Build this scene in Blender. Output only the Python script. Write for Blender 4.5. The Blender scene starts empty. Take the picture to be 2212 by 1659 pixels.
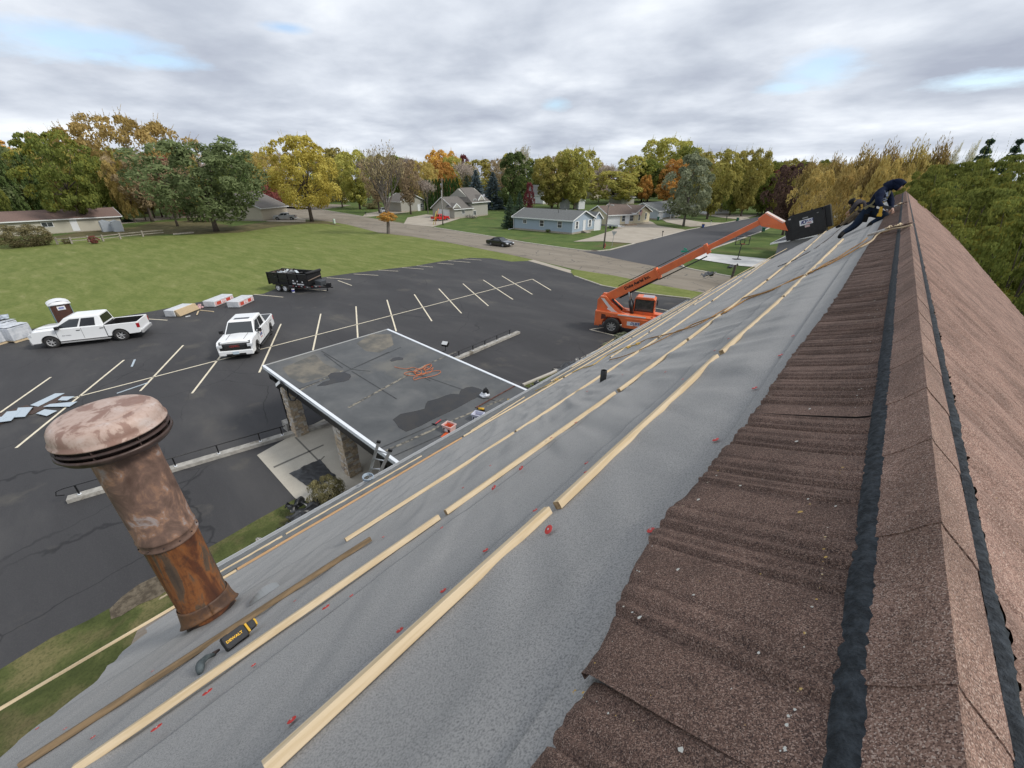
import bpy, bmesh, math, random
from mathutils import Vector, Matrix, noise
from mathutils.geometry import tessellate_polygon
R = math.radians
sc = bpy.context.scene
COL = sc.collection
rnd = random.Random(7)
# ------------------------------------------------------------------ camera
H = 10.5                                   # eye height above the car park, metres
F, CX, CY, HY = 895.0, 1106.0, 829.5, 384.0
PITCH = math.atan((CY-HY)/F)
HEAD = math.atan2(1954-CX, F*math.cos(PITCH)+(CY-HY)*math.sin(PITCH))
cam = bpy.data.cameras.new('camera'); cam_o = bpy.data.objects.new('camera', cam); COL.objects.link(cam_o)
cam.sensor_width = 36; cam.lens = F/2212*36; cam.clip_end = 6000; cam.clip_start = .05
cam_o.location = (0, 0, H); cam_o.rotation_euler = (math.pi/2-PITCH, 0, HEAD)
sc.camera = cam_o
# ------------------------------------------------------------------ light
SUN_EL, SUN_AZ = R(43), R(62)              # azimuth: clockwise from +Y
w = bpy.data.worlds.new("World"); sc.world = w; w.use_nodes = True
nt = w.node_tree; nt.nodes.clear()
def N(t, **k):
    n = nt.nodes.new(t)
    for a, b in k.items():
        if a == 'i':
            for x, y in b.items(): n.inputs[x].default_value = y
        else: setattr(n, a, b)
    return n
def L(a, b): nt.links.new(a, b)
def math_(op, a, b=None, c=None, clamp=False):
    n = N('ShaderNodeMath', operation=op, use_clamp=clamp)
    for i, v in enumerate((a, b, c)):
        if v is None: continue
        if hasattr(v, 'links'): L(v, n.inputs[i])
        else: n.inputs[i].default_value = v
    return n.outputs[0]
def ramp(fac, stops):
    n = N('ShaderNodeValToRGB'); e = n.color_ramp.elements
    while len(e) < len(stops): e.new(.5)
    for el, (p, c) in zip(e, stops): el.position = p; el.color = (*c, 1) if len(c) == 3 else c
    L(fac, n.inputs[0]); return n.outputs[0]
sky = N('ShaderNodeTexSky', sky_type='NISHITA', sun_disc=False, sun_elevation=SUN_EL, sun_rotation=SUN_AZ)
b1 = N('ShaderNodeBackground', i={'Strength': .12}); L(sky.outputs[0], b1.inputs[0])
tc = N('ShaderNodeTexCoord'); sp = N('ShaderNodeSeparateXYZ'); L(tc.outputs['Generated'], sp.inputs[0])
zc = math_('MAXIMUM', sp.outputs[2], .0); zz = math_('ADD', zc, .15)
cb = N('ShaderNodeCombineXYZ'); L(math_('DIVIDE', sp.outputs[0], zz), cb.inputs[0]); L(math_('DIVIDE', sp.outputs[1], zz), cb.inputs[1])
mp = N('ShaderNodeMapping'); mp.inputs['Rotation'].default_value = (0, 0, -HEAD+.15); mp.inputs['Scale'].default_value = (.95, 1.0, 1); L(cb.outputs[0], mp.inputs[0])
n1 = N('ShaderNodeTexNoise', i={'Scale': 1.25, 'Detail': 10, 'Roughness': .55, 'Distortion': .1}); L(mp.outputs[0], n1.inputs['Vector'])
n2 = N('ShaderNodeTexNoise', i={'Scale': .6, 'Detail': 3, 'Roughness': .5}); L(mp.outputs[0], n2.inputs['Vector'])
shade = math_('ADD', math_('MULTIPLY', n1.outputs[0], .62), math_('MULTIPLY', n2.outputs[0], .38))
ccol = ramp(shade, [(.34, (.265, .29, .35)), (.44, (.345, .375, .43)), (.54, (.455, .485, .535)), (.66, (.61, .635, .665))])
b2 = N('ShaderNodeBackground', i={'Strength': 1.0}); L(ccol, b2.inputs[0])
# gaps of blue between the clouds: places in the sky given as directions
def gap(az, el, ra, re):
    d = Vector((math.sin(az)*math.cos(el), math.cos(az)*math.cos(el), math.sin(el)))
    vm = N('ShaderNodeVectorMath', operation='SUBTRACT'); L(tc.outputs['Generated'], vm.inputs[0]); vm.inputs[1].default_value = d
    r = N('ShaderNodeVectorRotate', rotation_type='EULER_XYZ', invert=False); L(vm.outputs[0], r.inputs['Vector']); r.inputs['Rotation'].default_value = (0, 0, az)
    s = N('ShaderNodeVectorMath', operation='MULTIPLY'); L(r.outputs[0], s.inputs[0]); s.inputs[1].default_value = (1/ra, 1/ra, 1/re)
    l = N('ShaderNodeVectorMath', operation='LENGTH'); L(s.outputs[0], l.inputs[0])
    return math_('SUBTRACT', 1, l.outputs['Value'], clamp=True)
def sky_dir(px, py):
    r, u = px-CX, CY-py
    fw = F*math.cos(PITCH)+u*math.sin(PITCH); up = -F*math.sin(PITCH)+u*math.cos(PITCH)
    return math.atan2(r, fw)-HEAD, math.atan2(up, math.hypot(r, fw))
g = None
for px, py, ra, re in ((170, 92, .20, .045), (330, 130, .12, .02), (215, 118, .08, .02), (1770, 150, .11, .05), (2120, 176, .12, .022), (1700, 190, .08, .02), (1200, 225, .06, .02), (620, 60, .08, .015)):
    q = gap(*sky_dir(px, py), ra, re); g = q if g is None else math_('MAXIMUM', g, q)
n3 = N('ShaderNodeTexNoise', i={'Scale': 3.4, 'Detail': 7, 'Roughness': .65}); L(mp.outputs[0], n3.inputs['Vector'])
gf = math_('MULTIPLY', math_('SUBTRACT', math_('ADD', g, math_('MULTIPLY', n3.outputs[0], 1.0)), .84), 2.0, clamp=True)
mx = N('ShaderNodeMixShader'); L(math_('MULTIPLY', gf, .75), mx.inputs[0]); L(b2.outputs[0], mx.inputs[1]); L(b1.outputs[0], mx.inputs[2])
out = N('ShaderNodeOutputWorld'); L(mx.outputs[0], out.inputs[0])
sun = bpy.data.lights.new('sun', 'SUN'); sun.energy = 1.5; sun.angle = R(14); sun.color = (1, .955, .89)
sun_o = bpy.data.objects.new('sun', sun); COL.objects.link(sun_o)
sd = Vector((math.sin(SUN_AZ)*math.cos(SUN_EL), math.cos(SUN_AZ)*math.cos(SUN_EL), math.sin(SUN_EL)))
sun_o.rotation_euler = sd.to_track_quat('Z', 'Y').to_euler()
sc.view_settings.view_transform = 'Standard'; sc.view_settings.look = 'None'; sc.view_settings.gamma = 1
sc.view_settings.exposure = .76
sc.render.engine = 'CYCLES'; sc.cycles.max_bounces = 6; sc.cycles.transparent_max_bounces = 8
# ------------------------------------------------------------------ measuring helpers
CH, SH, CP, SP = math.cos(HEAD), math.sin(HEAD), math.cos(PITCH), math.sin(PITCH)
def ray(x, y):
    r, u = x-CX, CY-y
    fw, up = F*CP+u*SP, -F*SP+u*CP
    return Vector((r*CH-fw*SH, r*SH+fw*CH, up))
def g(x, y, z=0.0):                        # survey point on the level plane z
    d = ray(x, y); t = (z-H)/d.z
    return Vector((d.x*t, d.y*t, z))
def proj(v):
    X = Vector(v)-Vector((0, 0, H)); r = X.x*CH+X.y*SH; fw = -X.x*SH+X.y*CH
    z = fw*CP-X.z*SP; u = fw*SP+X.z*CP
    return CX+F*r/z, CY-F*u/z
def zfor(b, py):                           # height of a vertical at b that reaches py
    lo, hi = -5., 60.
    for _ in range(40):
        m = (lo+hi)/2
        if (-b[0]*SH+b[1]*CH)*CP-(m-H)*SP > .05 and proj((b[0], b[1], m))[1] > py: lo = m
        else: hi = m
    return lo
def at_dist(px, d):
    r = ray(px, 384); r.z = 0; r.normalize(); return Vector((r.x*d, r.y*d, 0))
# ------------------------------------------------------------------ materials
MATS = {}
def lin(c): return tuple((v/12.92 if v <= .04045 else ((v+.055)/1.055)**2.4) for v in c)
def mat(name, col, rough=.8, col2=None, scale=3., lo=.4, hi=.6, bump=0., bscale=40., metal=0., spec=.5, stretch=(1, 1, 1), detail=6., col3=None, scale3=20., f3=(.62, .72), coat=0., objrand=0., trans=0., emit=None, bdist=.01):
    if name in MATS: return MATS[name]
    m = bpy.data.materials.new(name); m.use_nodes = True; t = m.node_tree; t.nodes.clear()
    o = t.nodes.new('ShaderNodeOutputMaterial'); p = t.nodes.new('ShaderNodeBsdfPrincipled')
    p.inputs['Base Color'].default_value = (*col, 1); p.inputs['Roughness'].default_value = rough; p.inputs['Metallic'].default_value = metal
    p.inputs['Specular IOR Level'].default_value = spec; p.inputs['Coat Weight'].default_value = coat
    tcn = t.nodes.new('ShaderNodeTexCoord'); mpn = t.nodes.new('ShaderNodeMapping'); mpn.inputs['Scale'].default_value = stretch
    t.links.new(tcn.outputs['Object'], mpn.inputs[0])
    def noi(s, d=detail, r=.6):
        n = t.nodes.new('ShaderNodeTexNoise'); n.inputs['Scale'].default_value = s; n.inputs['Detail'].default_value = d; n.inputs['Roughness'].default_value = r
        t.links.new(mpn.outputs[0], n.inputs['Vector']); return n.outputs[0]
    def mixc(fac, a, b, l, h):
        mr = t.nodes.new('ShaderNodeMapRange'); mr.inputs['From Min'].default_value = l; mr.inputs['From Max'].default_value = h; t.links.new(fac, mr.inputs[0])
        x = t.nodes.new('ShaderNodeMix'); x.data_type = 'RGBA'; t.links.new(mr.outputs[0], x.inputs['Factor'])
        for i, v in ((6, a), (7, b)):
            if hasattr(v, 'links'): t.links.new(v, x.inputs[i])
            else: x.inputs[i].default_value = (*v, 1)
        return x.outputs[2]
    c = None
    if col2: c = mixc(noi(scale), col, col2, lo, hi)
    if col3: c = mixc(noi(scale3), c if c else col, col3, *f3)
    if objrand:
        oi = t.nodes.new('ShaderNodeObjectInfo'); hs = t.nodes.new('ShaderNodeHueSaturation')
        mr = t.nodes.new('ShaderNodeMapRange'); mr.inputs['To Min'].default_value = 1-objrand; mr.inputs['To Max'].default_value = 1+objrand
        t.links.new(oi.outputs['Random'], mr.inputs[0]); t.links.new(mr.outputs[0], hs.inputs['Value'])
        if c: t.links.new(c, hs.inputs['Color'])
        else: hs.inputs['Color'].default_value = (*col, 1)
        c = hs.outputs[0]
    if c: t.links.new(c, p.inputs['Base Color'])
    if bump:
        bn = t.nodes.new('ShaderNodeBump'); bn.inputs['Strength'].default_value = bump; bn.inputs['Distance'].default_value = bdist
        t.links.new(noi(bscale, 4, .6), bn.inputs['Height']); t.links.new(bn.outputs[0], p.inputs['Normal'])
    if trans: p.inputs['Transmission Weight'].default_value = trans
    if emit: p.inputs['Emission Color'].default_value = (*emit[0], 1); p.inputs['Emission Strength'].default_value = emit[1]
    t.links.new(p.outputs[0], o.inputs[0]); MATS[name] = m; m['p'] = p.name
    return m
# ------------------------------------------------------------------ mesh builder
class MB:
    def __init__(s): s.v = []; s.f = []; s.m = []; s.cm = 0; s.sm = []; s.smooth = False
    def add(s, vs, fs):
        b = len(s.v); s.v += [tuple(x) for x in vs]
        for f in fs: s.f.append([b+i for i in f]); s.m.append(s.cm); s.sm.append(s.smooth)
        return s
    def box(s, x0, x1, y0, y1, z0, z1, M=None):
        vs = [(x, y, z) for z in (z0, z1) for y in (y0, y1) for x in (x0, x1)]
        if M: vs = [M @ Vector(v) for v in vs]
        return s.add(vs, [(0, 2, 3, 1), (4, 5, 7, 6), (0, 1, 5, 4), (2, 6, 7, 3), (0, 4, 6, 2), (1, 3, 7, 5)])
    def bar(s, a, b, w, h=None, up=(0, 0, 1), off=0):
        a, b = Vector(a), Vector(b); h = h or w; d = (b-a).normalized(); u = Vector(up)
        if abs(d.dot(u)) > .98: u = Vector((1, 0, 0))
        r = d.cross(u).normalized(); u = r.cross(d).normalized()
        vs = []
        for p in (a, b):
            for i, j in ((-1, -1), (1, -1), (1, 1), (-1, 1)): vs.append(p+r*(i*w/2)+u*(j*h/2+off))
        return s.add(vs, [(3, 2, 1, 0), (4, 5, 6, 7), (0, 1, 5, 4), (1, 2, 6, 5), (2, 3, 7, 6), (3, 0, 4, 7)])
    def tube(s, pts, r, n=8, cap=True, r2=None):
        pts = [Vector(p) for p in pts]; k = len(pts); rings = []; ref = None
        for i, p in enumerate(pts):
            d = (pts[min(i+1, k-1)]-pts[max(i-1, 0)]).normalized()
            if ref is None: ref = Vector((0, 0, 1)) if abs(d.z) < .9 else Vector((1, 0, 0))
            a = d.cross(ref)
            if a.length < 1e-4: a = d.cross(Vector((1, .3, .2)))
            a.normalize(); b = a.cross(d).normalized(); ref = b if abs(b.dot(d)) < .9 else ref
            rr = r[i] if isinstance(r, (list, tuple)) else (r if r2 is None else r+(r2-r)*i/(k-1))
            rings.append([p+a*(rr*math.cos(2*math.pi*j/n))+b*(rr*math.sin(2*math.pi*j/n)) for j in range(n)])
        vs = [v for q in rings for v in q]; fs = []
        for i in range(k-1):
            for j in range(n): fs.append((i*n+j, i*n+(j+1) % n, (i+1)*n+(j+1) % n, (i+1)*n+j))
        if cap: fs += [tuple(range(n-1, -1, -1)), tuple((k-1)*n+j for j in range(n))]
        sm = s.smooth; s.smooth = True; s.add(vs, fs); s.smooth = sm; return s
    def lathe(s, prof, n=32, c=(0, 0, 0), M=None, cap=False):
        vs = [(c[0]+r*math.cos(2*math.pi*j/n), c[1]+r*math.sin(2*math.pi*j/n), c[2]+z) for r, z in prof for j in range(n)]
        if M: vs = [M @ Vector(v) for v in vs]
        fs = [(i*n+j, i*n+(j+1) % n, (i+1)*n+(j+1) % n, (i+1)*n+j) for i in range(len(prof)-1) for j in range(n)]
        if cap: fs += [tuple(range(n-1, -1, -1)), tuple((len(prof)-1)*n+j for j in range(n))]
        return s.add(vs, fs)
    def prism(s, poly, a, b, axis='y', M=None):        # 2D outline swept from a to b along an axis
        def P(u, v, t): return {'y': (u, t, v), 'x': (t, u, v), 'z': (u, v, t)}[axis]
        n = len(poly); vs = [P(u, v, a) for u, v in poly]+[P(u, v, b) for u, v in poly]
        if M: vs = [M @ Vector(q) for q in vs]
        tri = tessellate_polygon([[Vector((u, v, 0)) for u, v in poly]])
        fs = [tuple(t) for t in tri]+[tuple(n+i for i in t[::-1]) for t in tri]+[(i, n+i, n+(i+1) % n, (i+1) % n) for i in range(n)]
        return s.add(vs, fs)
    def sheet(s, pts):
        tri = tessellate_polygon([[Vector((p[0], p[1], 0)) for p in pts]])
        return s.add(pts, [tuple(t) for t in tri])
    def grid(s, fn, nu, nv):
        vs = [fn(i/nu, j/nv) for i in range(nu+1) for j in range(nv+1)]
        return s.add(vs, [(i*(nv+1)+j, (i+1)*(nv+1)+j, (i+1)*(nv+1)+j+1, i*(nv+1)+j+1) for i in range(nu) for j in range(nv)])
    def blob(s, c, r, nu=12, nv=8, M=None):
        c = Vector(c)
        def fn(u, v):
            t = u*2*math.pi; p = (v-.5)*math.pi
            q = Vector((r[0]*math.cos(t)*math.cos(p), r[1]*math.sin(t)*math.cos(p), r[2]*math.sin(p)))
            return c+(M @ q if M else q)
        return s.grid(fn, nu, nv)
    def mesh(s, name, mats):
        me = bpy.data.meshes.new(name); me.from_pydata(s.v, [], s.f)
        for m in (mats if isinstance(mats, (list, tuple)) else [mats]): me.materials.append(m)
        me.polygons.foreach_set('material_index', s.m); me.polygons.foreach_set('use_smooth', s.sm); me.update()
        return me
    def build(s, name, mats, parent=None, bevel=0, label=None, fix=True, kind=None):
        me = s.mesh(name, mats)
        if fix:
            bm = bmesh.new(); bm.from_mesh(me); bmesh.ops.recalc_face_normals(bm, faces=bm.faces); bm.to_mesh(me); bm.free()
        o = bpy.data.objects.new(name, me); COL.objects.link(o)
        if parent: o.parent = parent
        if bevel:
            b = o.modifiers.new('b', 'BEVEL'); b.width = bevel; b.segments = 2; b.limit_method = 'ANGLE'; b.angle_limit = R(35)
        if label: o['label'] = label
        if kind: o['kind'] = kind
        return o
def tag(o, label, cat, group=None):
    o['label'] = label; o['category'] = cat
    if group: o['group'] = group
    return o
def thing(name, label, cat, loc=(0, 0, 0), rz=0, group=None, rot=None):
    o = bpy.data.objects.new(name, None); COL.objects.link(o); o.location = loc; o.rotation_euler = rot or (0, 0, rz)
    o.empty_display_size = .2
    return tag(o, label, cat, group)
KIDS = {}
def copy_thing(o, loc, rz=None, scale=None, label=None, group=None):
    def cp(x, par):
        c = x.copy(); COL.objects.link(c); c.parent = par
        for ch in [q for q in KIDS.get(x.name, None) or list(x.children)]: cp(ch, c)
        return c
    r = o.copy(); COL.objects.link(r); r.location = loc
    if rz is not None: r.rotation_euler = (0, 0, rz)
    if scale is not None: r.scale = scale
    if label: r['label'] = label
    if group: r['group'] = group
    for ch in list(o.children): cp(ch, r)
    return r
def struct(o): o['kind'] = 'structure'; return o
def text_mesh(body, size, mat_, parent, M, name='lettering', depth=.002, shear=0, bold=0, sx=1):
    cu = bpy.data.curves.new('t', 'FONT'); cu.body = body; cu.size = size; cu.extrude = depth; cu.shear = shear; cu.offset = bold
    cu.align_x = 'CENTER'; cu.align_y = 'CENTER'; cu.resolution_u = 3
    to = bpy.data.objects.new('t', cu); COL.objects.link(to); dg = bpy.context.evaluated_depsgraph_get()
    me = bpy.data.meshes.new_from_object(to.evaluated_get(dg)); bpy.data.objects.remove(to)
    me.transform(M @ Matrix.Diagonal((sx, 1, 1, 1))); me.materials.clear(); me.materials.append(mat_)
    o = bpy.data.objects.new(name, me); COL.objects.link(o); o.parent = parent; return o
# ================================================================== SETTING: ground, roads, markings
def gmat(name, stops, scale, stretch, fine, finecol, bump, rot=0, fac=.5, crack=None, patches=None, rough=.95, scl2=None):
    m = bpy.data.materials.new(name); m.use_nodes = True; t = m.node_tree; p = t.nodes['Principled BSDF']
    p.inputs['Roughness'].default_value = rough; p.inputs['Specular IOR Level'].default_value = .25
    def nd(k, **kw):
        n = t.nodes.new(k)
        for a, b in kw.items():
            if a == 'i':
                for x, y in b.items(): n.inputs[x].default_value = y
            else: setattr(n, a, b)
        return n
    tcn = nd('ShaderNodeTexCoord'); mpn = nd('ShaderNodeMapping'); mpn.inputs['Rotation'].default_value = (0, 0, rot); mpn.inputs['Scale'].default_value = stretch
    t.links.new(tcn.outputs['Object'], mpn.inputs[0])
    n1 = nd('ShaderNodeTexNoise', i={'Scale': scale, 'Detail': 7, 'Roughness': .62, 'Distortion': .4}); t.links.new(mpn.outputs[0], n1.inputs[0])
    cr = nd('ShaderNodeValToRGB'); e = cr.color_ramp.elements
    while len(e) < len(stops): e.new(.5)
    for el, (ps, c) in zip(e, stops): el.position = ps; el.color = (*c, 1)
    t.links.new(n1.outputs[0], cr.inputs[0]); col = cr.outputs[0]
    def mix(f, a, b):
        x = nd('ShaderNodeMix', data_type='RGBA'); t.links.new(f, x.inputs[0])
        for i, v in ((6, a), (7, b)):
            if hasattr(v, 'links'): t.links.new(v, x.inputs[i])
            else: x.inputs[i].default_value = (*v, 1)
        return x.outputs[2]
    def rng(f, a, b, c=0, d=1):
        r_ = nd('ShaderNodeMapRange', i={1: a, 2: b, 3: c, 4: d}); t.links.new(f, r_.inputs[0]); return r_.outputs[0]
    if patches:
        n4 = nd('ShaderNodeTexNoise', i={'Scale': patches[0], 'Detail': 5, 'Roughness': .6}); t.links.new(tcn.outputs['Object'], n4.inputs[0])
        col = mix(rng(n4.outputs[0], patches[1], patches[2]), col, patches[3])
    n2 = nd('ShaderNodeTexNoise', i={'Scale': fine, 'Detail': 3, 'Roughness': .7}); t.links.new(tcn.outputs['Object'], n2.inputs[0])
    col = mix(rng(n2.outputs[0], .45, .7, 0, fac), col, finecol)
    if crack:
        n5 = nd('ShaderNodeTexNoise', i={'Scale': crack[0]*2.2, 'Detail': 4}); t.links.new(tcn.outputs['Object'], n5.inputs[0])
        va = nd('ShaderNodeVectorMath', operation='MULTIPLY_ADD'); t.links.new(n5.outputs['Color'], va.inputs[0]); va.inputs[1].default_value = (crack[4],)*3; t.links.new(tcn.outputs['Object'], va.inputs[2])
        vo = nd('ShaderNodeTexVoronoi', feature='DISTANCE_TO_EDGE', i={'Scale': crack[0]}); t.links.new(va.outputs[0], vo.inputs['Vector'])
        n6 = nd('ShaderNodeTexNoise', i={'Scale': crack[0]*.9, 'Detail': 2}); t.links.new(tcn.outputs['Object'], n6.inputs[0])
        f = nd('ShaderNodeMath', operation='MULTIPLY'); t.links.new(rng(vo.outputs['Distance'], crack[1]*.3, crack[1], 1, 0), f.inputs[0]); t.links.new(rng(n6.outputs[0], .44, .54), f.inputs[1])
        f2 = nd('ShaderNodeMath', operation='MULTIPLY'); t.links.new(f.outputs[0], f2.inputs[0]); f2.inputs[1].default_value = crack[3]
        col = mix(f2.outputs[0], col, crack[2])
    t.links.new(col, p.inputs['Base Color'])
    bn = nd('ShaderNodeBump', i={'Strength': bump, 'Distance': .02}); t.links.new(n2.outputs[0], bn.inputs['Height']); t.links.new(bn.outputs[0], p.inputs['Normal'])
    return m
grass = gmat('grass', [(.3, (.115, .145, .032)), (.46, (.145, .175, .042)), (.60, (.185, .205, .060)), (.78, (.28, .27, .12))], .55, (.4, 1.5, 1), 2.6, (.085, .115, .018), .7, rot=R(-12), fac=.6, patches=(.06, .54, .74, (.20, .21, .07)))
lawn = gmat('lawn', [(.3, (.055, .088, .018)), (.5, (.085, .13, .028)), (.68, (.13, .16, .042))], .3, (1, 1, 1), 11, (.03, .045, .01), .7, fac=.5, patches=(.12, .56, .72, (.13, .105, .045)))
verge = gmat('verge', [(.3, (.045, .058, .016)), (.5, (.085, .10, .030)), (.66, (.17, .15, .065))], .9, (1, 1, 1), 14, (.035, .045, .012), .9, fac=.6, patches=(.35, .55, .66, (.14, .11, .055)))
asphalt = gmat('asphalt', [(.3, (.042, .041, .043)), (.5, (.054, .053, .055)), (.62, (.070, .068, .068)), (.78, (.115, .106, .093))], .22, (.45, 1.3, 1), 26, (.075, .074, .072), .35, rot=R(20), fac=.45, patches=(.40, .60, .82, (.125, .114, .095)), crack=(.17, .0048, (.020, .020, .022), .65, 1.2), rough=.8)
asphalt2 = gmat('street_asphalt', [(.3, (.070, .069, .074)), (.6, (.086, .085, .089)), (.8, (.105, .103, .104))], .15, (1, .25, 1), 14, (.05, .05, .055), .2, rot=0, fac=.3, rough=.85)
chip = gmat('chipseal', [(.3, (.185, .16, .125)), (.5, (.245, .212, .168)), (.75, (.30, .265, .215))], .3, (.3, 1.4, 1), 15, (.18, .155, .12), .3, rot=R(24), fac=.4, crack=(.34, .020, (.10, .095, .085), .9, .9))
conc = gmat('concrete', [(.3, (.46, .42, .35)), (.6, (.54, .50, .42)), (.8, (.60, .56, .48))], .8, (1, 1, 1), 30, (.33, .30, .26), .15, fac=.35)
conc2 = gmat('driveway_concrete', [(.3, (.33, .29, .235)), (.6, (.41, .365, .30)), (.8, (.46, .41, .345))], .35, (1, 1, 1), 20, (.32, .28, .23), .15, fac=.3)
whconc = mat('white_concrete', (.62, .61, .58), .8, (.7, .69, .66), 1.)
o = MB().add([(-2500, -2500, 0), (2500, -2500, 0), (2500, 2500, 0), (-2500, 2500, 0)], [(0, 1, 2, 3)]).build('ground', lawn); struct(o)
def sheet(name, pts, z, m, world=False):
    q = [(Vector((p[0], p[1], z)) if world else g(p[0], p[1], z)) for p in pts]
    return struct(MB().sheet(q).build(name, m, fix=False))
def flip_up(o):
    pass
# the big open field behind the car park
sheet('field', [(-420, 545), (0, 520), (130, 515), (260, 512), (400, 508), (560, 492), (660, 480), (698, 477), (750, 485), (820, 503), (890, 511), (964, 523), (1042, 538), (1097, 549), (1152, 561), (1140, 575), (900, 640), (500, 700), (200, 760), (-300, 830), (-900, 900)], .004, grass)
sheet('parking_lot', [(-900, 1000), (-420, 770), (0, 722), (90, 707), (220, 690), (320, 674), (432, 652), (570, 634), (640, 607), (760, 590), (899, 574), (960, 563), (1016, 557), (1060, 558), (1105, 565), (1152, 563), (1175, 572), (1232, 585), (1241, 597), (1301, 618), (1390, 634.5), (1491, 646), (1560, 652), (1500, 700), (1330, 790), (1265, 800), (1190, 831), (1120, 900), (900, 1100), (640, 1080), (600, 1200), (470, 1200), (372, 1275), (240, 1335), (160, 1395), (0, 1460), (-300, 1570), (-900, 1900)], .008, asphalt)
# verge beside the church, and the soil patch
sheet('verge', [(1130, 833), (1190, 810), (1262, 776), (1330, 742), (1420, 720), (1300, 800), (1200, 860)], .012, verge)
sheet('verge', [(-300, 1480), (0, 1446), (110, 1378), (190, 1340), (240, 1312), (342, 1242), (470, 1172), (560, 1120), (637, 1078), (700, 1045), (760, 1080), (700, 1200), (400, 1500), (0, 1900), (-400, 1900)], .012, verge)
soil = mat('soil', (.075, .058, .038), 1, (.16, .13, .09), 6, .4, .6, bump=1, bscale=18, bdist=.05)
sheet('soil_patch', [(236, 1316), (262, 1290), (300, 1262), (342, 1242), (372, 1240), (372, 1268), (340, 1290), (300, 1306), (262, 1330), (240, 1338)], .022, soil)
litter = gmat('leaf_litter', [(.3, (.065, .062, .022)), (.5, (.115, .098, .045)), (.65, (.18, .145, .07))], .5, (1, 1, 1), 5, (.06, .07, .02), .6, fac=.6)
sheet('leaf_litter', [(0, 524), (130, 516), (260, 508), (350, 506), (430, 506), (520, 502), (600, 489), (660, 483), (700, 483), (740, 489), (700, 477), (640, 476), (600, 476), (480, 492), (400, 486), (300, 490), (200, 496), (120, 510)], .012, litter)
sheet('leaf_litter', [(270, 496), (330, 480), (420, 476), (500, 487), (470, 497), (380, 500)], .014, litter)
# streets
sheet('main_street', [(250, 476), (330, 468), (404, 460), (560, 452), (600, 446), (640, 447), (660, 449), (693, 452.6), (755, 463), (784, 468), (873, 482.5), (938, 491.6), (995, 500.7), (1042, 508), (1133, 524), (1225, 537), (1292, 543), (1350, 552), (1473, 574), (1503, 584), (1584, 599), (1720, 620), (1700, 680), (1524, 633), (1420, 615), (1331, 596), (1241, 582), (1152, 561), (1097, 549), (1042, 538), (964, 523), (890, 511), (820, 503), (750, 485), (698, 477), (660, 474), (610, 470), (560, 472), (480, 468), (404, 470), (260, 484)], .016, chip)
sheet('side_street', [(1258, 543), (1292, 543), (1318, 541), (1391, 521.6), (1485, 497), (1618, 472), (1700, 455), (1752, 455), (1700, 473), (1641, 502), (1530, 541), (1482, 560), (1473, 577), (1420, 576), (1360, 564.6), (1300, 552)], .024, asphalt2)
sheet('street_end', [(555, 446), (600, 436), (690, 440), (760, 443), (700, 452), (650, 452)], .016, chip)
sheet('lot_entrance', [(1152, 561), (1232, 583), (1241, 590), (1232, 590), (1175, 573), (1140, 563)], .02, conc2)
kc = mat('kerb_concrete', (.42, .39, .33), .9, (.5, .46, .4), 2)
def kerb(path, wdt=.32, h=.1, name='kerb'):
    pts = [g(*p) for p in path]; mb = MB()
    L_, R_ = [], []
    for i, p in enumerate(pts):
        d = (pts[min(i+1, len(pts)-1)]-pts[max(i-1, 0)]).normalized(); n = Vector((-d.y, d.x, 0))
        L_.append(p+n*wdt/2); R_.append(p-n*wdt/2)
    for i in range(len(pts)-1):
        a, b, c, d = L_[i], L_[i+1], R_[i+1], R_[i]
        up = Vector((0, 0, h)); mb.add([a, b, c, d, a+up, b+up, c+up, d+up], [(4, 5, 6, 7), (0, 1, 5, 4), (2, 3, 7, 6), (1, 2, 6, 5), (3, 0, 4, 7)])
    return struct(mb.build(name, kc))
kerb([(693, 452.6), (755, 463), (784, 468)]); kerb([(938, 491.6), (995, 500.7), (1042, 508), (1133, 524), (1225, 537), (1262, 541.5), (1292, 543), (1318, 540), (1345, 533), (1372, 526)], .3)
kerb([(1410, 517), (1485, 497), (1618, 472)], .3); kerb([(1722, 465), (1641, 502), (1530, 541), (1482, 560), (1470, 572), (1480, 579), (1503, 584), (1584, 599)], .3)
kerb([(1241, 597), (1301, 618), (1390, 634.5), (1491, 646)], .15); kerb([(1130, 833), (1190, 808), (1262, 774), (1330, 740)], .16)
# the grass island by the street
sheet('grass_island', [(1232, 586), (1241, 582), (1331, 596), (1420, 615), (1524, 633), (1600, 655), (1491, 646), (1390, 634.5), (1301, 618), (1241, 597)], .03, grass)
# driveways and walks
for q in ([(872, 484), (880, 470), (920, 463), (985, 468), (1000, 470), (935, 490)], [(783, 468), (790, 461), (850, 452), (873, 451), (885, 458), (800, 468)], [(575, 478), (578, 463), (640, 468), (660, 474), (660, 480)], [(1238, 522), (1272, 514), (1322, 498), (1356, 478), (1400, 476), (1410, 480), (1420, 487), (1485, 497), (1391, 521.6), (1372, 526), (1300, 521)], [(1430, 474), (1455, 470), (1520, 480), (1568, 481), (1540, 487), (1490, 490), (1440, 480)], [(1500, 461), (1560, 463), (1640, 464), (1600, 474), (1560, 470)]):
    DZ = globals().get('DZ', .046)+.004; sheet('driveway', q, DZ, conc2)
sheet('driveway', [(1484, 556), (1500, 543), (1512, 545), (1800, 573), (1800, 590), (1600, 574)], .082, whconc)
sheet('driveway', [(1690, 545), (1730, 530), (1800, 540), (1800, 565)], .088, conc2)
sheet('entrance_slab', [(555, 983), (640, 935), (700, 905), (760, 900), (1000, 1000), (900, 1100), (730, 1100), (637, 1076)], .02, conc)
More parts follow.
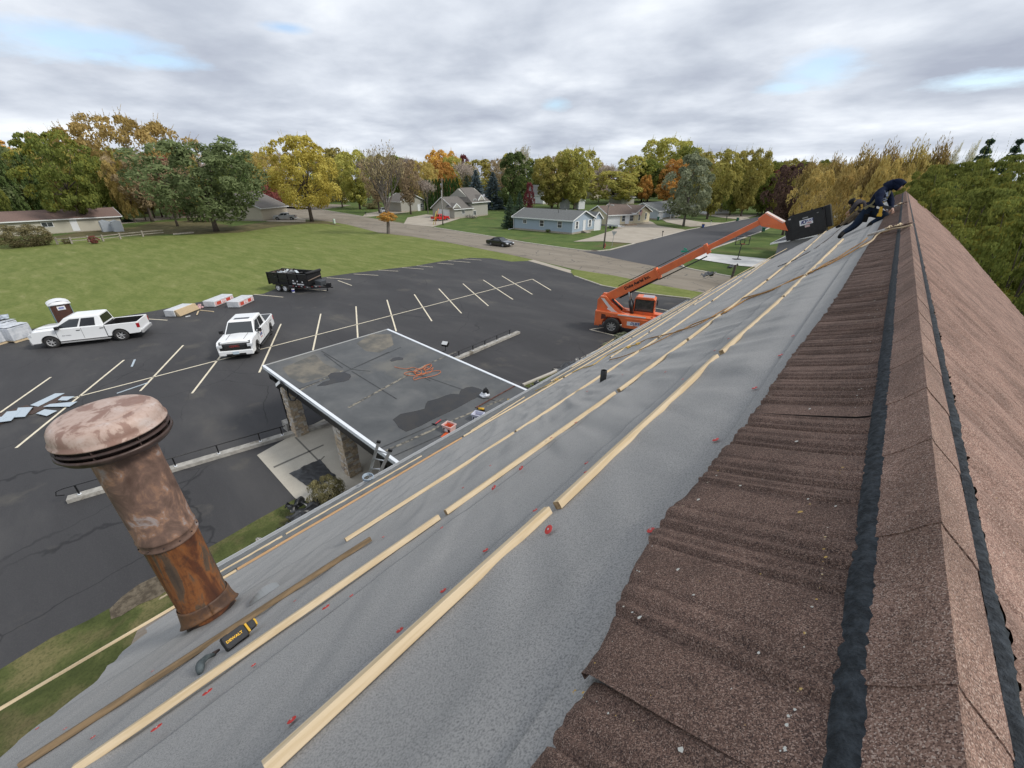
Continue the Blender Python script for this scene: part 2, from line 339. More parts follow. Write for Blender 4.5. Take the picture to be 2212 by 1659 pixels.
sheet('slab_joint', [(636, 945), (640, 944), (735, 1040), (731, 1041)], .024, mat('joint', (.16, .15, .13)))
sheet('slab_joint', [(590, 1008), (592, 1011), (700, 962), (698, 960)], .024, mat('joint', (.16, .15, .13)))
sheet('slab_joint', [(652, 1030), (700, 985), (702, 986), (655, 1032)], .024, mat('joint', (.16, .15, .13)))
# worn painted lines
paint = mat('yellow_paint', (.78, .70, .53), .8, (.66, .59, .45), 3., col3=(.2, .18, .14), scale3=4, f3=(.68, .78))
mb = MB()
def line(a, b, wd=.11):
    A, B = g(*a), g(*b); d = (B-A).normalized(); n = Vector((-d.y, d.x, 0))*wd/2; z = Vector((0, 0, .014))
    mb.add([A+n+z, B+n+z, B-n+z, A-n+z], [(0, 1, 2, 3)])
for a, b in [((35, 968), (268, 778)), ((303, 845), (396, 746)), ((415, 850), (480, 765)), ((560, 805), (607, 700)), ((676, 757), (693, 678)), ((773, 730), (769, 662)), ((856, 716), (836, 648)), ((933, 694), (895, 636)), ((997, 677), (948, 624)), ((1055, 661), (1000, 613)), ((1108, 647), (1044, 605)), ((1150, 636), (1084, 596)), ((1190, 627), (1150, 603)), ((0, 892), (110, 815)),
             ((165, 858), (1150, 603)), ((-200, 950), (165, 858)), ((300, 688), (362, 692)), ((432, 670), (462, 674)), ((548, 636), (612, 642)), ((632, 622), (705, 628)), ((706, 600), (758, 604)), ((764, 592), (817, 595)), ((817, 583.5), (860, 586)), ((868, 578), (915, 581.5)), ((900, 574), (935, 577)), ((945, 568.5), (980, 571)), ((968, 563), (1016, 567)), ((1000, 559.5), (1040, 562)), ((730, 606), (760, 617)),
             ((1368, 698), (1274, 712)), ((1274, 712), (1370, 735)), ((1412, 665), (1448, 672)), ((60, 733), (95, 737))]: line(a, b)
struct(mb.build('parking_lines', paint, fix=False))
# ================================================================== CHURCH (roof under the camera)
TH = R(37.2); CT, ST = math.cos(TH), math.sin(TH); X0, Z0, YE = .24, 9.9, 28.3
SE = 11.0                                     # slope length down to the eave
def RL(s, y, o=0.): return Vector((X0-s*CT-o*ST, y, Z0-s*ST+o*CT))
def RRt(s, y, o=0.): return Vector((X0+s*CT+o*ST, y, Z0-s*ST+o*CT))
def onroof(px, py, off=0., side=-1):
    d = ray(px, py); n = Vector((side*ST, 0, CT)); p = Vector((X0, 0, Z0))+n*off; t = n.dot(p-Vector((0, 0, H)))/n.dot(d)
    X = Vector((0, 0, H))+d*t; return abs(X.x-X0+ (0 if side < 0 else 0))/CT if off == 0 else ((X0-off*ST-X.x)/CT if side < 0 else (X.x-X0-off*ST)/CT), X.y
church = thing('church', 'church with a long steep roof, half stripped to grey underlayment', 'church', (0, 0, 0))
def nz(x, y, z=0): return noise.noise(Vector((x, y, z)))
felt = gmat('felt', [(.3, (.290, .286, .277)), (.5, (.318, .313, .303)), (.7, (.348, .343, .332))], .7, (1.2, .25, 1), 190, (.10, .102, .106), .8, fac=.85, rough=.85); felt.node_tree.nodes['Principled BSDF'].inputs['Sheen Weight'].default_value = .10; felt.node_tree.nodes['Principled BSDF'].inputs['Sheen Roughness'].default_value = .45
for n in felt.node_tree.nodes:
    if n.type == 'BUMP': n.inputs['Distance'].default_value = .002
wrap_d = mat('felt_edge', (.10, .105, .11), .9)
def granules(name, cols, scale=560, patch=.78):
    m = bpy.data.materials.new(name); m.use_nodes = True; t_ = m.node_tree; p = t_.nodes['Principled BSDF']; p.inputs['Roughness'].default_value = .9; p.inputs['Specular IOR Level'].default_value = .3
    tc_ = t_.nodes.new('ShaderNodeTexCoord'); vo = t_.nodes.new('ShaderNodeTexVoronoi'); vo.inputs['Scale'].default_value = scale; t_.links.new(tc_.outputs['Object'], vo.inputs['Vector'])
    sp_ = t_.nodes.new('ShaderNodeSeparateColor'); t_.links.new(vo.outputs['Color'], sp_.inputs[0]); cr = t_.nodes.new('ShaderNodeValToRGB'); e = cr.color_ramp.elements
    while len(e) < len(cols): e.new(.5)
    for el, (ps, c) in zip(e, cols): el.position = ps; el.color = (*c, 1)
    t_.links.new(sp_.outputs[0], cr.inputs[0]); n_ = t_.nodes.new('ShaderNodeTexNoise'); n_.inputs['Scale'].default_value = 4; n_.inputs['Detail'].default_value = 6; n_.inputs['Roughness'].default_value = .65; t_.links.new(tc_.outputs['Object'], n_.inputs[0])
    mr = t_.nodes.new('ShaderNodeMapRange'); mr.inputs[1].default_value = .38; mr.inputs[2].default_value = .62; mr.inputs[3].default_value = patch; mr.inputs[4].default_value = 2-patch; t_.links.new(n_.outputs[0], mr.inputs[0])
    hs = t_.nodes.new('ShaderNodeHueSaturation'); t_.links.new(mr.outputs[0], hs.inputs['Value']); t_.links.new(cr.outputs[0], hs.inputs['Color']); t_.links.new(hs.outputs[0], p.inputs['Base Color'])
    bn = t_.nodes.new('ShaderNodeBump'); bn.inputs['Strength'].default_value = .7; bn.inputs['Distance'].default_value = .003; t_.links.new(sp_.outputs[1], bn.inputs['Height']); t_.links.new(bn.outputs[0], p.inputs['Normal']); return m
tile_m = granules('brown_granules', [(0, (.035, .024, .022)), (.45, (.112, .068, .053)), (.8, (.19, .12, .092)), (1, (.30, .22, .18))])
tile_p = granules('pink_granules', [(0, (.13, .080, .065)), (.45, (.25, .155, .120)), (.8, (.34, .215, .17)), (1, (.45, .34, .28))])
cap_m = granules('cap_granules', [(0, (.075, .045, .038)), (.45, (.215, .132, .100)), (.8, (.32, .205, .158)), (1, (.47, .37, .31))])
foam_m = mat('foam_strip', (.012, .016, .02), .95, (.045, .055, .065), 60, .4, .7, bump=1, bscale=120, bdist=.008)
Y0 = -1.9
# rough outline of the near edge of the underlayment (slope, y)
edge = [(0, -1.2), (3.0, -1.3), (4.6, -1.05), (4.78, -.95), (4.9, -.90), (5.19, -.72), (5.5, -.68), (6.2, -.62), (6.5, -.42), (7.2, -.45), (7.5, .02), (8.4, .12), (9.4, .15), (SE, .2)]
def yedge(s):
    for (a, b), (c, d) in zip(edge, edge[1:]):
        if a <= s <= c: return b+(d-b)*(s-a)/(c-a)+.03*nz(s*5, 3)
    return 0
def ss(x, a, b): t = max(0, min(1, (x-a)/(b-a))); return t*t*(3-2*t)
def wrinkle(s, y):
    return wrinkle0(s, y)*(1-.85*ss(s, 6.6, 7.4))
def wrinkle0(s, y):
    v = 0
    q = s*.72+y*.70; r_ = s*.70-y*.72                 # diagonal folds
    v += .020*max(0, nz(q*.8, r_*5.5, 1.3))**1.0
    v += .034*max(0, nz(q*.35+3, r_*2.3, 4.1)-.06)
    v += .016*max(0, nz(s*3.2+9, y*.35, 2.2))
    v += .05*max(0, nz(s*.8+2, y*.22, 7.7))**2+.022*max(0, nz(q*1.1+5, r_*9, 3.3)-.12)*ss(y, 1.5, 4)
    return v
# seams between courses: small laps
laps = [.60, 1.42, 2.24, 3.06, 3.9, 4.75, 5.6, 6.5, 7.5, 8.5, 9.5]
def lap(s, y):
    h = 0
    for L0 in laps:
        q = L0
        h += .011*(1 if s < q else 0)*ss(s, q-.5, q)-.004*(1 if s >= q else 0)*(1-ss(s, q, q+.03))
    return h
ysteps = []; y = Y0
while y < YE: ysteps.append(y); y += .035 if y < 3 else .05 if y < 8 else .12
ysteps.append(YE)
ssteps = []; s = .02
while s < SE: ssteps.append(s); s += .022 if s < 4 else .045
ssteps += [SE]+[l_+e for l_ in laps for e in (-.002, .001, .012)]; ssteps.sort()
mb = MB(); mb.smooth = True; vs = []; nyy = len(ysteps)
for s in ssteps:
    ye = yedge(s)
    for y in ysteps:
        yy = ye+(y-Y0)*(3-ye)/(3-Y0) if y < 3 else y
        vs.append(RL(s, yy, .006+wrinkle(s, yy)*ss(s, .52, .85)+lap(s, yy)))
mb.add(vs, [(i*nyy+j, i*nyy+j+1, (i+1)*nyy+j+1, (i+1)*nyy+j) for i in range(len(ssteps)-1) for j in range(nyy-1)])
mb.build('underlayment', felt, church, label='grey wrinkled roofing underlayment')
# the darker eave sheet below the lowest course
ice = mat('eave_membrane', (.15, .152, .146), .9, (.24, .24, .23), 5, bump=.3, bscale=200, bdist=.002)
mb = MB(); mb.smooth = True
mb.grid(lambda u, v: RL(8.02+u*(SE-8.02), .14+v*(YE-.14), .028+.012*nz(u*9, v*160)), 8, 240); mb.build('eave_strip', ice, church)
deck = mat('deck_board', (.30, .22, .14), .9, (.22, .16, .1), 4, stretch=(1, .1, 1))
mb = MB(); n = Vector((-ST, 0, CT))
mb.add([RL(0, -1.05, -.003), RL(4.5, -.85, -.003), RL(5, -.60, -.003), RL(SE-.02, .35, -.003), RL(SE-.02, YE, -.003), RL(0, YE, -.003)]+[RL(0, -1.05, -.12), RL(4.5, -.85, -.12), RL(5, -.60, -.12), RL(SE-.02, .35, -.12), RL(SE-.02, YE, -.12), RL(0, YE, -.12)],
       [(0, 1, 2, 3, 4, 5), (6, 7, 8, 9, 10, 11)]+[(i, (i+1) % 6, 6+(i+1) % 6, 6+i) for i in range(6)]); mb.build('roof_deck', deck, church)
brickw = mat('church_wall', (.33, .27, .21), .9, (.26, .21, .16), 4)
SR = 2.16                                    # length of the short far slope
xe, ze = X0-SE*CT, Z0-SE*ST; xr, zr = X0+SR*CT, Z0-SR*ST
mb = MB(); mb.prism([(xe+.5, 0), (xr-.25, 0), (xr-.25, zr-.02), (X0, Z0-.25), (xe+.5, ze+.12)], -.75, YE-.35, 'y'); mb.build('wall', brickw, church)
# gutter and drip edge
alu = mat('white_aluminium', (.78, .81, .84), .4, metal=.1)
mb = MB(); mb.prism([(0, 0), (-.11, 0), (-.13, .10), (-.145, .10), (-.125, -.012), (0, -.012)], .35, YE, 'y', Matrix.Translation((xe-.01, 0, ze-.10)))
mb.box(xe-.03, xe+.10, .35, YE, ze+.012, ze+.018); mb.build('gutter', mat('gutter_grey', (.46, .48, .50), .45, metal=.2), church)
# brown tiles still in place along the ridge, left side: an upper course, its lower edge lifted on the battens
ribs = random.Random(3); yr = [-.9]
while yr[-1] < YE+6: yr.append(yr[-1]+(ribs.choice([.07, .10, .14, .18, .22, .25]) if yr[-1] < 1.6 else ribs.choice([.05, .07, .10, .13, .17])))
def ribh(y, seed=0):
    lo = 0
    import bisect
    k = bisect.bisect(yr, y)-1
    if k < 0: k = 0
    a, b = yr[k], yr[min(k+1, len(yr)-1)]; t = (y-a)/(b-a) if b > a else 0
    rr = random.Random(k*7+seed).random()
    w_ = b-a; return .005+.011*rr*(1-t)+.004*math.sin(t*math.pi)-.015*math.exp(-((t*w_)/.009)**2)-.007*math.exp(-((t*w_-.035)/.009)**2)-.005*math.exp(-((t*w_-.085)/.008)**2)
lowe = [(0.0, .555), (.3, .545), (.45, .52), (.6, .56), (.8, .60), (1.0, .565), (1.5, .522), (2.0, .52), (2.25, .515), (2.5, .50), (3.2, .46), (4, .445), (6, .43), (9, .40), (12, .40), (40, .40)]
def slow(y):
    for (a, b), (c, d) in zip(lowe, lowe[1:]):
        if a <= y <= c: return b+(d-b)*(y-a)/(c-a)
    return .555
def tstrip(ya, yb, lift0, name, lab=None, sa=.07, dz=0):
    mb = MB(); mb.smooth = True; ny = int((yb-ya)/.0075) if yb < 4 else int((4-ya)/.0075+(yb-4)/.025) if ya < 4 else int((yb-ya)/.025)
    ys = []; y = ya
    while y < yb: ys.append(y); y += .0075 if y < 4 else .022
    ys.append(yb); ns = 16
    vs = []
    for i in range(ns+1):
        for y0 in ys:
            t = i/ns; s1 = slow(y0)+.005*nz(y0*12, 5)+.003*nz(y0*60, 8)+dz; s = sa+(s1-sa)*t
            fan = 1+.42*max(0, s-.14) if y0 > 0 else 1
            edgecrumple = .010*ss(t, .86, 1)*nz(y0*14, 2)
            lf = lift0*t**1.6
            vs.append(RL(s, y0*fan, .014+lf+ribh(y0)+edgecrumple+(-.008 if i == ns else 0)))
    m = len(ys); mb.add(vs, [(i*m+j, i*m+j+1, (i+1)*m+j+1, (i+1)*m+j) for i in range(ns) for j in range(m-1)])
    # turned down edge
    e = vs[-m:]; mb.add(e+[v-Vector((-ST, 0, CT))*.016 for v in e], [(j, j+1, m+j+1, m+j) for j in range(m-1)])
    mb.build(name, tile_m, church, label=lab)
tstrip(.395, 1.53, .030, 'tile_course'); tstrip(1.545, 3.55, .022, 'tile_course'); tstrip(3.56, YE, .018, 'tile_course')
tstrip(-.9, .40, .012, 'tile_course', dz=-.02)
# right slope, all tiled
def rtile(s, y):
    return RRt(s, y+.12*(s-.1)*0, .014+.013*(ribh(y+20 if y+20 < YE+5 else y, 5)/.012)+.006*ss((s*2.72) % 1, .82, 1))
mb = MB(); mb.smooth = True; ys = []; y = -1.3
while y < YE: ys.append(y); y += .011 if y < 5 else .03 if y < 12 else .07
ys.append(YE); srows = []
k = 0.
while k < SR: srows.append(k+.09); k += .06
vs = [rtile(s, y) for s in srows for y in ys]; m = len(ys)
mb.add(vs, [(i*m+j, (i+1)*m+j, (i+1)*m+j+1, i*m+j+1) for i in range(len(srows)-1) for j in range(m-1)]); mb.build('tile_slope', tile_p, church, label='pinkish brown ribbed tile slope')
mb = MB(); mb.add([RRt(0, -1.3, -.02), RRt(SR+.05, -1.3, -.02), RRt(SR+.05, YE, -.02), RRt(0, YE, -.02), RRt(0, -1.3, -.12), RRt(SR+.05, -1.3, -.12), RRt(SR+.05, YE, -.12), RRt(0, YE, -.12)], [(0, 1, 2, 3), (4, 5, 6, 7), (0, 1, 5, 4), (1, 2, 6, 5), (2, 3, 7, 6), (3, 0, 4, 7)]); mb.build('roof_deck', deck, church)
# foam closure strips
def foam(side, sa, sb, name):
    mb = MB(); mb.smooth = True; f = RL if side < 0 else RRt; ys = []; y = -1.2
    while y < YE: ys.append(y); y += .012 if y < 3 else .05
    ys.append(YE); vs = []
    for i in range(7):
        for y in ys:
            t = i/6; ea = sa+.0*nz(y*8, 1); eb = sb+(.004 if side < 0 else .014)*nz(y*6, 4+side)+.004*nz(y*60, 6)
            vs.append(f(ea+(eb-ea)*t, y, .027+.010*math.sin(t*math.pi)+.004*nz(y*70, t*9, side)))
    m = len(ys); mb.add(vs, [(i*m+j, i*m+j+1, (i+1)*m+j+1, (i+1)*m+j) for i in range(6) for j in range(m-1)]); mb.build(name, foam_m, church)
foam(-1, .06, .116, 'foam_closure'); foam(1, .045, .072, 'foam_closure')
# pale lichen and grit specks
speck = mat('lichen', (.50, .50, .46), 1, (.42, .28, .08), 14, .5, .55)
mb = MB(); q = random.Random(5)
def fleck(P, n_, r):
    a = Vector((0, 1, 0)); b = n_.cross(a).normalized(); k = q.randint(5, 8); c = P+n_*.0015
    ring = [c+a*(r*q.uniform(.4, 1)*math.cos(2*math.pi*i/k))+b*(r*q.uniform(.4, 1)*math.sin(2*math.pi*i/k)) for i in range(k)]
    mb.add(ring, [tuple(range(k))])
nl = Vector((-ST, 0, CT)); nr = Vector((ST, 0, CT))
for i in range(230):
    y = q.random()**1.7*6+.35; z = q.random()
    s = .152+.006*q.random() if z < .5 else slow(y)-.02-.05*q.random() if z < .72 else q.uniform(.16, .5)
    c = 1+.42*max(0, s-.14); fleck(RL(s, y*c, .014+.03+ribh(y)*1.3 if s > .3 else .028+ribh(y)), nl, q.choice([.0015, .002, .003, .004]) if z < .9 else .007)
for i in range(30):
    y = q.uniform(.5, 8); fleck(RRt(q.uniform(.02, .1), y, .062-.2*0), nr, .002)
mb.build('lichen_specks', speck, church, fix=False, kind='stuff')
# ridge caps: short folded pieces lapping each other
capl = .34; yc = -.8; k = 0
while yc < YE-.05:
    y1 = min(yc+capl+.02, YE+.02); mb = MB(); mb.smooth = False; r = random.Random(k)
    wl, wr = .114+.006*r.random(), .118+.005*r.random(); jit = .002*r.random(); ny = 14 if yc < 4 else 5
    vs = []; prof = [(-wl, 0), (-wl*.6, 0), (-.012, 0), (0, .004), (.012, 0), (wr*.6, 0), (wr, 0)]
    for j in range(ny+1):
        t = j/ny; y = yc+(y1-yc)*t
        for (s, e) in prof:
            w_ = abs(s); o_ = .040+.0055*(1-t)+jit+.0025*nz(y*9, s*9)*(1 if w_ > .02 else .3)
            ww = w_*(1+(.07*nz(y*11, 3 if s < 0 else 8) if w_ > .09 else 0))
            o2 = .055-.016*(w_/.11)**2+(.0035 if yc < 2.2 else .0018)*(1-t)+jit+e
            P = RL(ww, y, 0) if s < 0 else RRt(ww, y, 0)
            P.x -= .018 if s > -.02 else .018*max(0, 1-w_/.06)
            vs.append(P+Vector((0, 0, o2)))
    m = len(prof); mb.add(vs, [(i*m+j, i*m+j+1, (i+1)*m+j+1, (i+1)*m+j) for i in range(ny) for j in range(m-1)])
    fr = vs[:m]; dn_ = .005 if yc < 2.2 else .003; mb.add(fr+[v-Vector((0, 0, dn_)) for v in fr], [(j, j+1, m+j+1, m+j) for j in range(m-1)])
    ob = mb.build('ridge_cap', cap_m, church, fix=True); md = ob.modifiers.new('s', 'SOLIDIFY'); md.thickness = .003; md.offset = -1
    yc += capl; k += 1
# battens: 2x2 timber nailed along the slope. (slope, y0, y1, kind)
wood = mat('pine', (.62, .50, .335), .75, (.53, .41, .25), 3.0, stretch=(14, .8, 14), col3=(.20, .12, .06), scale3=1.1, f3=(.72, .76), bump=.15, bscale=30)
wood_o = mat('fresh_pine', (.50, .31, .16), .75, (.42, .26, .13), 3.0, stretch=(12, .8, 12), col3=(.18, .10, .05), scale3=1.1, f3=(.70, .75))
wood_b = mat('weathered_pine', (.225, .155, .085), .85, (.13, .09, .05), 3.0, stretch=(10, .8, 10), col3=(.04, .03, .02), scale3=1.6, f3=(.62, .70))
end_m = mat('end_grain', (.42, .30, .17), .9, (.25, .17, .09), 40)
def batten(a, b, m=wood, w_=.038, h_=.036, from_px=True):
    (s0, ya), (s1, yb) = (onroof(*a), onroof(*b)) if from_px else (a, b)
    yb = min(yb, YE+.3); up = Vector((-ST, 0, CT)); mb = MB(); rr = random.Random(int(ya*100)); L_ = max(2, int((yb-ya)/.5)); prev = None
    A, B = RL(s0, ya, .014), RL(s1, yb, .014); d = (B-A).normalized(); r = d.cross(up).normalized()
    rings = []
    for i in range(L_+1):
        t = i/L_; p = A.lerp(B, t)+up*(.004*nz(t*L_*.6, s0)+.004)+r*(.005*nz(t*L_*.5, s0+9)); c = .003
        rings.append([p+r*x+up*z for x, z in ((-w_/2, c), (-w_/2+c, 0), (w_/2-c, 0), (w_/2, c), (w_/2, h_-c), (w_/2-c, h_), (-w_/2+c, h_), (-w_/2, h_-c))])
    vs = [v for q_ in rings for v in q_]; mb.add(vs, [(i*8+j, i*8+(j+1) % 8, (i+1)*8+(j+1) % 8, (i+1)*8+j) for i in range(L_) for j in range(8)])
    mb.cm = 1; mb.add([v for v in rings[0]]+[v for v in rings[-1]], [tuple(range(8)), tuple(range(8, 16))])
    lb = {wood_o.name: 'orange toned batten', wood_b.name: 'old weathered brown batten'}.get(m.name)
    return mb.build('batten', [m, end_m], church, label=lb)
def nb(*a): return onroof(*a)
def run(pxs, m=wood, **k):
    for a, b in zip(pxs[::2], pxs[1::2]): batten(a, b, m, **k)
run([(588, 1690), (1192, 1117), (1212, 1108), (1552, 779), (1563, 770), (1692, 651), (1695, 648), (1740, 603), (1742, 601), (1822, 520)])
run([(170, 1680), (953, 1127), (968, 1117), (1331, 856), (1340, 850), (1484, 742), (1488, 739), (1560, 683), (1566, 679), (1655, 611), (1659, 608), (1736, 545), (1739, 543), (1800, 490)])
run([(50, 1668), (805, 1172)], wood_b)
run([(750, 1174), (1112, 941), (1117, 938), (1306, 812), (1310, 810), (1420, 736), (1424, 733), (1535, 655), (1540, 652), (1604, 606), (1608, 603), (1690, 545), (1700, 538), (1760, 497)])
run([(1018, 935), (1134, 860), (1232, 797), (1326, 734), (1330, 731), (1420, 671), (1424, 668), (1560, 576), (1564, 573), (1650, 515)])
run([(1320, 775), (1400, 722), (1404, 719), (1506, 651), (1510, 648), (1590, 594)])
# two battens low on the slope, following the eave
def low(s, segs, m=wood):
    for a, b in segs: batten((s, a), (s, b), m, from_px=False)
low(7.55, [(-1.95, .60)]); low(7.60, [(.62, 5.15)], wood_o); low(7.66, [(5.25, 9.2), (9.3, 13.6), (13.7, 18.0), (18.1, 22.6), (22.7, 27.4)])
low(9.05, [(.35, 1.55), (1.62, 4.85)]); low(9.2, [(10.4, 14.6), (14.7, 19.6), (19.7, 24), (24.1, 28)])
low(10.3, [(13.1, 17.4), (17.5, 22), (22.1, 26)]); low(6.1, [(16.0, 20.1), (20.2, 24.4), (24.5, 28.1)]); 
# red cap washers and their nails
red = mat('red_plastic', (.52, .035, .03), .4, spec=.5); steel = mat('steel', (.55, .55, .55), .35, metal=.9)
def washer(px, py, up_=.0, tilt=0, r=.015, mb=None):
    s, y = onroof(px, py, .02+up_) if True else 0
    P = RL(s, y, .016+up_+(wrinkle(s, y)*ss(s, .52, .85) if up_ == 0 else 0)); Mx = Matrix.Translation(P) @ Matrix.Rotation(-TH, 4, 'Y') @ Matrix.Rotation(tilt, 4, 'X')
    mb.smooth = False; mb.cm = 0; mb.lathe([(0, .003), (r*.5, .003), (r, .0015), (r, 0), (0, 0)], 14, M=Mx); mb.cm = 1; mb.lathe([(0, .0055), (r*.25, .0045), (r*.25, .003)], 8, M=Mx)
k_ = 0
def wrow(pts, up_=0., tilt=0, r=.0155):
    for p in pts:
        mb = MB(); washer(p[0], p[1], up_, tilt, r, mb); mb.build('washer', [red, steel], church)
wrow([(632, 1559), (863, 1360), (957, 1275), (1049, 1189), (1156, 1102), (1267, 1000), (1406, 1145), (1546, 950), (1630, 838), (1686, 768)], r=.0135)
wrow([(548, 1437), (637, 1297), (200, 1591), (759, 1287), (955, 1141), (827, 1159), (1265, 1020), (1346, 812), (1438, 806), (1475, 819), (1545, 759), (1575, 734), (330, 1449), (1713, 726), (1000, 1053), (1060, 1008), (80, 1573), (140, 1573)], r=.0105)
wrow([(337, 1570), (447, 1493), (703, 1310)], up_=.038, r=.019); wrow([(1184, 1142)], up_=.02, tilt=.5, r=.02); wrow([(1125, 1010), (1066, 1052)], up_=.03, tilt=.4, r=.02); wrow([(1243, 912), (1190, 945), (1268, 845)], up_=.036, r=.014)
# ================================================================== ENTRANCE CANOPY
def pz(x): return 3.15-.0515*(x+18.9)
def PR(px, py, dz=0.):
    d = ray(px, py); a = 3.15-.0515*18.9+dz; t = (a-H)/(d.z+.0515*d.x); return Vector((0, 0, H))+d*t
XF, XB, YA, YB = -18.95, -8.2, 5.64, 11.95
can = thing('entrance_canopy', 'flat dark rubber roofed entrance canopy on stone piers beside the church', 'canopy', (0, 0, 0))
epdm = gmat('rubber_roof', [(.3, (.075, .079, .082)), (.5, (.10, .104, .106)), (.7, (.135, .137, .135))], .8, (1, 1, 1), 40, (.10, .10, .095), .15, fac=.25, patches=(.35, .54, .72, (.17, .162, .14)), rough=.6)
mb = MB()
def slab(x0, x1, y0, y1, za, zb, m=mb):
    m.add([(x0, y0, pz(x0)+za), (x1, y0, pz(x1)+za), (x1, y1, pz(x1)+za), (x0, y1, pz(x0)+za), (x0, y0, pz(x0)+zb), (x1, y0, pz(x1)+zb), (x1, y1, pz(x1)+zb), (x0, y1, pz(x0)+zb)], [(3, 2, 1, 0), (4, 5, 6, 7), (0, 1, 5, 4), (1, 2, 6, 5), (2, 3, 7, 6), (3, 0, 4, 7)])
slab(XF, XB, YA, YB, -.3, 0); mb.build('roof_deck', epdm, can)
seam = mat('roof_seam', (.028, .030, .032), .7, (.05, .05, .05), 9); dust = mat('dusty_seam', (.26, .235, .185), .95, (.07, .07, .068), 6, .42, .58)
mb = MB()
def pline(pts, w_, m, dz=.004):
    P = [PR(*p, dz) for p in pts]
    for a, b in zip(P, P[1:]):
        d = (b-a).normalized(); n_ = Vector((-d.y, d.x, 0)).normalized()*w_/2; m.add([a+n_, b+n_, b-n_, a-n_], [(0, 1, 2, 3)])
for q_ in ([(694, 758), (760, 798)], [(757, 798), (840, 760)], [(760, 802), (857, 862)], [(800, 802), (760, 798)], [(637, 843), (757, 798)], [(740, 795), (700, 765)], [(866, 750), (757, 798)], [(930, 823), (880, 796)], [(812, 972), (965, 905)], [(850, 985), (1130, 862)], [(880, 800), (1110, 880)], [(640, 845), (870, 1003)]): pline(q_, .05, mb)
mb.build('roof_seam', seam, can, fix=False)
mb = MB()
for q_, w_ in (([(752, 880), (920, 788)], .16), ([(920, 788), (985, 760)], .1), ([(830, 975), (985, 905)], .14), ([(640, 846), (740, 800)], .14), ([(985, 905), (1090, 860)], .1)): mb = MB(); pline(q_, w_, mb, .002); mb.build('seam_dust', dust, can, fix=False)
dk = mat('bare_patch', (.19, .17, .135), .95, (.10, .098, .09), 1.2, .4, .6)
mb = MB()
for pl in ([(610, 795), (680, 765), (700, 785), (735, 800), (700, 815), (655, 828), (625, 815)], [(770, 742), (800, 722), (845, 722), (850, 745), (820, 762), (790, 758)]):
    mb = MB(); mb.sheet([PR(*p, .0015) for p in pl]); mb.build('dust_patch', dk, can, fix=False)
pass
water = mat('puddle_water', (.012, .011, .010), .10, (.022, .018, .013), 2, spec=.6)
def z7(x, y): return ((1450+x/3.16)*.54861, (1500+y/3.16)*.54861)
def z2(x, y): return ((1000+x/1.8433)*.54861, (1200+y/1.8433)*.54861)
pud = [z7(*p) for p in [(305, 480), (400, 410), (600, 370), (700, 345), (715, 290), (740, 250), (860, 220), (960, 180), (1030, 160), (1130, 165), (1150, 115), (1220, 80), (1290, 70), (1370, 90), (1440, 120), (1440, 150), (1400, 180), (1280, 240), (1100, 340), (950, 410), (800, 480), (650, 560), (530, 610), (470, 630), (380, 580), (340, 520)]]
pud2 = [z2(*p) for p in [(455, 590), (500, 560), (555, 545), (535, 515), (560, 495), (610, 490), (660, 490), (700, 505), (705, 520), (690, 545), (650, 558), (600, 565), (520, 585)]]
pud3 = [z2(*p) for p in [(985, 405), (1010, 385), (1050, 378), (1085, 385), (1080, 400), (1040, 402), (1000, 412)]]
def pool(p, lab):
    o = MB().sheet([PR(*q_, .006) for q_ in p]).build('puddle', water, fix=False); tag(o, lab, 'puddle'); return o
pool(pud, 'large brown rainwater puddle on the canopy roof beside the storage tubs'); pool(pud2, 'small two lobed puddle near the left edge of the canopy roof'); pool(pud3, 'tiny puddle on the canopy roof above the orange cord')
# white metal edge, left and right; thin edge in front
for y0, s_ in ((YA, -1), (YB, 1)):
    mb = MB()
    for x0, x1 in ((XF-.03, -15.6), (-15.58, -12.2), (-12.18, XB)):
        a, b = (y0-.10, y0+.02) if s_ < 0 else (y0-.06, y0+.06); slab(x0, x1, a, b, -.12, .03, mb)
    mb.build('side_fascia', alu, can, bevel=.012)
mb = MB(); slab(XF-.06, XF+.02, YA-.1, YB+.04, -.2, .015, mb); mb.build('front_edge', mat('grey_metal', (.42, .42, .40), .5, metal=.3), can)
blk = mat('black_metal', (.010, .010, .011), .4, spec=.5)
mb = MB(); slab(XF+.04, XB, YA+.04, YA+.22, -.62, -.3, mb); slab(XF+.04, XB, YB-.22, YB-.04, -.62, -.3, mb); slab(XF+.04, XF+.3, YA+.04, YB-.04, -.62, -.3, mb)
mb.build('beam', blk, can)
stone = [mat('stone_a', (.60, .48, .34), .95, (.36, .29, .21), 12, bump=.5, bscale=60), mat('stone_b', (.48, .44, .39), .95, (.60, .56, .50), 12, bump=.5, bscale=60), mat('stone_c', (.56, .46, .34), .95, (.44, .35, .25), 12, bump=.5, bscale=60), mat('stone_d', (.33, .29, .25), .95, (.34, .29, .24), 12, bump=.5, bscale=60), mat('mortar', (.20, .18, .16), 1)]
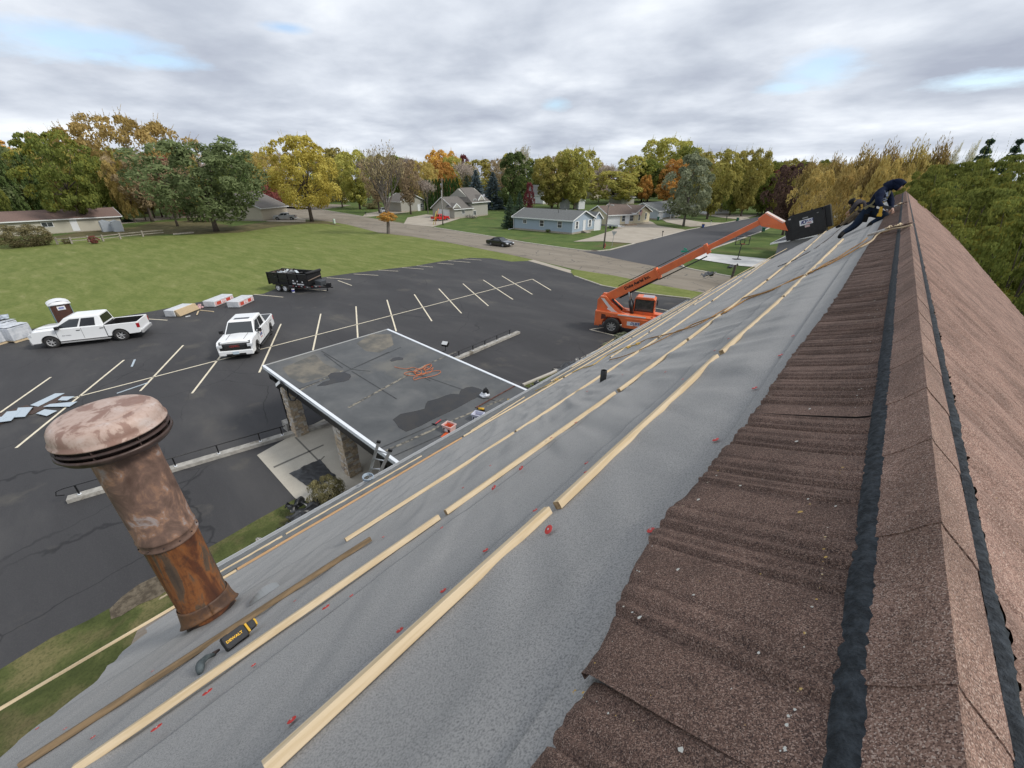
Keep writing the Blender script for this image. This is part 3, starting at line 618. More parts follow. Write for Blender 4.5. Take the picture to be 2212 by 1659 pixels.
def pier(x, y, top, lab, w_=.52):
    mb = MB(); q_ = random.Random(int(abs(x)*100)); mb.cm = 4; hw = w_/2; mb.box(x-hw+.02, x+hw-.02, y-hw+.02, y+hw-.02, 0, top-.6); z = .0
    while z < top-.62:
        h_ = q_.choice([.06, .08, .10, .13]); h_ = min(h_, top-.6-z)
        for side in range(4):
            u = -hw; 
            while u < hw-.01:
                ln = min(q_.uniform(.10, .30), hw-u); 
                if hw-(u+ln) < .06: ln = hw-u
                o_ = q_.uniform(-.004, .022); mb.cm = q_.choice([0, 0, 1, 1, 2, 2, 3])
                a0, a1, z0_, z1_ = u+.004, u+ln-.004, z+.004, z+h_-.004
                if side == 0: mb.box(x+a0, x+a1, y-hw-o_, y-hw+.05, z0_, z1_)
                if side == 1: mb.box(x+a0, x+a1, y+hw-.05, y+hw+o_, z0_, z1_)
                if side == 2: mb.box(x-hw-o_, x-hw+.05, y+a0, y+a1, z0_+.002, z1_-.002)
                if side == 3: mb.box(x+hw-.05, x+hw+o_, y+a0, y+a1, z0_+.002, z1_-.002)
                u += ln
        z += h_
    return mb.build('stone_pier', stone, can, label=lab)
pier(-17.75, 5.95, pz(-17.75), 'stone pier at the outer corner'); pier(-13.35, 5.95, pz(-13.35), 'stone pier nearer the church'); pier(-17.75, 11.6, pz(-17.75), 'stone pier on the far side')
pier(-13.35, 11.6, pz(-13.35), 'stone pier on the far side, nearer the church')
mb = MB(); mb.tube([(-18.3, 5.55, 2.95), (-18.25, 5.62, 2.75), (-18.15, 5.72, 2.5), (-18.12, 5.72, .12)], .05, 8); mb.tube([(-18.12, 5.72, .22), (-18.12, 5.72, .02)], .062, 8)
mb.build('downspout', blk, can)
# flood lamps of the canopy
glass_d = mat('lamp_glass', (.55, .56, .56), .15)
def flood(P, ang, lab, stem):
    M = Matrix.Translation(P) @ Matrix.Rotation(ang, 4, 'Z') @ Matrix.Rotation(R(-35), 4, 'X')
    t_ = thing('flood_lamp', lab, 'flood lamp', P); I = M.copy(); I.translation = (0, 0, 0)
    mb = MB(); mb.box(-.17, .17, -.12, .12, -.07, .07, I); mb.build('housing', blk, t_, bevel=.01); mb = MB(); mb.box(-.15, .15, -.10, .10, .072, .082, I); mb.build('lens', glass_d, t_)
    mb = MB(); mb.tube([(0, 0, 0)]+[tuple(s_) for s_ in stem], .02, 6); mb.build('arm', blk, t_)
    return t_
P = Vector((-17.0, 5.38, 2.95)); flood(P, R(160), 'black flood lamp hanging under the left edge of the canopy', [(.02, .25, -.05), (0, .5, -.02)])
P = Vector((-15.05, 12.6, 3.1)); flood(P, R(200), 'black flood lamp on an arm beyond the far edge of the canopy', [(0, 0, -.35), (0, -.6, -.4)])
mb = MB(); mb.tube([(-16.9, 5.6, 2.75), (-16.7, 5.5, 2.5), (-16.4, 5.45, 2.42), (-16.1, 5.5, 2.5), (-15.95, 5.62, 2.75)], .03, 6); mb.build('cable', blk, can)
# glazed entrance under the canopy
gl = mat('dark_glass', (.018, .022, .020), .06, (.03, .035, .03), 2, spec=.7)
mb = MB(); mb.box(-11.0, -8.9, 6.0, 6.08, .02, 2.1)
mb.build('entrance_glass', gl, can); mb = MB()
for x in (-11.05, -10.85, -10.0, -9.1): mb.box(x-.05, x+.05, 5.95, 6.13, 0, 2.3)
mb.box(-11.1, -8.8, 5.95, 6.13, 2.1, 2.5); mb.box(-11.15, -11.0, 6.1, 11.4, 0, 2.5); mb.build('entrance_frame', blk, can)
# ------------------------------------------------------------------ rails on concrete kerbs
rail_c = mat('old_concrete', (.30, .285, .255), .95, (.42, .40, .36), 4, col3=(.17, .15, .12), scale3=1.5, f3=(.55, .68), bump=.5, bscale=30)
def railing(bases, tops, kend, label, k0=None, post_pts=()):
    A, B = g(*bases[0]), g(*bases[-1]); d = (B-A).normalized(); rz = math.atan2(d.y, d.x); L_ = (B-A).length
    t_ = thing('handrail', label, 'handrail', A, rz); ht = max(.3, zfor(g(*bases[1]), tops[1][1]))
    ks, ke = kend; mb = MB(); n_ = 24
    for i in range(n_):
        a, b = ks+(ke-ks)*i/n_, ks+(ke-ks)*(i+1)/n_; mb.box(a+.002, b-.002, -.16+.01*nz(a*3, 1), .16+.012*nz(a*3, 7), 0, .16+.012*nz(a*2, 3))
    mb.build('kerb_base', rail_c, t_)
    mb = MB(); mb.tube([(-.35, 0, .16+ht*.35), (-.55, 0, .16+ht*.5), (-.5, 0, .16+ht*.9), (-.3, 0, .16+ht), (L_+.2, 0, .16+ht)], .02, 6); mb.build('top_rail', blk, t_)
    mb = MB()
    for p in bases:
        x = (g(*p)-A).dot(d); mb2 = MB(); mb2.box(x-.022, x+.022, -.022, .022, .14, .16+ht); mb2.build('post', blk, t_); mb2 = MB(); mb2.lathe([(.06, .165), (.05, .19), (.0, .19)], 10, (x, 0, 0)); mb2.build('foot', alu, t_)
    return t_
railing([(176.6, 1075), (383, 1016), (476, 988), (565, 960), (612, 946)], [(168.6, 1060), (376, 998), (470, 970), (560, 943), (606, 930)], (-.35, 10.4), 'black handrail on a cracked concrete kerb behind the rusty vent pipe')
railing([(992, 775), (1022, 762), (1048, 751), (1074, 740), (1101, 728)], [(990, 768), (1020, 751), (1046, 740), (1072, 729), (1099, 718)], (-1.5, 6.3), 'short black handrail on a concrete kerb beyond the canopy')
# concrete base block at the outer pier
mb = MB(); mb.box(-18.75, -18.25, 5.6, 6.0, 0, .45); tag(mb.build('concrete_block', rail_c, bevel=.02), 'weathered concrete block at the foot of the outer stone pier', 'block')
# ================================================================== things on the canopy roof
clear = mat('clear_plastic', (.55, .56, .66), .25, (.62, .63, .72), 3); pinkp = mat('pinkish_plastic', (.70, .50, .46), .3); orangep = mat('orange_plastic', (.62, .10, .02), .4); redp = mat('orange_red_caps', (.55, .07, .02), .5)
P = PR(530*0+(1450+1010/3.16)*.54861, (1500+640/3.16)*.54861)
def tub(P, m, lab, fill, rz=.25):
    t_ = thing('storage_tub', lab, 'storage tub', P, rz); mb = MB(); w_, d_, h_ = .19, .15, .26
    o_ = [(-w_, -d_), (w_, -d_), (w_, d_), (-w_, d_)]; b_ = [(x*.86, y*.86) for x, y in o_]; i_ = [(x*.92, y*.92) for x, y in o_]
    mb.add([(x, y, .0) for x, y in b_]+[(x, y, h_) for x, y in o_]+[(x, y, h_) for x, y in i_]+[(x*.95, y*.95, .03) for x, y in b_], [(3, 2, 1, 0)]+[(i, (i+1) % 4, 4+(i+1) % 4, 4+i) for i in range(4)]+[(4+i, 4+(i+1) % 4, 8+(i+1) % 4, 8+i) for i in range(4)]+[(8+i, 8+(i+1) % 4, 12+(i+1) % 4, 12+i) for i in range(4)]+[(12, 13, 14, 15)])
    mb.build('tub', m, t_); mb = MB(); mb.box(-w_-.015, w_+.015, -d_-.015, -d_, h_-.03, h_+.005); mb.box(-w_-.015, w_+.015, d_, d_+.015, h_-.03, h_+.005); mb.box(-w_-.015, -w_, -d_, d_, h_-.03, h_+.005); mb.box(w_, w_+.015, -d_, d_, h_-.03, h_+.005); mb.build('rim', m, t_)
    mb = MB(); mb.box(-.09, .05, -d_*.93-.012, -d_*.93, .05, .14); mb.build('paper_label', mat('white_paper', (.75, .75, .75), .7), t_); mb = MB(); mb.box(-.14, .14, -d_*.90-.008, -d_*.90, .04, .15); mb.build('dark_print', blk, t_)
    mb = MB(); q_ = random.Random(4)
    if fill == 'caps':
        for i in range(150): x, y = q_.uniform(-.15, .15), q_.uniform(-.11, .11); mb.lathe([(0, .004), (.017, .002), (.017, 0), (0, 0)], 7, M=Matrix.Translation((x, y, .2+.05*(1-(x/.17)**2)*q_.random())) @ Matrix.Rotation(q_.uniform(-1, 1), 4, 'X') @ Matrix.Rotation(q_.uniform(-1, 1), 4, 'Y'))
        mb.box(-.15, .15, -.11, .11, .03, .2); mb.build('plastic_caps', redp, t_)
    else: mb.box(-.13, .13, -.10, .10, .03, .13); mb.build('contents', mat('grey_contents', (.35, .35, .42), .6), t_)
    return t_
tub(PR(556, 0) if 0 else PR((1450+1010/3.16)*.54861, (1500+620/3.16)*.54861), pinkp, 'clear pinkish tub full of orange plastic caps on the canopy roof', 'caps', .15)
tub(PR((1450+1370/3.16)*.54861, (1500+480/3.16)*.54861), clear, 'clear bluish storage tub standing nearest the coiled yellow rope', 'x', .3)
P = PR((1450+995/3.16)*.54861, (1500+690/3.16)*.54861); t_ = MB(); t_.box(-.2, .2, -.16, .16, 0, .035); t_.box(-.16, .16, -.12, .12, .035, .045)
o = t_.build('tub_lid', orangep, bevel=.01); o.location = P; o.rotation_euler = (0, 0, .3); tag(o, 'orange lid lying on the canopy roof below the pinkish tub', 'lid')
t_ = thing('hammer', 'red handled hammer lying beside the puddle on the canopy roof', 'hammer', PR((1450+830/3.16)*.54861, (1500+545/3.16)*.54861), 1.75)
mb = MB(); mb.tube([(0, 0, .03), (.33, .0, .03)], .02, 8); mb.build('handle', mat('red_grip', (.5, .05, .06), .5), t_); mb = MB(); mb.box(-.03, .01, -.08, .07, .01, .05); mb.tube([(-.01, .07, .03), (-.02, .12, .02)], .012, 6); mb.build('head', blk, t_)
yel = mat('yellow_plastic', (.62, .36, .02), .45)
t_ = thing('cordless_drill', 'yellow and black power tool beside the bluish tub', 'power tool', PR((1450+1410/3.16)*.54861, (1500+375/3.16)*.54861), .5)
mb = MB(); mb.tube([(-.12, 0, .1), (.1, 0, .1)], .045, 10); mb.build('body', yel, t_); mb = MB(); mb.box(.0, .06, -.03, .03, 0, .1); mb.box(-.05, .12, -.05, .05, -.0, .06); mb.tube([(-.12, 0, .1), (-.18, 0, .1)], .03, 8); mb.build('grip', blk, t_)
t_ = thing('plastic_bag', 'crumpled black and white bag at the end of the big puddle', 'bag', PR((1450+1450/3.16)*.54861, (1500+200/3.16)*.54861), .5)
def crumple(r, seed, nu=18, nv=12, flat=1): return lambda u, v: (r[0]*math.cos(u*6.283)*math.sin(v*3.1416)*(1+.35*nz(u*5, v*5, seed)), r[1]*math.sin(u*6.283)*math.sin(v*3.1416)*(1+.35*nz(u*5+3, v*5, seed)), max(0, r[2]*(1-math.cos(v*3.1416))*(1+.4*nz(u*4, v*6, seed+3))))
mb = MB(); mb.grid(crumple((.20, .16, .10), 3), 18, 12); mb.build('white_bag', mat('white_film', (.62, .65, .70), .35), t_); mb = MB(); mb.grid(lambda u, v: tuple(Vector(crumple((.13, .12, .15), 8)(u, v))+Vector((.03, .05, .06))), 16, 10); mb.build('black_cloth', blk, t_)
mb = MB(); P0, P1 = PR((1450+1345/3.16)*.54861, (1500+335/3.16)*.54861, .02), PR((1450+1825/3.16)*.54861, (1500+65/3.16)*.54861, .02); d = (P1-P0).normalized(); nn = Vector((-d.y, d.x, 0))
mb.add([P0, P1, P1+nn*.07, P0+nn*.07, P0+Vector((0, 0, .04)), P1+Vector((0, 0, .04)), P1+nn*.004+Vector((0, 0, .04)), P0+nn*.004+Vector((0, 0, .04))], [(0, 1, 2, 3), (0, 1, 5, 4), (4, 5, 6, 7), (2, 6, 7, 3)]); tag(mb.build('metal_angle', mat('rusty_red', (.12, .05, .04), .7, (.2, .09, .07), 6)), 'long rust red metal angle lying across the canopy roof', 'metal strip')
def rope(pxs, fn, r, m, name, label, cat, twist=True, sub=6, lift=0):
    P = [fn(*p) for p in pxs]; pts = []
    for i in range(len(P)-1):
        a, b, c, d = P[max(i-1, 0)], P[i], P[i+1], P[min(i+2, len(P)-1)]
        for k in range(sub):
            t = k/sub; pts.append(.5*((2*b)+(-a+c)*t+(2*a-5*b+4*c-d)*t*t+(-a+3*b-3*c+d)*t**3))
    pts.append(P[-1]); mb = MB()
    if twist:
        # lay the rope up from three strands
        Lc = [0]
        for a, b in zip(pts, pts[1:]): Lc.append(Lc[-1]+(b-a).length)
        n_ = max(8, int(Lc[-1]/(r*1.6))); n_ = min(n_, 900); fine = []; j = 0
        for i in range(n_+1):
            s_ = Lc[-1]*i/n_
            while j < len(Lc)-2 and Lc[j+1] < s_: j += 1
            t = (s_-Lc[j])/max(1e-6, Lc[j+1]-Lc[j]); fine.append(pts[j].lerp(pts[j+1], t))
        for k in range(3):
            st = []
            for i, p in enumerate(fine):
                d = (fine[min(i+1, n_)]-fine[max(i-1, 0)]).normalized(); a = d.cross(Vector((0, 0, 1))); a = a.normalized() if a.length > .01 else Vector((1, 0, 0)); b = a.cross(d)
                ph = i*.85+k*2.094; st.append(p+(a*math.cos(ph)+b*math.sin(ph))*r*.5)
            mb.tube(st, r*.62, 5)
    else: mb.tube(pts, r, 6)
    o_ = mb.build(name, m, fix=False)
    if label: tag(o_, label, cat)
    return o_
orange_c = mat('orange_cord', (.58, .17, .06), .6); yrope = mat('yellow_rope', (.62, .43, .13), .85, (.50, .32, .08), 60); orope = mat('tan_rope', (.46, .25, .085), .9, (.30, .16, .06), 50); prope = mat('pale_rope', (.62, .50, .34), .9, (.5, .38, .24), 50)
cordp = [(1020, 450), (1060, 460), (1110, 465), (1150, 455), (1185, 465), (1215, 480), (1210, 500), (1180, 505), (1160, 490), (1175, 470), (1210, 465), (1240, 475), (1245, 495), (1215, 510), (1180, 508), (1170, 488), (1200, 470), (1240, 450), (1275, 430), (1290, 440), (1270, 465), (1240, 468), (1230, 450), (1260, 435), (1285, 445), (1265, 470), (1235, 475), (1250, 455), (1280, 470), (1300, 455), (1280, 490), (1230, 500), (1190, 490), (1150, 485), (1110, 490), (1090, 500), (1120, 512), (1170, 515), (1220, 500), (1280, 485), (1340, 478), (1355, 490), (1320, 510), (1260, 525), (1200, 535), (1165, 545), (1160, 530), (1190, 518)]
rope([z2(*p) for p in cordp], lambda x, y: PR(x, y, .02+.02*rnd.random()), .011, orange_c, 'extension_cord', 'tangled orange extension cord on the canopy roof', 'cord', twist=False)
# ladder standing against the canopy
def px3(x, y): return ((1000+x/2.212)*.54861, (1700+y/2.212)*.54861)   # zoomed survey sheet
lad = thing('ladder', 'short aluminium ladder leaning on the left edge of the canopy', 'ladder')
ladm = mat('ladder_aluminium', (.50, .51, .52), .35, metal=.6)
def atz(px, py, x):                                    # point on the ray in the vertical plane y = const
    d = ray(px, py); t = x/d.y; return Vector((0, 0, H))+d*t
yl = 5.25
a0, a1 = atz(*px3(990, 425), yl-.35), atz(*px3(1085, 90), yl+.05); b0, b1 = atz(*px3(1070, 415), yl-.35), atz(*px3(1185, 165), yl+.05)
for p, q_ in ((a0, a1), (b0, b1)):
    mb = MB(); mb.bar(p, q_, .035, .09); mb.build('rail', ladm, lad); mb = MB(); e = (q_-p).normalized(); mb.bar(q_-e*.02, q_+e*.05, .06, .12); mb.build('rubber_foot', blk, lad)
for t in (.08, .32, .58, .80):
    mb = MB(); mb.tube([a0.lerp(a1, t), b0.lerp(b1, min(1, t*1.12))], .022, 6); mb.build('rung', ladm, lad)
t_ = MB(); c = RL(SE-.15, 4.15, .12)
for k in range(5): t_.tube([(c.x+.13*math.cos(i/16*6.283)*(1+.05*k), c.y+.13*math.sin(i/16*6.283), c.z+.012*k) for i in range(17)], .014, 6)
tag(t_.build('hose_coil', mat('blue_grey_hose', (.30, .36, .42), .5)), 'coiled blue grey hose on the gutter below the ladder', 'hose')
# ================================================================== roof fittings and ropes
rust = bpy.data.materials.new('rusty_steel'); rust.use_nodes = True; t = rust.node_tree; p = t.nodes['Principled BSDF']; p.inputs['Roughness'].default_value = .62; p.inputs['Metallic'].default_value = .15
def nn(k, **kw):
    n = t.nodes.new(k)
    for a, b in kw.items():
        if a == 'i':
            for x, y in b.items(): n.inputs[x].default_value = y
        else: setattr(n, a, b)
    return n
def rustmat(stops, scl, mstretch, name, stops2=None, s2=(0, 0, 0)):
    global t
    m = bpy.data.materials.new(name); m.use_nodes = True; t = m.node_tree; p = t.nodes['Principled BSDF']; p.inputs['Roughness'].default_value = .6; p.inputs['Metallic'].default_value = .1; p.inputs['Specular IOR Level'].default_value = .35
    tcn = nn('ShaderNodeTexCoord'); mp_ = nn('ShaderNodeMapping'); mp_.inputs['Scale'].default_value = mstretch; t.links.new(tcn.outputs['Object'], mp_.inputs[0])
    n1 = nn('ShaderNodeTexNoise', i={'Scale': scl, 'Detail': 6, 'Roughness': .6, 'Distortion': .6}); t.links.new(mp_.outputs[0], n1.inputs[0])
    cr = nn('ShaderNodeValToRGB'); e = cr.color_ramp.elements
    while len(e) < len(stops): e.new(.5)
    for el, (ps, c) in zip(e, stops): el.position = ps; el.color = (*c, 1)
    t.links.new(n1.outputs[0], cr.inputs[0])
    n2 = nn('ShaderNodeTexNoise', i={'Scale': scl*5, 'Detail': 5, 'Roughness': .7}); t.links.new(tcn.outputs['Object'], n2.inputs[0])
    mr = nn('ShaderNodeMapRange', i={1: .52, 2: .66, 3: 0, 4: .55}); t.links.new(n2.outputs[0], mr.inputs[0])
    mx_ = nn('ShaderNodeMix', data_type='RGBA'); t.links.new(mr.outputs[0], mx_.inputs[0]); t.links.new(cr.outputs[0], mx_.inputs[6]); mx_.inputs[7].default_value = (*(stops2 or (.10, .055, .04)), 1)
    t.links.new(mx_.outputs[2], p.inputs['Base Color'])
    bn = nn('ShaderNodeBump', i={'Strength': .25, 'Distance': .004}); t.links.new(n2.outputs[0], bn.inputs['Height']); t.links.new(bn.outputs[0], p.inputs['Normal']); return m
m_cap = rustmat([(.34, (.26, .155, .12)), (.44, (.28, .18, .145)), (.48, (.44, .32, .265)), (.60, (.50, .385, .33)), (.75, (.55, .49, .46))], 7, (1, 1, 1), 'weathered_copper_paint', (.33, .21, .17))
m_up = rustmat([(.30, (.085, .050, .038)), (.43, (.12, .075, .057)), (.51, (.17, .105, .08)), (.57, (.27, .155, .10)), (.64, (.30, .26, .25)), (.72, (.22, .14, .10))], 6.5, (1, 1, .7), 'mottled_rust', (.13, .08, .06))
m_lo = rustmat([(.32, (.045, .018, .012)), (.43, (.11, .040, .018)), (.50, (.235, .090, .03)), (.53, (.115, .075, .048)), (.62, (.07, .052, .04))], 4.2, (1, 1, .28), 'streaked_rust', (.05, .03, .022))
m_in = mat('dark_rust', (.030, .020, .017), .7, (.06, .035, .03), 12)
# the big flue: base on the roof, pipe straight up
s_, y_ = onroof(462, 1335); B = RL(s_, y_, .02)
depth = lambda P: (-(P.x)*SH+P.y*CH)*CP-(P.z-H)*SP
ztop = zfor(B, 932); zjoint = zfor(B, 1153); rp = .174
vent = thing('flue_pipe', 'tall rusty flue pipe with a wide mushroom cap rising from the underlayment', 'flue', B, rot=(.018, -.022, 0))
z1, zj = ztop-B.z, zjoint-B.z
mb = MB(); mb.smooth = True
mb.lathe([(rp*1.06, -.12), (rp*1.06, .02), (rp, .03), (rp, zj+.02)], 48); mb.build('lower_pipe', m_lo, vent, label='orange and brown rust streaked lower section')
mb = MB(); mb.smooth = True; mb.lathe([(rp+.004, zj-.02), (rp+.014, zj-.014), (rp+.014, zj-.004), (rp+.006, zj+.004), (rp+.006, zj+.045), (rp+.013, zj+.052), (rp+.006, zj+.06), (rp+.004, z1+.1)], 48)
mb.build('upper_pipe', m_up, vent, label='mottled brown upper section')
mb = MB(); mb.smooth = False
for k in range(12): a = k/12*6.283+.2; mb.blob(((rp+.012)*math.cos(a), (rp+.012)*math.sin(a), zj+.018), (.006, .006, .006), 6, 4)
mb.build('rivet', m_in, vent)
# cone flashing round the foot, following the slope
mb = MB(); mb.smooth = True; nseg = 56; rows = []
for i in range(7):
    tt = i/6; row = []
    for k in range(nseg+1):
        a = k/nseg*6.2832; base = Vector((math.cos(a), math.sin(a), 0)); rr = rp*(1.27-.22*tt**.5)+.004*nz(a*2, tt*3)
        sx_ = base.x*rr; z = .03+ (sx_*math.tan(TH))*(1-tt*.55)*.9+tt*.19+.03
        row.append(Vector((sx_, base.y*rr, z)))
    rows.append(row)
vs = [v for r_ in rows for v in r_]; m_ = nseg+1
mb.add(vs, [(i*m_+j, i*m_+j+1, (i+1)*m_+j+1, (i+1)*m_+j) for i in range(6) for j in range(nseg)]); fl = mb.build('flashing', rustmat([(.3, (.05, .03, .022)), (.5, (.11, .065, .045)), (.6, (.17, .085, .04)), (.7, (.10, .07, .055))], 6, (1, 1, .5), 'flashing_rust', (.06, .04, .03)), vent, label='flared rusty flashing collar'); md = fl.modifiers.new('s', 'SOLIDIFY'); md.thickness = .004
mb = MB(); mb.smooth = True; mb.lathe([(rp*1.0, -.3), (rp*1.02, .12)], 32); mb.build('inner_sleeve', m_in, vent)
# mushroom cap
rc = .288; zc_ = z1+.01
mb = MB(); mb.smooth = True; mb.lathe([(0, zc_+.158), (.10, zc_+.157), (.175, zc_+.153), (.208, zc_+.148), (.212, zc_+.144), (.218, zc_+.146), (.244, zc_+.138), (.268, zc_+.120), (rc-.006, zc_+.098), (rc+.002, zc_+.060), (rc+.004, zc_+.036), (rc+.014, zc_+.028), (rc+.014, zc_+.020), (rc-.01, zc_+.020), (rc-.02, zc_+.06), (.18, zc_+.11), (0, zc_+.12)], 72)
mb.build('cap', m_cap, vent, label='pale pinkish domed cap with rust spots')
mb = MB(); mb.smooth = True; mb.lathe([(rc+.002, zc_-.010), (rc+.010, zc_-.013), (rc+.014, zc_-.020), (rc+.010, zc_-.024), (rc, zc_-.018), (rc-.01, zc_-.012)], 72)
mb.lathe([(rc-.02, zc_+.046), (rc-.035, zc_-.01), (.24, zc_-.075), (.21, zc_-.105), (.205, zc_-.110), (.198, zc_-.105), (.23, zc_-.07), (rc-.045, zc_+.01)], 72)
mb.build('louvre_ring', m_in, vent)
mb = MB(); mb.smooth = True; mb.lathe([(rc+.008, zc_-.045), (rc+.018, zc_-.048), (rc+.020, zc_-.062), (rc-.004, zc_-.095), (.22, zc_-.118), (.17, zc_-.132), (.17, zc_-.128), (.22, zc_-.112), (rc-.010, zc_-.088), (rc+.010, zc_-.062)], 72)
mb.build('wind_band', mat('brown_steel', (.045, .028, .023), .45, (.085, .055, .045), 10, metal=.3), vent)
for k in range(8):
    mb = MB(); a = k/8*6.283+.3; M = Matrix.Rotation(a, 4, 'Z'); mb.box(rc-.09, rc+.008, -.002, .002, zc_-.07, zc_+.015, M); mb.build('strut', m_in, vent)
tar = mat('torn_sealant', (.10, .12, .15), .6, (.30, .33, .38), 30, .5, .6, bump=1, bscale=60)
mb = MB(); q = random.Random(9); N_ = Vector((-ST, 0, CT)); T_ = Vector((0, 1, 0)); D_ = Vector((-CT, 0, -ST)); C0 = RL(s_, y_, .014)
for k in range(90):
    a = q.uniform(0, 6.283); r0 = .20+.05*q.random(); L0 = .03+.09*q.random()*(1 if abs(math.sin(a)) > .2 else .5); e = D_*math.cos(a)*1.5+T_*math.sin(a); f = D_*(-math.sin(a))+T_*math.cos(a)
    a_, b_ = C0+e*r0, C0+e*(r0+L0)+N_*q.uniform(0, .02); w0 = q.uniform(.004, .02); mb.add([a_-f*w0, a_+f*w0, b_+f*w0*.4+N_*.003, b_-f*w0*.5+N_*.002], [(0, 1, 2, 3)])
mb.build('torn_sealant', tar, vent, fix=False)
mb = MB(); P = RL(*onroof(572, 1292), .012)
mb.grid(lambda u, v: tuple(P+T_*(-.10+.22*u)+D_*(.07-.14*v)*(1-u*.5)+N_*(.05*math.sin(u*2.5)*(1-v)+.012)), 8, 5); tag(mb.build('flashing_scrap', mat('grey_scrap', (.30, .31, .31), .4, metal=.4)), 'bent grey scrap of flashing beside the flue foot', 'metal scrap')
# plumbing stack
s2, y2 = onroof(1303, 825); B2 = RL(s2, y2, .01); vt = thing('plumbing_stack', 'black plastic plumbing vent standing in the middle of the underlayment', 'vent pipe', B2)
h2 = zfor(B2, 803)-B2.z; r2 = .045
mb = MB(); mb.smooth = True; mb.lathe([(r2, -.06), (r2, h2+.02), (r2-.006, h2+.024), (r2-.009, h2+.02), (r2-.009, h2-.12)], 24); mb.build('pipe', mat('black_plastic', (.012, .013, .014), .4), vt)
mb = MB()
for k in range(34):
    a = q.uniform(0, 6.283); e = D_*math.cos(a)*1.3+T_*math.sin(a); f = D_*(-math.sin(a))+T_*math.cos(a); w0 = .008; a_, b_ = e*(r2*.9), e*(r2+.05*q.random()); mb.add([a_-f*w0+N_*.01, a_+f*w0+N_*.01, b_+f*w0*.4+N_*.004, b_-f*w0*.5+N_*.004], [(0, 1, 2, 3)])
mb.build('torn_sealant', tar, vt, fix=False)
# safety ropes
def rr(off): return lambda x, y: RL(*onroof(x, y, off), off)
def zc4(x, y): return ((2400+x/2.011)*.54861, (800+y/2.011)*.54861)
ra = [zc4(*p) for p in [(2212, 215), (2130, 245), (2080, 290), (1990, 340), (1900, 395), (1780, 460), (1700, 500), (1605, 540), (1500, 590), (1400, 635), (1280, 690), (1180, 725), (1090, 760), (1000, 810), (900, 870), (780, 915), (660, 960), (560, 1010), (470, 1035), (380, 1055), (300, 1075), (225, 1110)]]
rb = [zc4(*p) for p in [(2040, 275), (1985, 320), (1900, 370), (1810, 430), (1720, 475), (1600, 545), (1540, 568), (1450, 605), (1350, 655), (1230, 705), (1120, 735), (1050, 755), (960, 815), (860, 870), (750, 935), (640, 985), (540, 1010), (450, 1060), (330, 1120), (210, 1175), (100, 1215), (0, 1240)]]
rope(ra, rr(.045), .011, orope, 'safety_rope', 'tan twisted safety rope running down the roof from the near ridge anchor, upper strand', 'rope')
rope(rb, rr(.045), .009, orope, 'safety_rope', 'second thinner tan rope crossing beneath the first on the underlayment', 'rope')
def zb(x, y): return ((2100+x/2.765)*.54861, (1100+y/2.765)*.54861)
rc_ = [zb(*p) for p in [(1150, 690), (1100, 715), (1040, 730), (960, 755), (860, 800), (770, 845), (650, 930), (520, 970), (370, 1040), (260, 1090), (140, 1160), (20, 1215)]]+[z7(*p) for p in [(2212, 80), (2100, 110), (2010, 150), (1930, 190), (1880, 230)]]
rope(rc_[:12], rr(.04), .013, yrope, 'yellow_rope', 'frayed yellow rope along the eave battens', 'rope')
rope([z7(*p) for p in [(2140, 90), (2040, 140), (1960, 180), (1900, 225), (1830, 235), (1780, 245), (1735, 235), (1740, 225), (1775, 235), (1770, 250), (1740, 262), (1660, 300), (1580, 350), (1510, 375), (1470, 395), (1480, 410), (1540, 420), (1600, 375), (1660, 320), (1700, 295), (1740, 305), (1790, 290), (1850, 250), (1920, 205), (2000, 175)]], lambda x, y: PR(x, y, .03), .014, yrope, 'rope_coil', 'loose end of yellow rope looped on the canopy roof', 'rope')
# knots
for i, (x, y) in enumerate(((1140, 700), (1040, 738), (255, 1092))):
    P = RL(*onroof(*zb(x, y), .05), .05); mb = MB()
    for k in range(7): a = k*.9; mb.tube([tuple(P+Vector((.035*math.cos(a+j), .05*math.sin(a*1.3+j), .02*math.cos(j*2)))) for j in (0, .8, 1.6, 2.4)], .011, 5)
    tag(mb.build('rope_knot', yrope), ['yellow knot highest up the battens below the ropes', 'yellow knot between two rope ends on the low battens', 'small yellow knot at the eave edge near the canopy corner'][i], 'knot')
# anchors strapped over the ridge
def zp(x, y): return ((3000+x/3.16)*.54861, (650+y/3.16)*.54861)
whp = mat('white_sleeve', (.70, .68, .66), .6, (.45, .42, .40), 18); strap_m = mat('webbing', (.22, .13, .12), .8, (.5, .42, .36), 25, .45, .6)
def anchor(pts, lab, knot):
    P = [RL(*onroof(*zp(*q_), .07), .07) for q_ in pts]; t_ = thing('ridge_anchor', lab, 'roof anchor', P[0]); O = P[0]+Vector((0, 0, -.03))
    mb = MB(); mb.tube([p_-O for p_ in P[:2]], .022, 8); mb.build('sleeve', whp, t_); mb = MB(); mb.bar(P[1]-O, P[2]-O, .045, .006); mb.bar(P[2]-O, P[3]-O, .04, .006); mb.build('strap', strap_m, t_)
    mb = MB()
    for k in range(knot): a = k*1.1; c = (P[1]-O).lerp(P[2]-O, k/knot); mb.tube([tuple(c+Vector((.035*math.cos(a+j), .04*math.sin(a+j*1.2), .01+.012*math.cos(j*1.5)))) for j in (0, .7, 1.4, 2.1, 2.8)], .009, 5)
    mb.build('rope_wrap', prope, t_); return t_
anchor([(1320, 895), (1560, 820), (1760, 775), (1862, 745)], 'white roof anchor with pale rope wrapped round it, nearest the camera', 9)
anchor([(1600, 550), (1700, 510), (1760, 490), (1808, 470)], 'farther roof anchor strap at the kneeling worker\'s hands', 4)
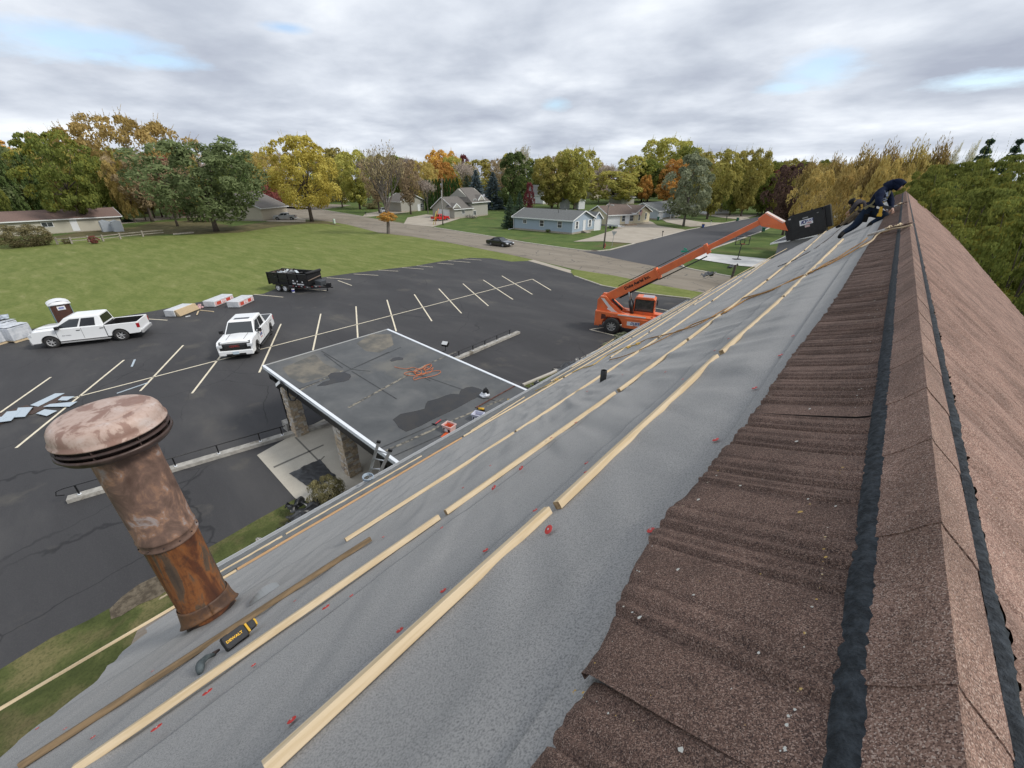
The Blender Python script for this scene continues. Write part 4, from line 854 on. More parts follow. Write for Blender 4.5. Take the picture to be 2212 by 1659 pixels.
rope([zp(*p_) for p_ in [(1860, 745), (1760, 775), (1650, 790), (1560, 815), (1480, 840), (1420, 880), (1380, 930), (1300, 985), (1215, 1030)]], rr(.09), .010, prope, 'tied_rope', 'pale rope end tied to the nearest ridge anchor', 'rope')
rope([zp(*p_) for p_ in [(1140, 640), (1060, 720), (960, 800), (860, 890), (740, 980), (640, 1050), (520, 1115), (380, 1190), (200, 1262)]], rr(.03), .012, mat('dark_line', (.06, .05, .045), .8), 'air_hose', 'dark hose lying down the far part of the roof', 'hose', twist=False)
# grip of a tool and its pouch lying on the weathered batten
def flat_on(px, py, off): s_, y_ = onroof(px, py, off); return RL(s_, y_, off)
P = flat_on(511, 1374, .06); A = flat_on(560, 1338, .06); X_ = (A-P).normalized(); Z_ = (Vector((0, 0, H))-P).normalized()*.8+Vector((-ST, 0, CT))*.2; Z_ = (Z_-X_*Z_.dot(X_)).normalized(); Y_ = Z_.cross(X_)
nv = (Vector((0, 0, H))-P).normalized(); M3 = Matrix((X_, Y_, Z_)).transposed().to_4x4()
dr = thing('battery_tool', 'black and yellow battery tool lying on the weathered batten by the flue', 'power tool', P); dr.rotation_euler = M3.to_euler()
dr.scale = (.60, .60, .60); bm_ = mat('black_rubber', (.016, .017, .019), .55, bump=.3, bscale=200)
mb = MB(); mb.prism([(-.115, -.052), (-.10, -.066), (.06, -.066), (.085, -.05), (.085, .05), (.06, .062), (-.10, .062), (-.115, .05)], -.045, .030, 'z'); mb.build('battery_pack', bm_, dr, bevel=.008)
mb = MB()
for k in range(5): mb.box(-.112+k*.012, -.106+k*.012, -.07, -.062, -.04, .028); mb.box(-.112+k*.012, -.106+k*.012, .058, .066, -.04, .028); mb.box(.03+k*.011, .035+k*.011, -.07, -.06, -.04, .028)
mb.build('ribbed_edge', bm_, dr); mb = MB(); mb.prism([(.086, -.045), (.105, -.05), (.105, .045), (.086, .045)], -.04, .035, 'z'); mb.build('yellow_collar', yel, dr, bevel=.004)
mb = MB(); mb.prism([(.106, -.04), (.165, -.034), (.175, .02), (.165, .036), (.106, .038)], -.035, .03, 'z'); mb.build('grip', bm_, dr, bevel=.008); mb = MB(); mb.prism([(.168, -.036), (.182, -.03), (.188, .024), (.176, .040), (.168, .03)], -.033, .028, 'z'); mb.build('yellow_ring', yel, dr, bevel=.004)
text_mesh('DEWALT', .034, mat('yellow_print', (.75, .42, .02), .5), dr, Matrix.Translation((-.025, -.004, .0315)) @ Matrix.Rotation(0, 4, 'Z'), depth=.0008, bold=.0012, sx=1.05)
P = flat_on(437, 1440, .02); gl_ = thing('glove', 'dark teal work glove under the weathered batten beside the battery tool', 'glove', P); gm = mat('dark_teal', (.05, .065, .07), .7, (.09, .11, .115), 30); 
mb = MB(); mb.smooth = True; e1 = flat_on(475, 1402, .03)-P; e0 = flat_on(432, 1452, .03)-P
mb.tube([tuple(e0), tuple(e0*.4+Vector((0, 0, .02))), (0, 0, .03), tuple(e1*.35+Vector((0, 0, .03))), tuple(e1*.7)], [.014, .022, .019, .014, .010], 10); mb.build('handle', gm, gl_)
mb = MB(); mb.tube([tuple(e1*.66+Vector((0, 0, .01))), tuple(e1*.95)], [.012, .007], 7); mb.build('claw', m_in, gl_)
gl_.name = 'hammer'; gl_['label'] = 'old hammer with a dark teal grip against the weathered batten'; gl_['category'] = 'hammer'
# loose lath bridging off the near rake
mb = MB(); 
def pzat(px, py, z): return g(px, py, z)
t_ = MB(); a, b = RL(10.6, .15, .05), RL(SE+.35, -.35, .03); t_.bar(a, b, .05, .018); tag(t_.build('wood_offcut', wood), 'short pine offcut overhanging the gutter end', 'offcut')
# torn black underlayment hanging off the eave
blkf = mat('black_underlayment', (.022, .023, .025), .35, (.04, .042, .045), 4, spec=.6)
def torn(px, py, w_, l_, seed, lab, z=.6, onz=None):
    P = g(px, py, z); q_ = random.Random(seed)
    mb = MB(); mb.grid(lambda u, v: (P.x+(u-.5)*w_*(1+.3*nz(v*3, seed))+.2*nz(u*3, v*3, seed), P.y+(v-.5)*l_+.25*nz(u*4, v*2, seed+5), P.z+.28*nz(u*3.5, v*3.5, seed+2)+.1*(u-.5)), 14, 14)
    return tag(mb.build('torn_sheet', blkf, fix=False), lab, 'torn sheet')
torn(665, 1108, .9, 1.1, 3, 'torn black sheet crumpled on the grass by the round bush', .35); torn(598, 1160, .8, 1.0, 5, 'torn black sheet pieces on the grass left of the bush', .3)
torn(640, 1090, .5, .5, 9, 'small black scrap behind the torn sheet near the bush', .4)
torn(1232, 790, .9, 1.8, 11, 'black sheet hanging off the eave near the small lamp corner', 2.0); torn(1350, 741, 1.2, 2.4, 12, 'large torn black sheet draped over the shrub below the telescopic handler', 2.3); torn(1262, 777, .5, 1.2, 15, 'narrow black flap at the eave between two torn sheets', 2.2)
torn(1583, 575, .6, 1.2, 14, 'black flap standing off the far eave', 3.4); torn(1530, 592, .8, 1.6, 18, 'flat black flap at the far eave below the wooden post', 3.2)
torn(1158, 830, .4, .5, 19, 'small black and white scrap in the verge past the canopy', .3)
mb = MB(); c = Vector((-15.35, 4.75, .03)); mb.grid(lambda u, v: (c.x+(u-.5)*1.6+.12*nz(v*5, 2), c.y+(v-.5)*1.25*(1-.25*u)+.12*nz(u*5, 7), .035+.02*abs(nz(u*4, v*4))), 14, 12)
o = mb.build('black_mat', blkf, fix=False); P = g(679, 1026); o.location = (P.x-c.x, P.y-c.y, 0); o['label'] = 'ragged black sheet lying on the concrete under the canopy'; o['category'] = 'sheet'
# post fixed to the eave
P = g(1578, 607, 3.0); mb = MB(); ht = zfor(P, 572); mb.bar((P.x, P.y, P.z-.4), (P.x+.1, P.y+.05, ht), .16, .16); tag(mb.build('wooden_post', mat('dark_timber', (.075, .06, .05), .9, (.13, .11, .09), 8)), 'rough dark timber post standing up at the far eave', 'post')
# ================================================================== VEHICLES
tyre = mat('tyre_rubber', (.022, .022, .022), .85, (.04, .038, .035), 20, bump=.3, bscale=60); chrome = mat('chrome', (.62, .62, .62), .25, metal=.45)
car_glass = mat('car_glass', (.03, .036, .04), .05, spec=.8); win_dark = mat('tinted_glass', (.012, .013, .014), .06, spec=.7); blackp = mat('black_trim', (.015, .015, .016), .45)
white_p = mat('white_paint', (.85, .86, .86), .28, coat=.5); redp2 = mat('red_paint', (.50, .012, .015), .3, coat=.5); silver_p = mat('silver_paint', (.42, .43, .44), .3, metal=.4, coat=.4); black_p = mat('black_paint', (.010, .011, .013), .2, coat=.7)
lampw = mat('headlamp_glass', (.60, .62, .64), .1); lampr = mat('tail_lamp', (.38, .012, .018), .15); lampo = mat('amber_lamp', (.6, .18, .02), .2); seam_m = mat('panel_gap', (.05, .05, .052), .6); plate_m = mat('number_plate', (.55, .66, .74), .4)
def wheel(par, x, y, r, w_, rim_m, spokes=6, rimr=.6):
    wo = bpy.data.objects.new('wheel', None); COL.objects.link(wo); wo.parent = par; wo.location = (x, y, r); sg = 1 if y > 0 else -1
    M = Matrix.Rotation(R(90)*sg, 4, 'X'); hw = w_/2
    mb = MB(); mb.smooth = True; mb.lathe([(r*rimr, -hw), (r*.86, -hw), (r*.97, -hw*.8), (r, -hw*.5), (r, hw*.5), (r*.97, hw*.8), (r*.86, hw), (r*rimr, hw)], 28, M=M @ Matrix.Scale(-1, 4, (0, 0, 1)))
    mb.smooth = False
    for k in range(24): a = k/24*6.283; mb.box(r*.97, r*1.004, -.012, .012, -hw*.9, hw*.9, M @ Matrix.Rotation(a, 4, 'Z'))
    mb.build('tyre', tyre, wo)
    f = -hw*.78; mb = MB(); mb.lathe([(r*rimr, f-.03), (r*rimr*.93, f), (r*rimr*.90, f+.03)], 28, M=M)
    for k in range(spokes):
        a = k/spokes*6.283; mb.prism([(r*.10, -r*.085), (r*rimr*.92, -r*.055), (r*rimr*.92, r*.055), (r*.10, r*.085)], f+.005, f+.03, 'z', M @ Matrix.Rotation(a, 4, 'Z'))
    mb.lathe([(0, f-.005), (r*.12, f-.002), (r*.17, f+.03)], 16, M=M); mb.build('rim', rim_m, wo)
    mb = MB(); mb.lathe([(0, f+.055), (r*rimr*.9, f+.05)], 20, M=M); mb.build('hub_shadow', blackp, wo)
    return wo
def arch(cx, r, n=10, z0=0.): return [(cx+r*math.cos(math.pi*(1-i/n)), z0+r*math.sin(math.pi*(1-i/n))) for i in range(n+1)]
def hull(mb, secs, n_prof):
    """skin between cross sections; each is (x, [(y, z)...]) for the left half, mirrored"""
    rows = []
    for x, pr in secs:
        full = [(-y, z) for y, z in pr][::1]+[(y, z) for y, z in pr[::-1]]
        rows.append([(x, y, z) for y, z in full])
    m = len(rows[0]); vs = [v for r_ in rows for v in r_]
    mb.add(vs, [(i*m+j, (i+1)*m+j, (i+1)*m+j+1, i*m+j+1) for i in range(len(rows)-1) for j in range(m-1)])
    mb.add(rows[0], [tuple(range(m))]); mb.add(rows[-1], [tuple(range(m))])
def pickup(label, loc, rz, paint_m, L=6.05, W=2.03, Ht=1.97, wb=3.80, fo=1.0, bed=1.95, wr=.42, cabL=2.55, rims=chrome, group=None, style='a', name='pickup_truck'):
    t_ = thing(name, label, 'pickup truck', loc, rz, group)
    xf, xr_ = L/2, -L/2; fx = xf-fo; rx = fx-wb; hw = W/2; belt = Ht*.625; sill = wr*1.05; hood = belt-.02; bx = xr_+bed; cabf = bx+cabL; ar = wr*1.20; bz = belt-.04
    # front body with wheel openings (two pressed sides and a core)
    def side(y0, y1, m, pts): m.prism(pts, y0, y1, 'y')
    mb = MB()
    lowf = [(xf-.06, sill*.95), (xf-.02, .75), (xf-.03, hood-.22), (xf-.16, hood-.05), (xf-.35, hood-.01), (cabf-.1, belt+.02), (bx+.03, belt+.02), (bx+.03, sill)]+[(fx-ar, sill)]+arch(fx, ar, 10, wr)[1:-1]+[(fx+ar, sill)]
    a0 = [(fx-ar, sill)]+[(fx+ar*math.cos(math.pi*(1-i/10)), wr+ar*math.sin(math.pi*(1-i/10))) for i in range(1, 10)]+[(fx+ar, sill)]
    lowf = [(xf-.06, sill*.95), (xf-.02, .75), (xf-.03, hood-.22), (xf-.16, hood-.05), (xf-.35, hood-.01), (cabf-.1, belt+.02), (bx+.03, belt+.02), (bx+.03, sill)]+a0
    side(-hw, -hw+.12, mb, lowf); side(hw-.12, hw, mb, lowf)
    mb.build('body', paint_m, t_, bevel=.035)
    mb = MB(); mb.prism([(xf-.08, sill), (xf-.04, .75), (xf-.05, hood-.2), (xf-.16, hood-.03), (cabf-.1, belt+.03), (bx+.1, belt+.02), (bx+.1, sill)], -hw+.13, hw-.13, 'y'); mb.build('underbody', blackp, t_)
    mb = MB(); hull(mb, [(xf-.10, [(hw-.16, hood-.20), (hw-.22, hood-.06), (.3, hood-.01), (0, hood)]), (xf-.30, [(hw-.06, hood-.12), (hw-.14, hood+.0), (.3, hood+.05), (0, hood+.06)]), (cabf-.05, [(hw-.04, belt-.04), (hw-.14, belt+.06), (.3, belt+.09), (0, belt+.10)])], 4); mb.smooth = False; mb.build('hood', paint_m, t_, bevel=.03)
    # cab
    wsb, wst, rb, rt = cabf+.12, cabf-.62, bx+.16, bx+.02
    def cabsec(zf, y_): return y_
    top = Ht; mb = MB(); yb_, yt_ = hw-.05, hw-.26
    B = [(wsb, yb_-.06, belt), (bx+.04, yb_, belt)]; 
    v = [(wsb, -yb_+.06, belt), (wsb, yb_-.06, belt), (bx+.03, yb_, belt), (bx+.03, -yb_, belt), (wst, -yt_, top-.06), (wst, yt_, top-.06), (rb, yt_, top-.04), (rb, -yt_, top-.04), (wst-.25, -yt_+.06, top), (wst-.25, yt_-.06, top), (rb+.15, yt_-.06, top), (rb+.15, -yt_+.06, top)]
    mb.add(v, [(0, 1, 5, 4), (1, 2, 6, 5), (2, 3, 7, 6), (3, 0, 4, 7), (4, 5, 9, 8), (5, 6, 10, 9), (6, 7, 11, 10), (7, 4, 8, 11), (8, 9, 10, 11), (3, 2, 1, 0)]); mb.build('cab', paint_m, t_, bevel=.03)
    def onq(c, u, v_, o_=.006):       # point on a quad c (4 corners), pushed out by o_
        a = Vector(c[0]).lerp(Vector(c[1]), u); b = Vector(c[3]).lerp(Vector(c[2]), u); n_ = (Vector(c[1])-Vector(c[0])).cross(Vector(c[3])-Vector(c[0])).normalized(); return a.lerp(b, v_)+n_*o_
    def pane(nm, c, outl, m_, o_=.006):
        mb = MB(); mb.add([onq(c, u, w2, o_) for u, w2 in outl], [tuple(range(len(outl)))]); return mb.build(nm, m_, t_, fix=False)
    pane('windscreen', (v[0], v[1], v[5], v[4]), [(.04, .06), (.96, .06), (.95, .95), (.05, .95)], car_glass)
    pane('rear_window', (v[2], v[3], v[7], v[6]), [(.07, .15), (.93, .15), (.92, .88), (.08, .88)], win_dark)
    cl = (v[1], v[2], v[6], v[5]); cr_ = (v[3], v[0], v[4], v[7])
    for c, fl_ in ((cl, False), (cr_, True)):
        for nm, o1 in (('front_window', [(.13, .10), (.47, .10), (.47, .86), (.20, .86), (.05, .35), (.05, .10)]), ('back_window', [(.51, .10), (.84, .10), (.87, .86), (.51, .86)])):
            o2 = [(1-u, w2) for u, w2 in o1][::-1] if fl_ else o1; pane('side_window', c, o2, car_glass if nm[0] == 'f' else win_dark)
    # bed
    mb = MB(); rr_ = ar
    a1 = [(rx-rr_, sill+.02)]+[(rx+rr_*math.cos(math.pi*(1-i/10)), wr+rr_*math.sin(math.pi*(1-i/10))) for i in range(1, 10)]+[(rx+rr_, sill+.02)]
    bs = [(bx, sill+.02), (bx, bz+.05), (xr_+.05, bz+.08), (xr_+.03, sill+.1), (xr_+.1, sill+.05)]+a1
    side(-hw, -hw+.10, mb, bs); side(hw-.10, hw, mb, bs); mb.build('bed_side', paint_m, t_, bevel=.03)
    mb = MB(); mb.box(xr_+.02, xr_+.09, -hw+.06, hw-.06, .62, bz+.09); mb.build('tailgate', paint_m, t_, bevel=.02)
    if style == 'b': mb = MB(); mb.box(xr_+.1, bx-.02, -hw+.08, hw-.08, bz+.02, bz+.075); mb.build('bed_cover', mat('grey_vinyl', (.05, .055, .06), .7), t_)
    mb = MB(); mb.box(xr_+.09, bx, -hw+.101, hw-.101, .62, .70); mb.box(bx-.05, bx, -hw+.101, hw-.101, .7, bz); mb.box(xr_+.09, bx-.05, -hw+.101, -hw+.13, .7, bz+.03); mb.box(xr_+.09, bx-.05, hw-.13, hw-.101, .7, bz+.03); mb.box(rx-.5, rx+.5, -hw+.13, -hw+.3, .7, .92); mb.box(rx-.5, rx+.5, hw-.3, hw-.13, .7, .92); mb.build('bed_liner', blackp, t_)
    mb = MB(); mb.box(xr_-.10, xr_+.03, -hw+.06, hw-.06, sill*.95, sill+.22); mb.build('rear_bumper', chrome if style != 'b' else white_p, t_, bevel=.03)
    mb = MB(); mb.box(xf-.10, xf+.05, -hw+.03, hw-.03, sill*.75, sill+.22); mb.build('front_bumper', chrome if style == 'a' else paint_m, t_, bevel=.05)
    mb = MB(); mb.box(xf-.06, xf+.012, -hw*.62, hw*.62, sill+.28, hood-.20); mb.build('grille', blackp, t_, bevel=.02)
    mb = MB()
    for k in range(4): z = sill+.32+k*(hood-.52-sill-.06)/3; mb.box(xf+.008, xf+.022, -hw*.58, hw*.58, z, z+.035)
    mb.build('grille_bar', chrome if style == 'a' else mat('dark_chrome', (.12, .12, .12), .3, metal=.8), t_)
    mb = MB(); mb.box(xf-.02, xf+.056, -hw*.55, hw*.55, sill*.78, sill*.78+.12); mb.build('lower_intake', blackp, t_)
    mb = MB()
    for y in (-hw*.5, hw*.5): mb.bar((xf-.35, y, hood+.045), (cabf+.1, y*1.02, belt+.085), .015, .012)
    mb.build('hood_crease', seam_m, t_)
    for s_ in (-1, 1):
        mb = MB(); mb.prism([(xf-.20, hood-.34), (xf+.005, hood-.36), (xf-.005, hood-.20), (xf-.20, hood-.14)], s_*(hw-.30) if s_ < 0 else hw-.30, s_*(hw+.004) if s_ < 0 else hw+.004, 'y'); mb.build('headlight', lampw, t_, bevel=.01)
        mb = MB(); mb.box(xf+.0, xf+.045, s_*(hw-.26)-.08, s_*(hw-.26)+.08, sill+.04, sill+.16); mb.build('fog_lamp', blackp, t_)
        mb = MB(); mb.box(xr_+.01, xr_+.16, s_*(hw-.06)-.075, s_*(hw-.06)+.07, .86, bz-.02); mb.build('tail_light', lampr, t_, bevel=.01)
        mb = MB(); mb.box(cabf-.30, cabf-.12, s_*(hw+.13)-.11, s_*(hw+.13)+.11, belt+.04, belt+.25); mb.box(cabf-.28, cabf-.2, s_*(hw-.02)-.06, s_*(hw-.02)+.1, belt+.02, belt+.08); mb.build('side_mirror', blackp if style != 'r' else paint_m, t_, bevel=.02)
        yy = s_*(hw+.004)
        mb = MB()
        for x in (cabf-.02, (cabf+bx)/2-.05, bx+.02): mb.box(x-.006, x+.006, yy-.003, yy+.003, sill+.05, belt)
        mb.build('door_gap', seam_m, t_)
        for x in ((cabf+bx)/2+.13, bx+.18): mb = MB(); mb.box(x-.12, x+.10, yy-.014, yy+.014, belt-.17, belt-.125); mb.build('door_handle', blackp if style == 'a' else chrome, t_)
        mb = MB(); mb.box(rx+ar+.08, fx-ar-.02, s_*(hw+.04)-.07, s_*(hw+.04)+.07, sill-.12, sill-.06); mb.build('side_step', chrome if style == 'a' else blackp, t_)
        for x in (fx, rx): wheel(t_, x, s_*(hw-.16), wr, .28, rims, 6 if style != 'b' else 5)
    return t_, dict(xf=xf, hw=hw, belt=belt, hood=hood, sill=sill, cabf=cabf, bx=bx, top=Ht, xr=xr_)
def seat_on(w1, w2, rear_off, rz_off=0):   # place from the two near-side wheel contacts
    A, B = g(*w1), g(*w2); return A, B
# the big crew cab parked along the field edge: front (left) and rear (right) wheels of its left side are towards the camera
def park(front, rear, hw_in, side_, wb):
    A, B = g(*front), g(*rear); d = (A-B).normalized(); n_ = Vector((-d.y, d.x, 0)); c = (A+B)/2; return c+n_*(-side_)*hw_in, math.atan2(d.y, d.x), d
c, rz, d = park((120.5, 751), (268, 734.6), .86, 1, 3.8)
ram, q_ = pickup('white crew cab pickup with chrome wheels parked beside the wrapped pallets', (0, 0, 0), rz, white_p, 6.05, 2.03, 1.98, 3.80, 1.02, 1.93, .415, 2.65)
off = (q_['xf']-1.02)-3.80/2; ram.location = c-d*off
text_mesh('BIG HORN', .085, mat('grey_badge', (.2, .2, .21), .4), ram, Matrix.Translation((1.05, q_['hw']+.008, .80)) @ Matrix.Rotation(R(180), 4, 'Z') @ Matrix.Rotation(R(90), 4, 'X'), 'badge', sx=1.2)
# the second pickup facing the camera
c, rz, d = park((556.6, 762.3), (584.8, 722.8), .86, -1, 3.75) if 0 else park((556.6, 762.3), (584.8, 722.8), .86, 1, 3.75)
gmc, q_ = pickup('white pickup with sunroof, black grille and company lettering facing the camera', (0, 0, 0), rz, white_p, 5.9, 2.02, 1.99, 3.75, 1.0, 1.8, .42, 2.6, rims=mat('black_rim', (.03, .03, .032), .3, metal=.5), style='b')
off = (q_['xf']-1.0)-3.75/2; gmc.location = c-d*off
mb = MB(); mb.box(q_['cabf']-1.25, q_['cabf']-.92, -.45, .45, q_['top']+.001, q_['top']+.012); mb.build('sunroof', win_dark, gmc)
text_mesh('GMC', .20, mat('red_badge', (.30, .05, .05), .3), gmc, Matrix.Translation((q_['xf']+.03, 0, q_['sill']+.50)) @ Matrix.Rotation(R(90), 4, 'Z') @ Matrix.Rotation(R(90), 4, 'X'), 'badge', sx=1.3, bold=.006)
mb = MB(); mb.box(q_['xf']+.05, q_['xf']+.06, -.19, .17, q_['sill']-.02, q_['sill']+.16); mb.build('number_plate', plate_m, gmc)
dkb = mat('navy_print', (.03, .045, .22), .5); dkr = mat('red_print', (.45, .03, .04), .5)
ML = lambda x, z: Matrix.Translation((x, q_['hw']+.009, z)) @ Matrix.Rotation(R(180), 4, 'Z') @ Matrix.Rotation(R(90), 4, 'X')
text_mesh('R', .30, dkr, gmc, ML(.75, 1.12), 'door_lettering'); text_mesh('DUKE', .20, dkb, gmc, ML(.72, .92), 'door_lettering', bold=.006); text_mesh('AERIAL', .11, dkr, gmc, ML(.72, .74), 'door_lettering'); text_mesh('ROOFING', .17, mat('grey_print', (.35, .33, .34), .5), gmc, ML(-1.9, 1.02), 'bed_lettering', sx=1.1)
# red pickup in the split level's drive, silver pickup up the street
A = g(1557/2.107*0+0, 0) if 0 else None
def z2b(x, y): return ((950+x/2.107)*.54861, (450+y/2.107)*.54861)
def z3b(x, y): return ((1900+x/2.107)*.54861, (450+y/2.107)*.54861)
def z1b(x, y): return ((x/2.107)*.54861, (400+y/2.107)*.54861)
c, rz, d = park(z2b(1718, 880), z2b(1620, 888), .78, -1, 3.2)
rp_, q_ = pickup('small red pickup parked before the split level garage', (0, 0, 0), rz, redp2, 5.1, 1.78, 1.72, 3.2, .85, 1.6, .36, 1.95, rims=silver_p, style='r')
off = (q_['xf']-.85)-1.6; rp_.location = c-d*off
c, rz, d = park(z2b(290, 880), z2b(430, 877), .84, 1, 3.57)
sp_, q_ = pickup('silver crew cab pickup with black bed cover in the driveway at left', (0, 0, 0), rz, silver_p, 5.8, 2.0, 1.9, 3.57, 1.0, 1.8, .40, 2.5, style='b', rims=chrome); off = (q_['xf']-1.0)-3.57/2; sp_.location = c-d*off
def sedan(label, loc, rz, pm, L=4.8, W=1.9, Ht=1.4, wb=2.72, topm=None, rims=silver_p, group=None, cat='car', name='car', suv=False):
    t_ = thing(name, label, cat, loc, rz, group); hw = W/2; xf = L/2; fx, rx = wb/2+.05, -wb/2+.05; wr = .335; belt = Ht*.66; ar = wr*1.16; sill = .24; deck_ = belt-.02 if not suv else belt
    a = lambda cx: [(cx-ar, sill)]+[(cx+ar*math.cos(math.pi*(1-i/8)), wr+ar*math.sin(math.pi*(1-i/8))) for i in range(1, 8)]+[(cx+ar, sill)]
    mb = MB(); pts = [(xf-.12, sill), (xf, .42), (xf-.02, belt-.30), (xf-.25, belt-.17), (xf-1.45, belt-.02), (-xf+.9, belt+.03), (-xf+.08, deck_), (-xf, .6), (-xf+.1, sill+.05)]+a(rx)+a(fx)
    mb.prism(pts, -hw, -hw+.15, 'y'); mb.prism(pts, hw-.15, hw, 'y'); mb.build('body', pm, t_, bevel=.04)
    mb = MB(); p2 = [(xf-.12, sill), (xf-.03, .42), (xf-.04, belt-.28), (xf-.25, belt-.13), (xf-1.45, belt+.03), (-xf+.9, belt+.05), (-xf+.08, deck_+.02), (-xf+.02, .6), (-xf+.1, sill+.05)]; mb.prism(p2, -hw+.151, hw-.151, 'y'); mb.build('hood', pm, t_, bevel=.03)
    v = [(xf-1.35, -hw+.12, belt), (xf-1.35, hw-.12, belt), (-xf+(.75 if not suv else .1), hw-.12, belt), (-xf+(.75 if not suv else .1), -hw+.12, belt), (xf-2.05, -hw+.30, Ht), (xf-2.05, hw-.30, Ht), (-xf+(1.55 if not suv else .4), hw-.30, Ht-.02), (-xf+(1.55 if not suv else .4), -hw+.30, Ht-.02)]
    mb = MB(); mb.add(v, [(0, 1, 5, 4), (1, 2, 6, 5), (2, 3, 7, 6), (3, 0, 4, 7), (4, 5, 6, 7), (3, 2, 1, 0)]); mb.build('roof', topm or pm, t_, bevel=.05)
    def onq(c, u, w2, o_=.006):
        a_ = Vector(c[0]).lerp(Vector(c[1]), u); b_ = Vector(c[3]).lerp(Vector(c[2]), u); n_ = (Vector(c[1])-Vector(c[0])).cross(Vector(c[3])-Vector(c[0])).normalized(); return a_.lerp(b_, w2)+n_*o_
    def pane(nm, c, o1): mb = MB(); mb.add([onq(c, *p_) for p_ in o1], [tuple(range(len(o1)))]); mb.build(nm, car_glass, t_, fix=False)
    pane('windscreen', (v[0], v[1], v[5], v[4]), [(.04, .05), (.96, .05), (.95, .95), (.05, .95)])
    pane('side_window', (v[1], v[2], v[6], v[5]), [(.04, .12), (.72, .12), (.70, .85), (.14, .85)]); pane('side_window', (v[3], v[0], v[4], v[7]), [(.28, .12), (.96, .12), (.86, .85), (.30, .85)])
    pane('rear_window', (v[2], v[3], v[7], v[6]), [(.2, .25), (.8, .25), (.78, .85), (.22, .85)])
    for s_ in (-1, 1):
        mb = MB(); mb.prism([(xf-.28, belt-.30), (xf+.004, belt-.36), (xf-.01, belt-.27), (xf-.25, belt-.18)], s_*(hw-.38) if s_ < 0 else hw-.38, s_*(hw+.003) if s_ < 0 else hw+.003, 'y'); mb.build('headlight', lampw, t_)
        mb = MB(); mb.box(-xf-.004, -xf+.1, s_*(hw-.25)-.2, s_*(hw-.25)+.2, belt-.25, belt-.10); mb.build('tail_light', lampr, t_)
        mb = MB(); mb.box(xf-1.75, xf-1.6, s_*(hw+.05)-.09, s_*(hw+.05)+.09, belt, belt+.13); mb.build('side_mirror', pm, t_)
        for x in (fx, rx): wheel(t_, x, s_*(hw-.12), wr, .22, rims, 5)
    mb = MB(); mb.box(xf-.06, xf+.012, -.55, .55, .42, belt-.38); mb.build('grille', blackp, t_)
    mb = MB(); mb.box(xf-.02, xf+.02, -.17, .17, .36, .46); mb.build('number_plate', mat('plate', (.6, .62, .65), .4), t_)
    return t_
c, rz, d = park(z3b(172, 1103), z3b(68, 1090), .84, -1, 2.72)
sedan('black convertible with its soft top up driving on the street', c-d*.05, rz, black_p, topm=mat('soft_top', (.013, .013, .014), .9))
c, rz, d = park(z2b(232, 862), z2b(330, 862), .8, 1, 2.7); sedan('grey car half hidden behind the silver pickup', c+d*1.6+Vector((-d.y, d.x, 0))*(-3.0), rz, silver_p, L=4.6, Ht=1.5)
P = g(*z2b(1185, 822)); sedan('white minivan standing in the drive behind the bare tree', P, R(-25), white_p, L=4.9, Ht=1.75, suv=True, cat='van', name='minivan')
# ------------------------------------------------------------------ black tandem dump trailer
A, B = g(*[(1000+733/6.9125)*.54861, (1020+868/6.9125)*.54861]), g(*[(1000+935/6.9125)*.54861, (1020+885/6.9125)*.54861])
d = (B-A).normalized(); rz = math.atan2(d.y, d.x); n_ = Vector((-d.y, d.x, 0)); wbt = (B-A).length; c = (A+B)/2+n_*1.0
tr = thing('dump_trailer', 'black tandem axle dump trailer loaded with torn scrap by the field edge', 'trailer', c, rz)
scl = wbt/.86; bp = mat('trailer_black', (.012, .012, .013), .4, spec=.5)
def TB(x0, x1, y0, y1, z0, z1, nm=None, m=bp, **k): mb = MB(); mb.box(x0, x1, y0, y1, z0, z1); return mb.build(nm, m, tr, **k)
X0t, X1t, hwt, z0t, z1t = -1.75, 3.15, 1.02, .72, 1.86
mb = MB(); mb.box(X0t, X1t, -hwt, -hwt+.04, z0t, z1t); mb.box(X0t, X1t, hwt-.04, hwt, z0t, z1t); mb.build('bed_side', bp, tr)
TB(X1t-.04, X1t, -hwt, hwt, z0t, z1t, 'front_wall'); TB(X0t-.05, X0t, -hwt, hwt, z0t-.1, z1t-.05, 'rear_gate'); TB(X0t, X1t, -hwt+.04, hwt-.04, z0t, z0t+.05, 'bed_floor')
mb = MB()
for s_ in (-1, 1):
    y = s_*(hwt+.03)
    for x in (X0t+.04, X0t+1.3, X0t+2.5, X0t+3.7, X1t-.05): mb.box(x-.035, x+.035, y-.032, y+.032, z0t, z1t)
    mb.box(X0t, X1t, y-.04, y+.045, z1t-.06, z1t+.02); mb.box(X0t, X1t, y-.03, y+.03, z0t+.55, z0t+.61)
mb.build('side_rib', bp, tr)
mb = MB(); mb.box(X0t, X1t+.1, -.45, -.35, .52, .7); mb.box(X0t, X1t+.1, .35, .45, .52, .7); mb.bar((X1t, -.75, .55), (X1t+1.75, -.05, .55), .08, .14); mb.bar((X1t, .75, .55), (X1t+1.75, .05, .55), .08, .14); mb.bar((X1t+1.6, 0, .55), (X1t+2.05, 0, .52), .09, .1); mb.build('frame', bp, tr)
mb = MB(); mb.tube([(X1t+1.35, 0, 1.0), (X1t+1.35, 0, .1)], .05, 8); mb.box(X1t+1.25, X1t+1.45, -.1, .1, .0, .03); mb.box(X1t+1.5, X1t+1.85, -.12, .12, .62, .95); mb.build('jack', bp, tr)
mb = MB(); mb.prism([(X1t+.35, .72), (X1t+1.05, .72), (X1t+1.05, 1.12), (X1t+.35, 1.22)], -.42, .42, 'y'); mb.build('tool_box', mat('dark_grey_metal', (.05, .055, .06), .5), tr, bevel=.02)
